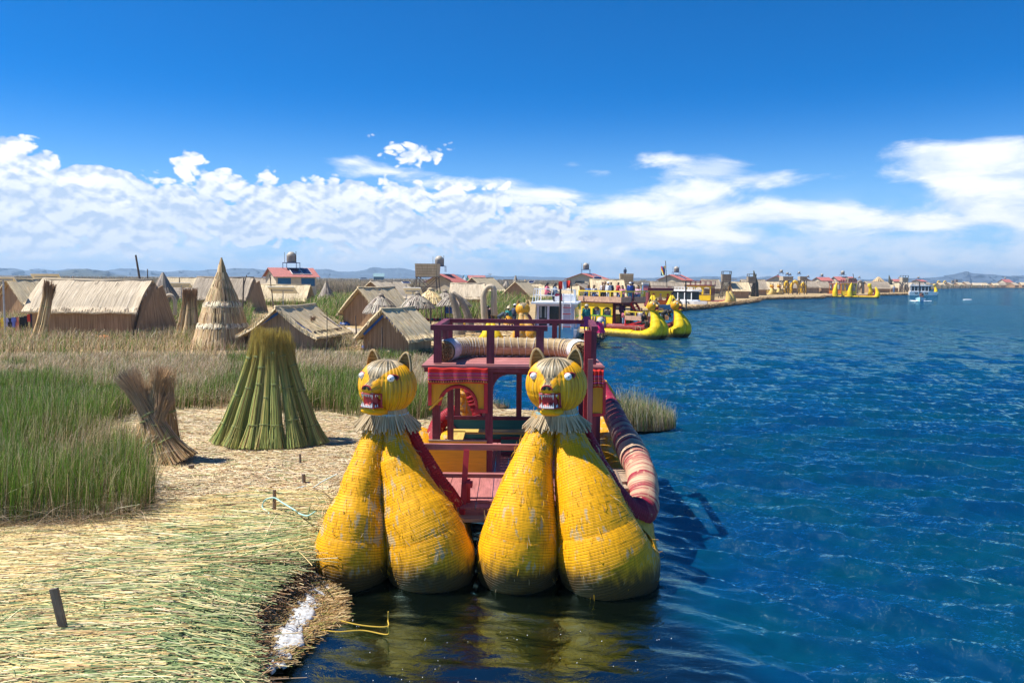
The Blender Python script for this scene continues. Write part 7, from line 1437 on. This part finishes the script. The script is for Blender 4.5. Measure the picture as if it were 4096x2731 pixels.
low = [((-6.6, .4), (.55, .5, .4), (.1, .1, .12), 'sit', 'person with a yellow bag behind the first arch window'), ((-6.0, .35), (.5, .53, .58), (.1, .1, .12), 'sit', 'person in checked grey shirt behind the middle arch window'), ((-5.0, .35), (.62, .42, .44), (.1, .08, .1), 'sit', 'person in light pink behind the right arch window'), ((-3.8, .6), (.07, .015, .06), (.03, .02, .03), 'stand', 'tall person in dark purple standing at the cabin front'), ((-2.2, .9), (.5, .46, .46), (.05, .05, .08), 'sit', 'woman in pale grey seated in the bow with a dark braid'), ((-1.7, 1.6), (.45, .40, .32), (.06, .05, .06), 'sit', 'man in beige seated facing her in the bow'), ((-1.2, 2.2), (.25, .35, .55), (.05, .1, .2), 'sit', 'child in light blue seated behind the yellow bow rail')]
for (x, y), tp, bt, ps, nm_ in low: person(Mcb @ Vector((x, y, .85)), random.choice((-20, 30, -50)), ps, tp, bt, nm_, 1.0 if 'child' not in nm_ else .75, longhair='woman' in nm_ or 'purple' in nm_, group='passengers of the double deck cat boat')
person(Mcb @ Vector((-3.1, -.05, .85)), 160, 'stand', (.55, .16, .22), (.25, .4, .6), 'small child in pink shirt and jeans standing at the rail of the lower deck', .62); person(Mcb @ Vector((-1.0, -.35, .72)), 30, 'sit', (.02, .022, .03), (.02, .02, .02), 'person in black leather jacket sitting on the red roll of the cat boat', .95)
person(Mcb @ Vector((-.35, 1.3, .85)), 60, 'bend', (.018, .02, .025), (.02, .02, .022), 'person in black bending down between the two cat prows')
# --- boat with two horned prows behind the cat boat
b3 = placed('horned_boat', 2650, 1246, -90, 'red roofed yellow boat with painted figures behind the cat boat, its horns pointing up')
for y in (-1.95, 1.95): reed_prow(b3, 0, y, -.05, 0, 3.4, .78, M_fy, M_fr); reed_hull(b3, -9, -1.6, y, .7, M_fy, M_fr)
m = MB(); m.box((-5, 0, .85), (8, 4.4, .1)); m.build('deck', M_mrn, b3)
m = MB(); m.box((-2.6, 0, 1.5), (.12, 5.0, 1.3)); m.build('front_panel', M_or2, b3); m = MB(); m.box((-2.62, 0, 3.55), (.12, 5.0, 1.3)); m.build('upper_panel', M_yp, b3)
m = MB(); m.box((-2.58, 0, 2.2), (.14, 5.1, .12)); m.build('sill_rail', M_red2, b3)
for s in (-1, 1): m = MB(); m.box((-2.6, s * 2.4, 2.5), (.16, .3, 3.0)); m.build('corner_post', M_mrn, b3); m = MB(); m.box((-5.4, s * 2.45, 2.4), (5.6, .1, 2.8)); m.build('side_wall', M_mrn, b3)
for y, c in ((-1.45, M_red2), (0, M_fasc), (1.5, M_red2)):
    m = MB(); m.add([(-2.5, y + dy, z) for dy, z in ((-.45, 2.25), (.45, 2.25), (.12, 3.2), (-.12, 3.2))], [(0, 1, 2, 3)]); m.ball((-2.5, y, 3.45), .24, 10, 6, (.3, 1, 1)); m.build('painted_figure', c, b3)
m = MB(); m.box((-5.2, 0, 4.5), (5.6, 5.4, .55)); m.build('roof', M_mrn, b3); rails(b3, -8, -2.5, -2.6, 2.6, 4.75, .35, M_mrn, 4, .1)
b3.scale = (.66, .66, .66)
# --- arched yellow boat near the first far tower
b4 = placed('arched_boat', 2915, 1218, -28, 'yellow boat with maroon railing and round arches before the first far tower')
for y in (0, 3.4): reed_prow(b4, 0, y, 0, 0, 3.6, .85, M_fs, M_mar); reed_hull(b4, -13, -2, y, .7, M_fb, M_fr)
arcade(b4, -11, -4.6, -.2, .9, 4.9, 3, M_yp, M_mrn, thick=.14); arcade(b4, -.2, 3.6, -4.6, .9, 4.9, 3, plain('ochre_paint', (.42, .30, .08), .6), M_mrn, 'y', .14)
m = MB(); m.box((-7.8, 1.7, .85), (8, 4.2, .15)); m.build('deck', M_mrn, b4); m = MB(); m.box((-7.8, 1.7, 5.05), (7.0, 4.4, .3)); m.build('roof', M_mrn, b4); rails(b4, -11.1, -4.5, -.3, 3.7, 5.2, 1.0, M_mrn, 5, .14)
b4.scale = (.70, .70, .66)
# --- far small cat boat, far orange boats, far yellow boat
b5 = placed('small_cat_boat', 3090, 1184, -60, 'small faded cat boat with two round heads beside the far reed bank')
for y in (0, 4.2): reed_prow(b5, 0, y, 0, 0, 3.6, 1.1, M_fs, M_fr, True); reed_hull(b5, -9, -2, y, .8, M_fb, M_fr); cat_head(b5, (-.5, y, 3.3), math.radians(80), 2.2, False)
m = MB(); m.box((-5, 2.1, .9), (6.5, 4.4, .2)); m.build('deck', M_pink, b5); rails(b5, -8, -3, 0, 4.2, 1.0, 1.2, M_yr, 5, .14, 'deck_rail')
b5.scale = (.68, .68, .68)
for cx, by, yw, mat, lab, ns in ((3360, 1182, 12, M_or2, 'orange arcade boat moored among the far huts, nearer one', 5), (3334, 1178, 12, plain('red_orange_paint', (.55, .13, .02), .5), 'red orange arcade boat moored behind the nearer orange one', 4)):
    b6 = placed('arcade_boat', cx, by, yw - 34, lab); b6.scale = (.60, .6, .55)
    reed_hull(b6, -6, 6, -.4, .7, M_fb, M_fr); reed_hull(b6, -6, 6, 3.2, .7, M_fb, M_fr); arcade(b6, -5.2, 3.8, -.5, .8, 6.4, ns, mat, M_mrn, thick=.2); arcade(b6, -.3, 3.4, 3.9, .8, 6.4, 2, mat, M_mrn, 'y', .2)
    m = MB(); m.box((-.7, 1.5, 6.5), (9.6, 4.6, .3)); m.build('roof', plain('pink_fascia', (.5, .25, .22), .7), b6); rails(b6, -5.2, 3.8, -.6, 3.6, 6.6, 1.2, M_mrn, 7, .16); m = MB(); m.box((-.7, 1.5, .85), (9.4, 4.4, .15)); m.build('deck', M_mrn, b6)
b7 = placed('arcade_boat', 3445, 1191, -20, 'bright yellow boat with bird shaped figurehead right of the far orange boats')
for y in (0, 2.6): reed_prow(b7, 5.6, y, 0, 0, 4.6, .85, M_fy, M_mrn); reed_hull(b7, -6, 4, y, .85, M_fy, M_mrn)
for x, y in ((-9.5, -.3), (-4.2, -.3)): reed_prow(b7, x, y, 0, 0, 6.4, .9, M_fy, M_mrn, None, -1)
arcade(b7, -7.2, -2, -.1, .8, 6.2, 4, M_yp, M_mrn, thick=.2); arcade(b7, 0, 3, -1.9, .8, 6.2, 3, M_yp, M_mrn, 'y', .2); m = MB(); m.box((-4.6, 1.4, 6.3), (6, 3.8, .3)); m.build('roof', plain('pink_fascia', (.5, .25, .22), .7), b7); rails(b7, -7.4, -1.8, -.3, 3.1, 6.4, 1.2, M_mrn, 6, .16)
m = MB(); m.tube([(3.2, 1, 1), (3.3, 1, 3), (3.0, 1, 4.6), (2.7, 1, 5.6), (2.2, 1, 5.7)], [1.0, .7, .55, .9, .3], 12); m.build('figurehead', M_fy, b7, True)
b7.scale = (.68, .68, .62)
b8 = placed('prow_boat', 3742, 1180, -20, 'yellow reed prow rising behind the white ferry'); reed_prow(b8, 0, 0, 0, 0, 5.5, 1.1, M_fy, M_mrn, True); m = MB(); m.ball((-.9, 0, 5.9), .9, 10, 8); m.build('head_knob', M_fs, b8, True); b8.scale = (.55, .55, .55)
for k, (x, y, c, l) in enumerate(((3630, 1150, M_fy, 'yellow horned boat behind the farthest big tower'), (4060, 1150.4, M_yp, 'yellow boat moored at the far right shore'), (3890, 1150.2, plain('mint_paint', (.4, .6, .4), .6), 'pale green boat on the far shore among the tan huts'), (3955, 1150.2, M_or2, 'orange boat on the far shore left of the red roofed white house'))):
    b9 = placed('moored_boat', x, y, 10, l); s9 = 3.2 if k == 0 else 5; 
    for f in (-1, 1): m = MB(); m.tube([(f * s9 * .4, 0, .3), (f * s9 * .9, 0, .8), (f * s9 * 1.05, 0, 2.2), (f * s9, 0, 3.8)], [.9, 1.1, .8, .2], 10); m.build('prow', c, b9, True)
    m = MB(); m.box((0, 0, 1.5), (s9 * 1.3, 2.5, 2.6)); m.build('cabin', c, b9); m = MB(); m.box((0, 0, 3.0), (s9 * 1.45, 2.8, .3)); m.build('roof', M_mrn, b9); m = MB(); m.box((0, -1.27, 1.9), (s9 * 1.0, .05, 1.0)); m.build('window', M_dkglass, b9)
# --- middle boat in front of the village: yellow head seen from behind
b10 = placed('cat_boat', 2100, 1392, 97, 'reed boat seen from behind with an orange stained yellow cat head')
reed_prow(b10, .4, 0, 0, 0, 2.1, .48, M_yel2, M_fr, True, -1)
cat_head(b10, (1.15, 0, 1.95), math.radians(90), 1.12, False)
for f in (1,): bundle([(2.6, .0, .7, .25), (1.6, -.35, .75, .26), (.9, -.5, 1.0, .25), (.8, -.4, 1.7, .18), (.9, -.2, 2.1, .1)], 90, 14, rings=.1).build('gunwale_roll', M_fr, b10, True)
reed_prow(b10, 1.2, 2.0, 0, 0, 1.6, .42, M_fy, None, None, -1)
# --- white motor boat
mbt = placed('motor_boat', 2216, 1390, -8, 'white cabin motor boat with light blue transom, red runged ladder and roof rail', 'boat')
M_hb = plain('light_blue_hull', (.12, .42, .72), .35, .06, 2, stain=(.2, .4, .6)); M_wh = plain('boat_white', (.80, .82, .84), .3, .04); M_pnk = plain('pinkish_white', (.66, .55, .62), .45, .05)
W2 = 1.42; m = MB(); secs = [(0, W2, 0.0), (3, W2 * 1.05, 0), (5.5, W2 * .8, 0), (7.6, .08, .1)]
V_ = []
for (y, w, k) in secs: V_ += [(-w * .82, y, -.25), (w * .82, y, -.25), (w, y, 1.15 + y * .05), (-w, y, 1.15 + y * .05)]
m.add(V_, [(0, 3, 2, 1)] + [(i * 4 + a, i * 4 + b_, i * 4 + 4 + b_, i * 4 + 4 + a) for i in range(3) for a, b_ in ((0, 1), (1, 2), (2, 3), (3, 0))]); m.build('hull', M_wh, mbt)
m = MB(); m.box((.25, -.03, .55), (1.9, .06, 1.45)); m.build('transom', M_hb, mbt)
m = MB(); z0, z1 = 1.2, 2.72; m.box((-1.08, .35, (z0 + z1) / 2), (.14, .08, z1 - z0)); m.box((-.42, .35, (z0 + z1) / 2), (.14, .08, z1 - z0)); m.box((.42, .35, (z0 + z1) / 2), (.16, .08, z1 - z0)); m.box((.85, .35, (z0 + z1) / 2), (.75, .08, z1 - z0)); m.box((0, .352, z1 - .07), (2.4, .08, .14)); m.box((.0, .352, z0 + .08), (.9, .08, .16)); m.box((-.75, .352, z0 + .05), (.6, .08, .1)); m.build('cabin_back', M_pnk, mbt)
for x, w in ((.0, .72), (-.75, .5)): m = MB(); m.box((x, .42, 2.0), (w, .03, 1.2)); m.build('window', M_dkglass, mbt)
m = MB(); m.box((-.60, .40, 2.2), (.10, .02, .7)); m.box((-.90, .40, 2.2), (.12, .02, .7)); m.build('curtain', plain('grey_curtain', (.35, .34, .33), .8), mbt)
for s in (-1, 1):
    m = MB(); m.quad((s * 1.3, .4, z0), (s * 1.28, 4.6, z0 + .1), (s * 1.15, 4.4, z1), (s * 1.22, .4, z1)); m.build('side_wall', M_wh, mbt)
    for k in range(3): m = MB(); m.quad((s * 1.30, .8 + k * 1.2, z0 + .55), (s * 1.30, 1.7 + k * 1.2, z0 + .55), (s * 1.26, 1.7 + k * 1.2, z1 - .25), (s * 1.27, .8 + k * 1.2, z1 - .25)); m.build('side_window', M_dkglass, mbt)
m = MB(); m.slab([(-1.5, .05), (1.45, .05), (1.4, 4.6), (.9, 5.2), (-.9, 5.2), (-1.4, 4.6)], z1, z1 + .10); m.build('roof', M_wh, mbt); m = MB(); m.slab([(-.2, 2.3), (1.1, 2.3), (1.0, 4.4), (-.1, 4.4)], z1 + .1, z1 + .55); m.build('roof_hatch', M_wh, mbt)
def tr(parent, pts, r=.022, name='roof_rail', mat=M_wh): m = MB(); m.tube(pts, r, 6); return m.build(name, mat, parent)
zr0 = z1 + .1; m = MB()
for P_ in ([(-1.42, .2, zr0), (-1.30, .2, zr0 + .85), (1.15, .2, zr0 + .80), (1.3, .2, zr0)], [(-1.30, .2, zr0 + .85), (-1.2, 3.0, zr0 + .75), (-1.2, 3.2, zr0)], [(1.15, .2, zr0 + .80), (1.1, 3.0, zr0 + .75), (1.15, 3.2, zr0)], [(-1.36, .2, zr0 + .45), (.0, .2, zr0 + .42), (.05, .2, zr0)], [(-1.36, .2, zr0 + .45), (-1.25, 3, zr0 + .4)], [(-1.32, 1.1, zr0), (-1.26, 1.1, zr0 + .82)], [(-1.28, 2.1, zr0), (-1.22, 2.1, zr0 + .8)], [(-.2, .2, zr0 + .42), (-.2, .2, zr0 + .85)], [(1.2, 1.1, zr0), (1.12, 1.1, zr0 + .8)], [(1.2, 2.1, zr0), (1.12, 2.1, zr0 + .8)]): m.tube(P_, .028, 6)
m.build('roof_rail', M_wh, mbt)
m = MB(); m.tube([(.52, -.05, 1.15), (.55, -.02, 3.4)], .03, 6); m.tube([(1.05, -.05, 1.15), (1.0, -.02, 3.4)], .03, 6); lad = m.build('ladder', M_wh, mbt)
for k in range(4): m = MB(); m.box((.78, -.05, 1.32 + k * .40), (.50, .07, .05)); m.build('rung', M_red2, lad)
m = MB(); m.tube([(.36, -.25, .35), (.38, -.25, 4.1)], .065, 8); m.build('exhaust_mast', plain('rusty_pipe', (.05, .025, .02), .7), mbt)
m = MB(); m.lathe([(.18, -.08), (.30, -.06), (.32, .06), (.18, .08)], (0, 0, 0), 18); f_ = m.build('tyre_fender', M_black, mbt, True); f_.rotation_euler = (0, math.radians(90), 0); f_.location = (1.75, 1.2, .55)
m = MB(); m.box((.0, .9, 1.5), (2.2, .9, .7)); m.build('seat_bench', plain('navy_vinyl', (.01, .012, .05), .5), mbt)
Mm = Matrix.Translation(mbt.location) @ Matrix.Rotation(mbt.rotation_euler.z, 4, 'Z')
person(Mm @ Vector((-.62, 1.3, zr0 + .02)), 75, 'sit', (.70, .16, .22), (.03, .03, .05), 'woman in coral pink top with dark hair sitting on the motor boat roof', .95, longhair=True); person(Mm @ Vector((-.12, 1.5, zr0 + .02)), 78, 'sit', (.22, .28, .36), (.35, .03, .08), 'woman in grey blue top sitting beside the pink one on the roof', .92, longhair=True)
person(Mm @ Vector((1.95, .9, .95)), 20, 'stand', (.01, .17, .16), (.32, .03, .16), 'woman in teal top, purple pink skirt and pale hat beside the motor boat', 1.0, ('cap', (.55, .48, .36)), True)
person(Mm @ Vector((2.75, 1.2, .55)), 150, 'bend', (.45, .42, .40), (.75, .01, .14), 'woman bending in a vivid magenta skirt between the motor boat and the cat boat', 1.05, ('brim', (.12, .03, .06)), True)
# flags
def flag(px, py0, py1, Y, w, h, cols, label, topfl, name='flag', poly=None, wob=.12):
    b, t = at(px, py0, Y), at(px - 6, py1, Y); e = empty(name, b, label, 'flag'); m = MB(); m.tube([(0, 0, 0), t - b], .035, 6); m.build('flagpole', M_bw, e)
    nx, ny = cols['n']; T_ = t - b
    for key, mat in cols['m'].items():
        m = MB()
        for i in range(nx):
            for j in range(ny):
                if cols['f'](i, j) != key: continue
                def P(u, v): return T_ + Vector((-u * w, wob * math.sin(u * 7 + v * 2), -topfl - v * h - .12 * w * u * u + .04 * math.sin(u * 9)))
                k = 2
                for a in range(k):
                    u0, u1 = (i + a / k) / nx, (i + (a + 1) / k) / nx; m.add([P(u0, (j + 1) / ny), P(u1, (j + 1) / ny), P(u1, j / ny), P(u0, j / ny)], [(0, 1, 2, 3)])
        m.build('flag_field', mat, e)
fr_ = plain('flag_red', (.68, .03, .015), .8, .1); fw = plain('flag_white', (.78, .78, .80), .8, .05)
flag(2288, 1172, 1120, 48, .72, .46, {'n': (3, 1), 'm': {'r': fr_, 'w': fw}, 'f': lambda i, j: 'w' if i == 1 else 'r'}, 'red white red flag flying from the motor boat roof', .05)
RB = {'0': (.75, .3, .02), '1': (.85, .6, .03), '2': (.75, .75, .72), '3': (.02, .3, .08), '4': (.02, .08, .4), '5': (.2, .03, .3), '6': (.6, .03, .03)}
flag(2668, 1150, 1043, 80, .42, .92, {'n': (7, 7), 'm': {k: plain('wiphala' + k, v, .8, .05) for k, v in RB.items()}, 'f': lambda i, j: str((i + j) % 7)}, 'rainbow chequered flag on a tall pole above the horned boat', .55, wob=.08)
# second white boat with tyres, ferry, dinghies
def white_boat(px, by, yaw, s, label, windows=3, h=2.6):
    e = placed('white_boat', px, by, yaw, label); m = MB(); V_ = []
    for (x, w) in ((-3.2, .95), (0, 1.15), (2, .95), (3.6, .08)): V_ += [(x * s, -w * .8 * s, -.2), (x * s, w * .8 * s, -.2), (x * s + (.3 * s if x > 3 else 0), w * s, .95 * s), (x * s + (.3 * s if x > 3 else 0), -w * s, .95 * s)]
    m.add(V_, [(0, 3, 2, 1)] + [(i * 4 + a, i * 4 + b_, i * 4 + 4 + b_, i * 4 + 4 + a) for i in range(3) for a, b_ in ((0, 1), (1, 2), (2, 3), (3, 0))]); m.build('hull', M_wh, e)
    m = MB(); m.slab([(-2.9 * s, -.85 * s), (1.4 * s, -.85 * s), (2.2 * s, -.3 * s), (2.2 * s, .3 * s), (1.4 * s, .85 * s), (-2.9 * s, .85 * s)], .95 * s, 1.15 * s); m.slab([(-3.1 * s, -1.0 * s), (1.6 * s, -1.0 * s), (2.5 * s, -.35 * s), (2.5 * s, .35 * s), (1.6 * s, 1.0 * s), (-3.1 * s, 1.0 * s)], h * s * .86, h * s * .94); m.build('cabin', M_wh, e)
    m = MB()
    for k in range(windows + 1): x = (-2.85 + k * 4.2 / windows) * s; m.box((x, -.86 * s, 1.65 * s), (.14 * s, .06, 1.2 * s)); m.box((x, .86 * s, 1.65 * s), (.14 * s, .06, 1.2 * s))
    m.build('window_post', M_wh, e); m = MB(); m.slab([(-2.8 * s, -.8 * s), (1.3 * s, -.8 * s), (2.0 * s, -.25 * s), (2.0 * s, .25 * s), (1.3 * s, .8 * s), (-2.8 * s, .8 * s)], 1.16 * s, h * s * .85); m.build('glazing', M_dkglass, e)
    for x in (-1.6, .9): m = MB(); m.lathe([(.2 * s, -.06), (.32 * s, -.06), (.32 * s, .08), (.2 * s, .08)], (0, 0, 0), 14); o = m.build('tyre_fender', M_black, e, True); o.rotation_euler = (math.pi / 2, 0, 0); o.location = (x * s, -1.2 * s, .55 * s)
    rails(e, -2.8 * s, .6 * s, -.8 * s, .8 * s, h * s * .94, .38 * s, M_wh, 5, .04 * s, 'roof_rail'); return e
white_boat(2752, 1226, -52, 1.0, 'second white motor boat with black tyre fenders beside the arched yellow boat', h=2.9); m = MB(); b_ = gp(2745, 1236, .3); m.tube([b_, at(2743, 1125, b_.y)], .1, 8); tag(m.build('mast', M_black, None), 'black mast standing before the second white motor boat', 'mast')
white_boat(3688, 1181, -18, 1.2, 'white ferry with dark windows moored at the tip of the far bank', 5, 2.9); m = MB(); b_ = gp(3680, 1178, .3); m.tube([b_, at(3678, 1130, b_.y)], .18, 8); tag(m.build('mast', M_black, None), 'dark mast standing before the white ferry', 'mast')
sp_ = placed('speedboat', 3682, 1205, -118, 'small speedboat with two people running towards the camera'); m = MB(); V_ = []
for (x, w, z) in ((-2.6, .95, .6), (.5, 1.05, .7), (2.0, .7, .85), (3.2, .06, 1.0)): V_ += [(x, -w * .7, -.2), (x, w * .7, -.2), (x, w, z), (x, -w, z)]
m.add(V_, [(0, 3, 2, 1)] + [(i * 4 + a, i * 4 + b2, i * 4 + 4 + b2, i * 4 + 4 + a) for i in range(3) for a, b2 in ((0, 1), (1, 2), (2, 3), (3, 0))]); m.build('hull', plain('pale_blue_hull', (.35, .6, .72), .3), sp_)
Ms = Matrix.Translation(sp_.location) @ Matrix.Rotation(sp_.rotation_euler.z, 4, 'Z'); person(Ms @ Vector((.4, 0, .45)), 10, 'sit', (.3, .1, .08), (.02, .02, .03), 'person in reddish top steering the small speedboat', 1.15); person(Ms @ Vector((-1.2, .2, .45)), -10, 'sit', (.05, .035, .03), (.02, .02, .03), 'person in dark clothes behind the speedboat driver', 1.25)
m = MB()
for sx in (-1, 1):
    for k in range(9): p = Ms @ Vector((2.4 - k * .6, sx * (.7 + .17 * k), .05)); m.ball(p, .34 - .02 * k, 8, 5, (1.3, 1, .5))
for k in range(5): p = gp(3862 + k * 4, 1199, .05); m.ball(p, .5, 8, 5, (1.4, .6, .3))
tag(m.build('wake_foam', plain('foam', (.85, .88, .9), .7, .05), None, True), kind='stuff')
dn = placed('dinghy', 2655, 1250, -150, 'small grey blue rowing boat between the cat boat heads and the horned boat'); m = MB(); V_ = []
for (x, w) in ((-1.9, .6), (0, .75), (1.9, .3)): V_ += [(x, -w * .6, .0), (x, w * .6, .0), (x, w, 1.0), (x, -w, 1.0)]
m.add(V_, [(0, 3, 2, 1), (8, 9, 10, 11)] + [(i * 4 + a, i * 4 + b2, i * 4 + 4 + b2, i * 4 + 4 + a) for i in range(2) for a, b2 in ((0, 1), (1, 2), (3, 0))]); m.build('hull', plain('grey_blue_boat', (.12, .25, .36), .5), dn).modifiers.new('s', 'SOLIDIFY').thickness = .05
tw = gp(2505, 1200, ZG); person(at(2500, 1108, tw.y), 180, 'stand', (.03, .06, .12), (.12, .04, .12), 'person in dark blue standing on top of the yellow lookout tower', 1.0)
person(gp(2587, 1208, ZG), 160, 'stand', (.5, .03, .03), (.03, .03, .05), 'person in red standing on the bank left of the horned boat'); person(gp(3575, 1172, ZG), 170, 'stand', (.3, .35, .5), (.1, .25, .5), 'person in light blue walking on the bank near the far tower', 1.5)
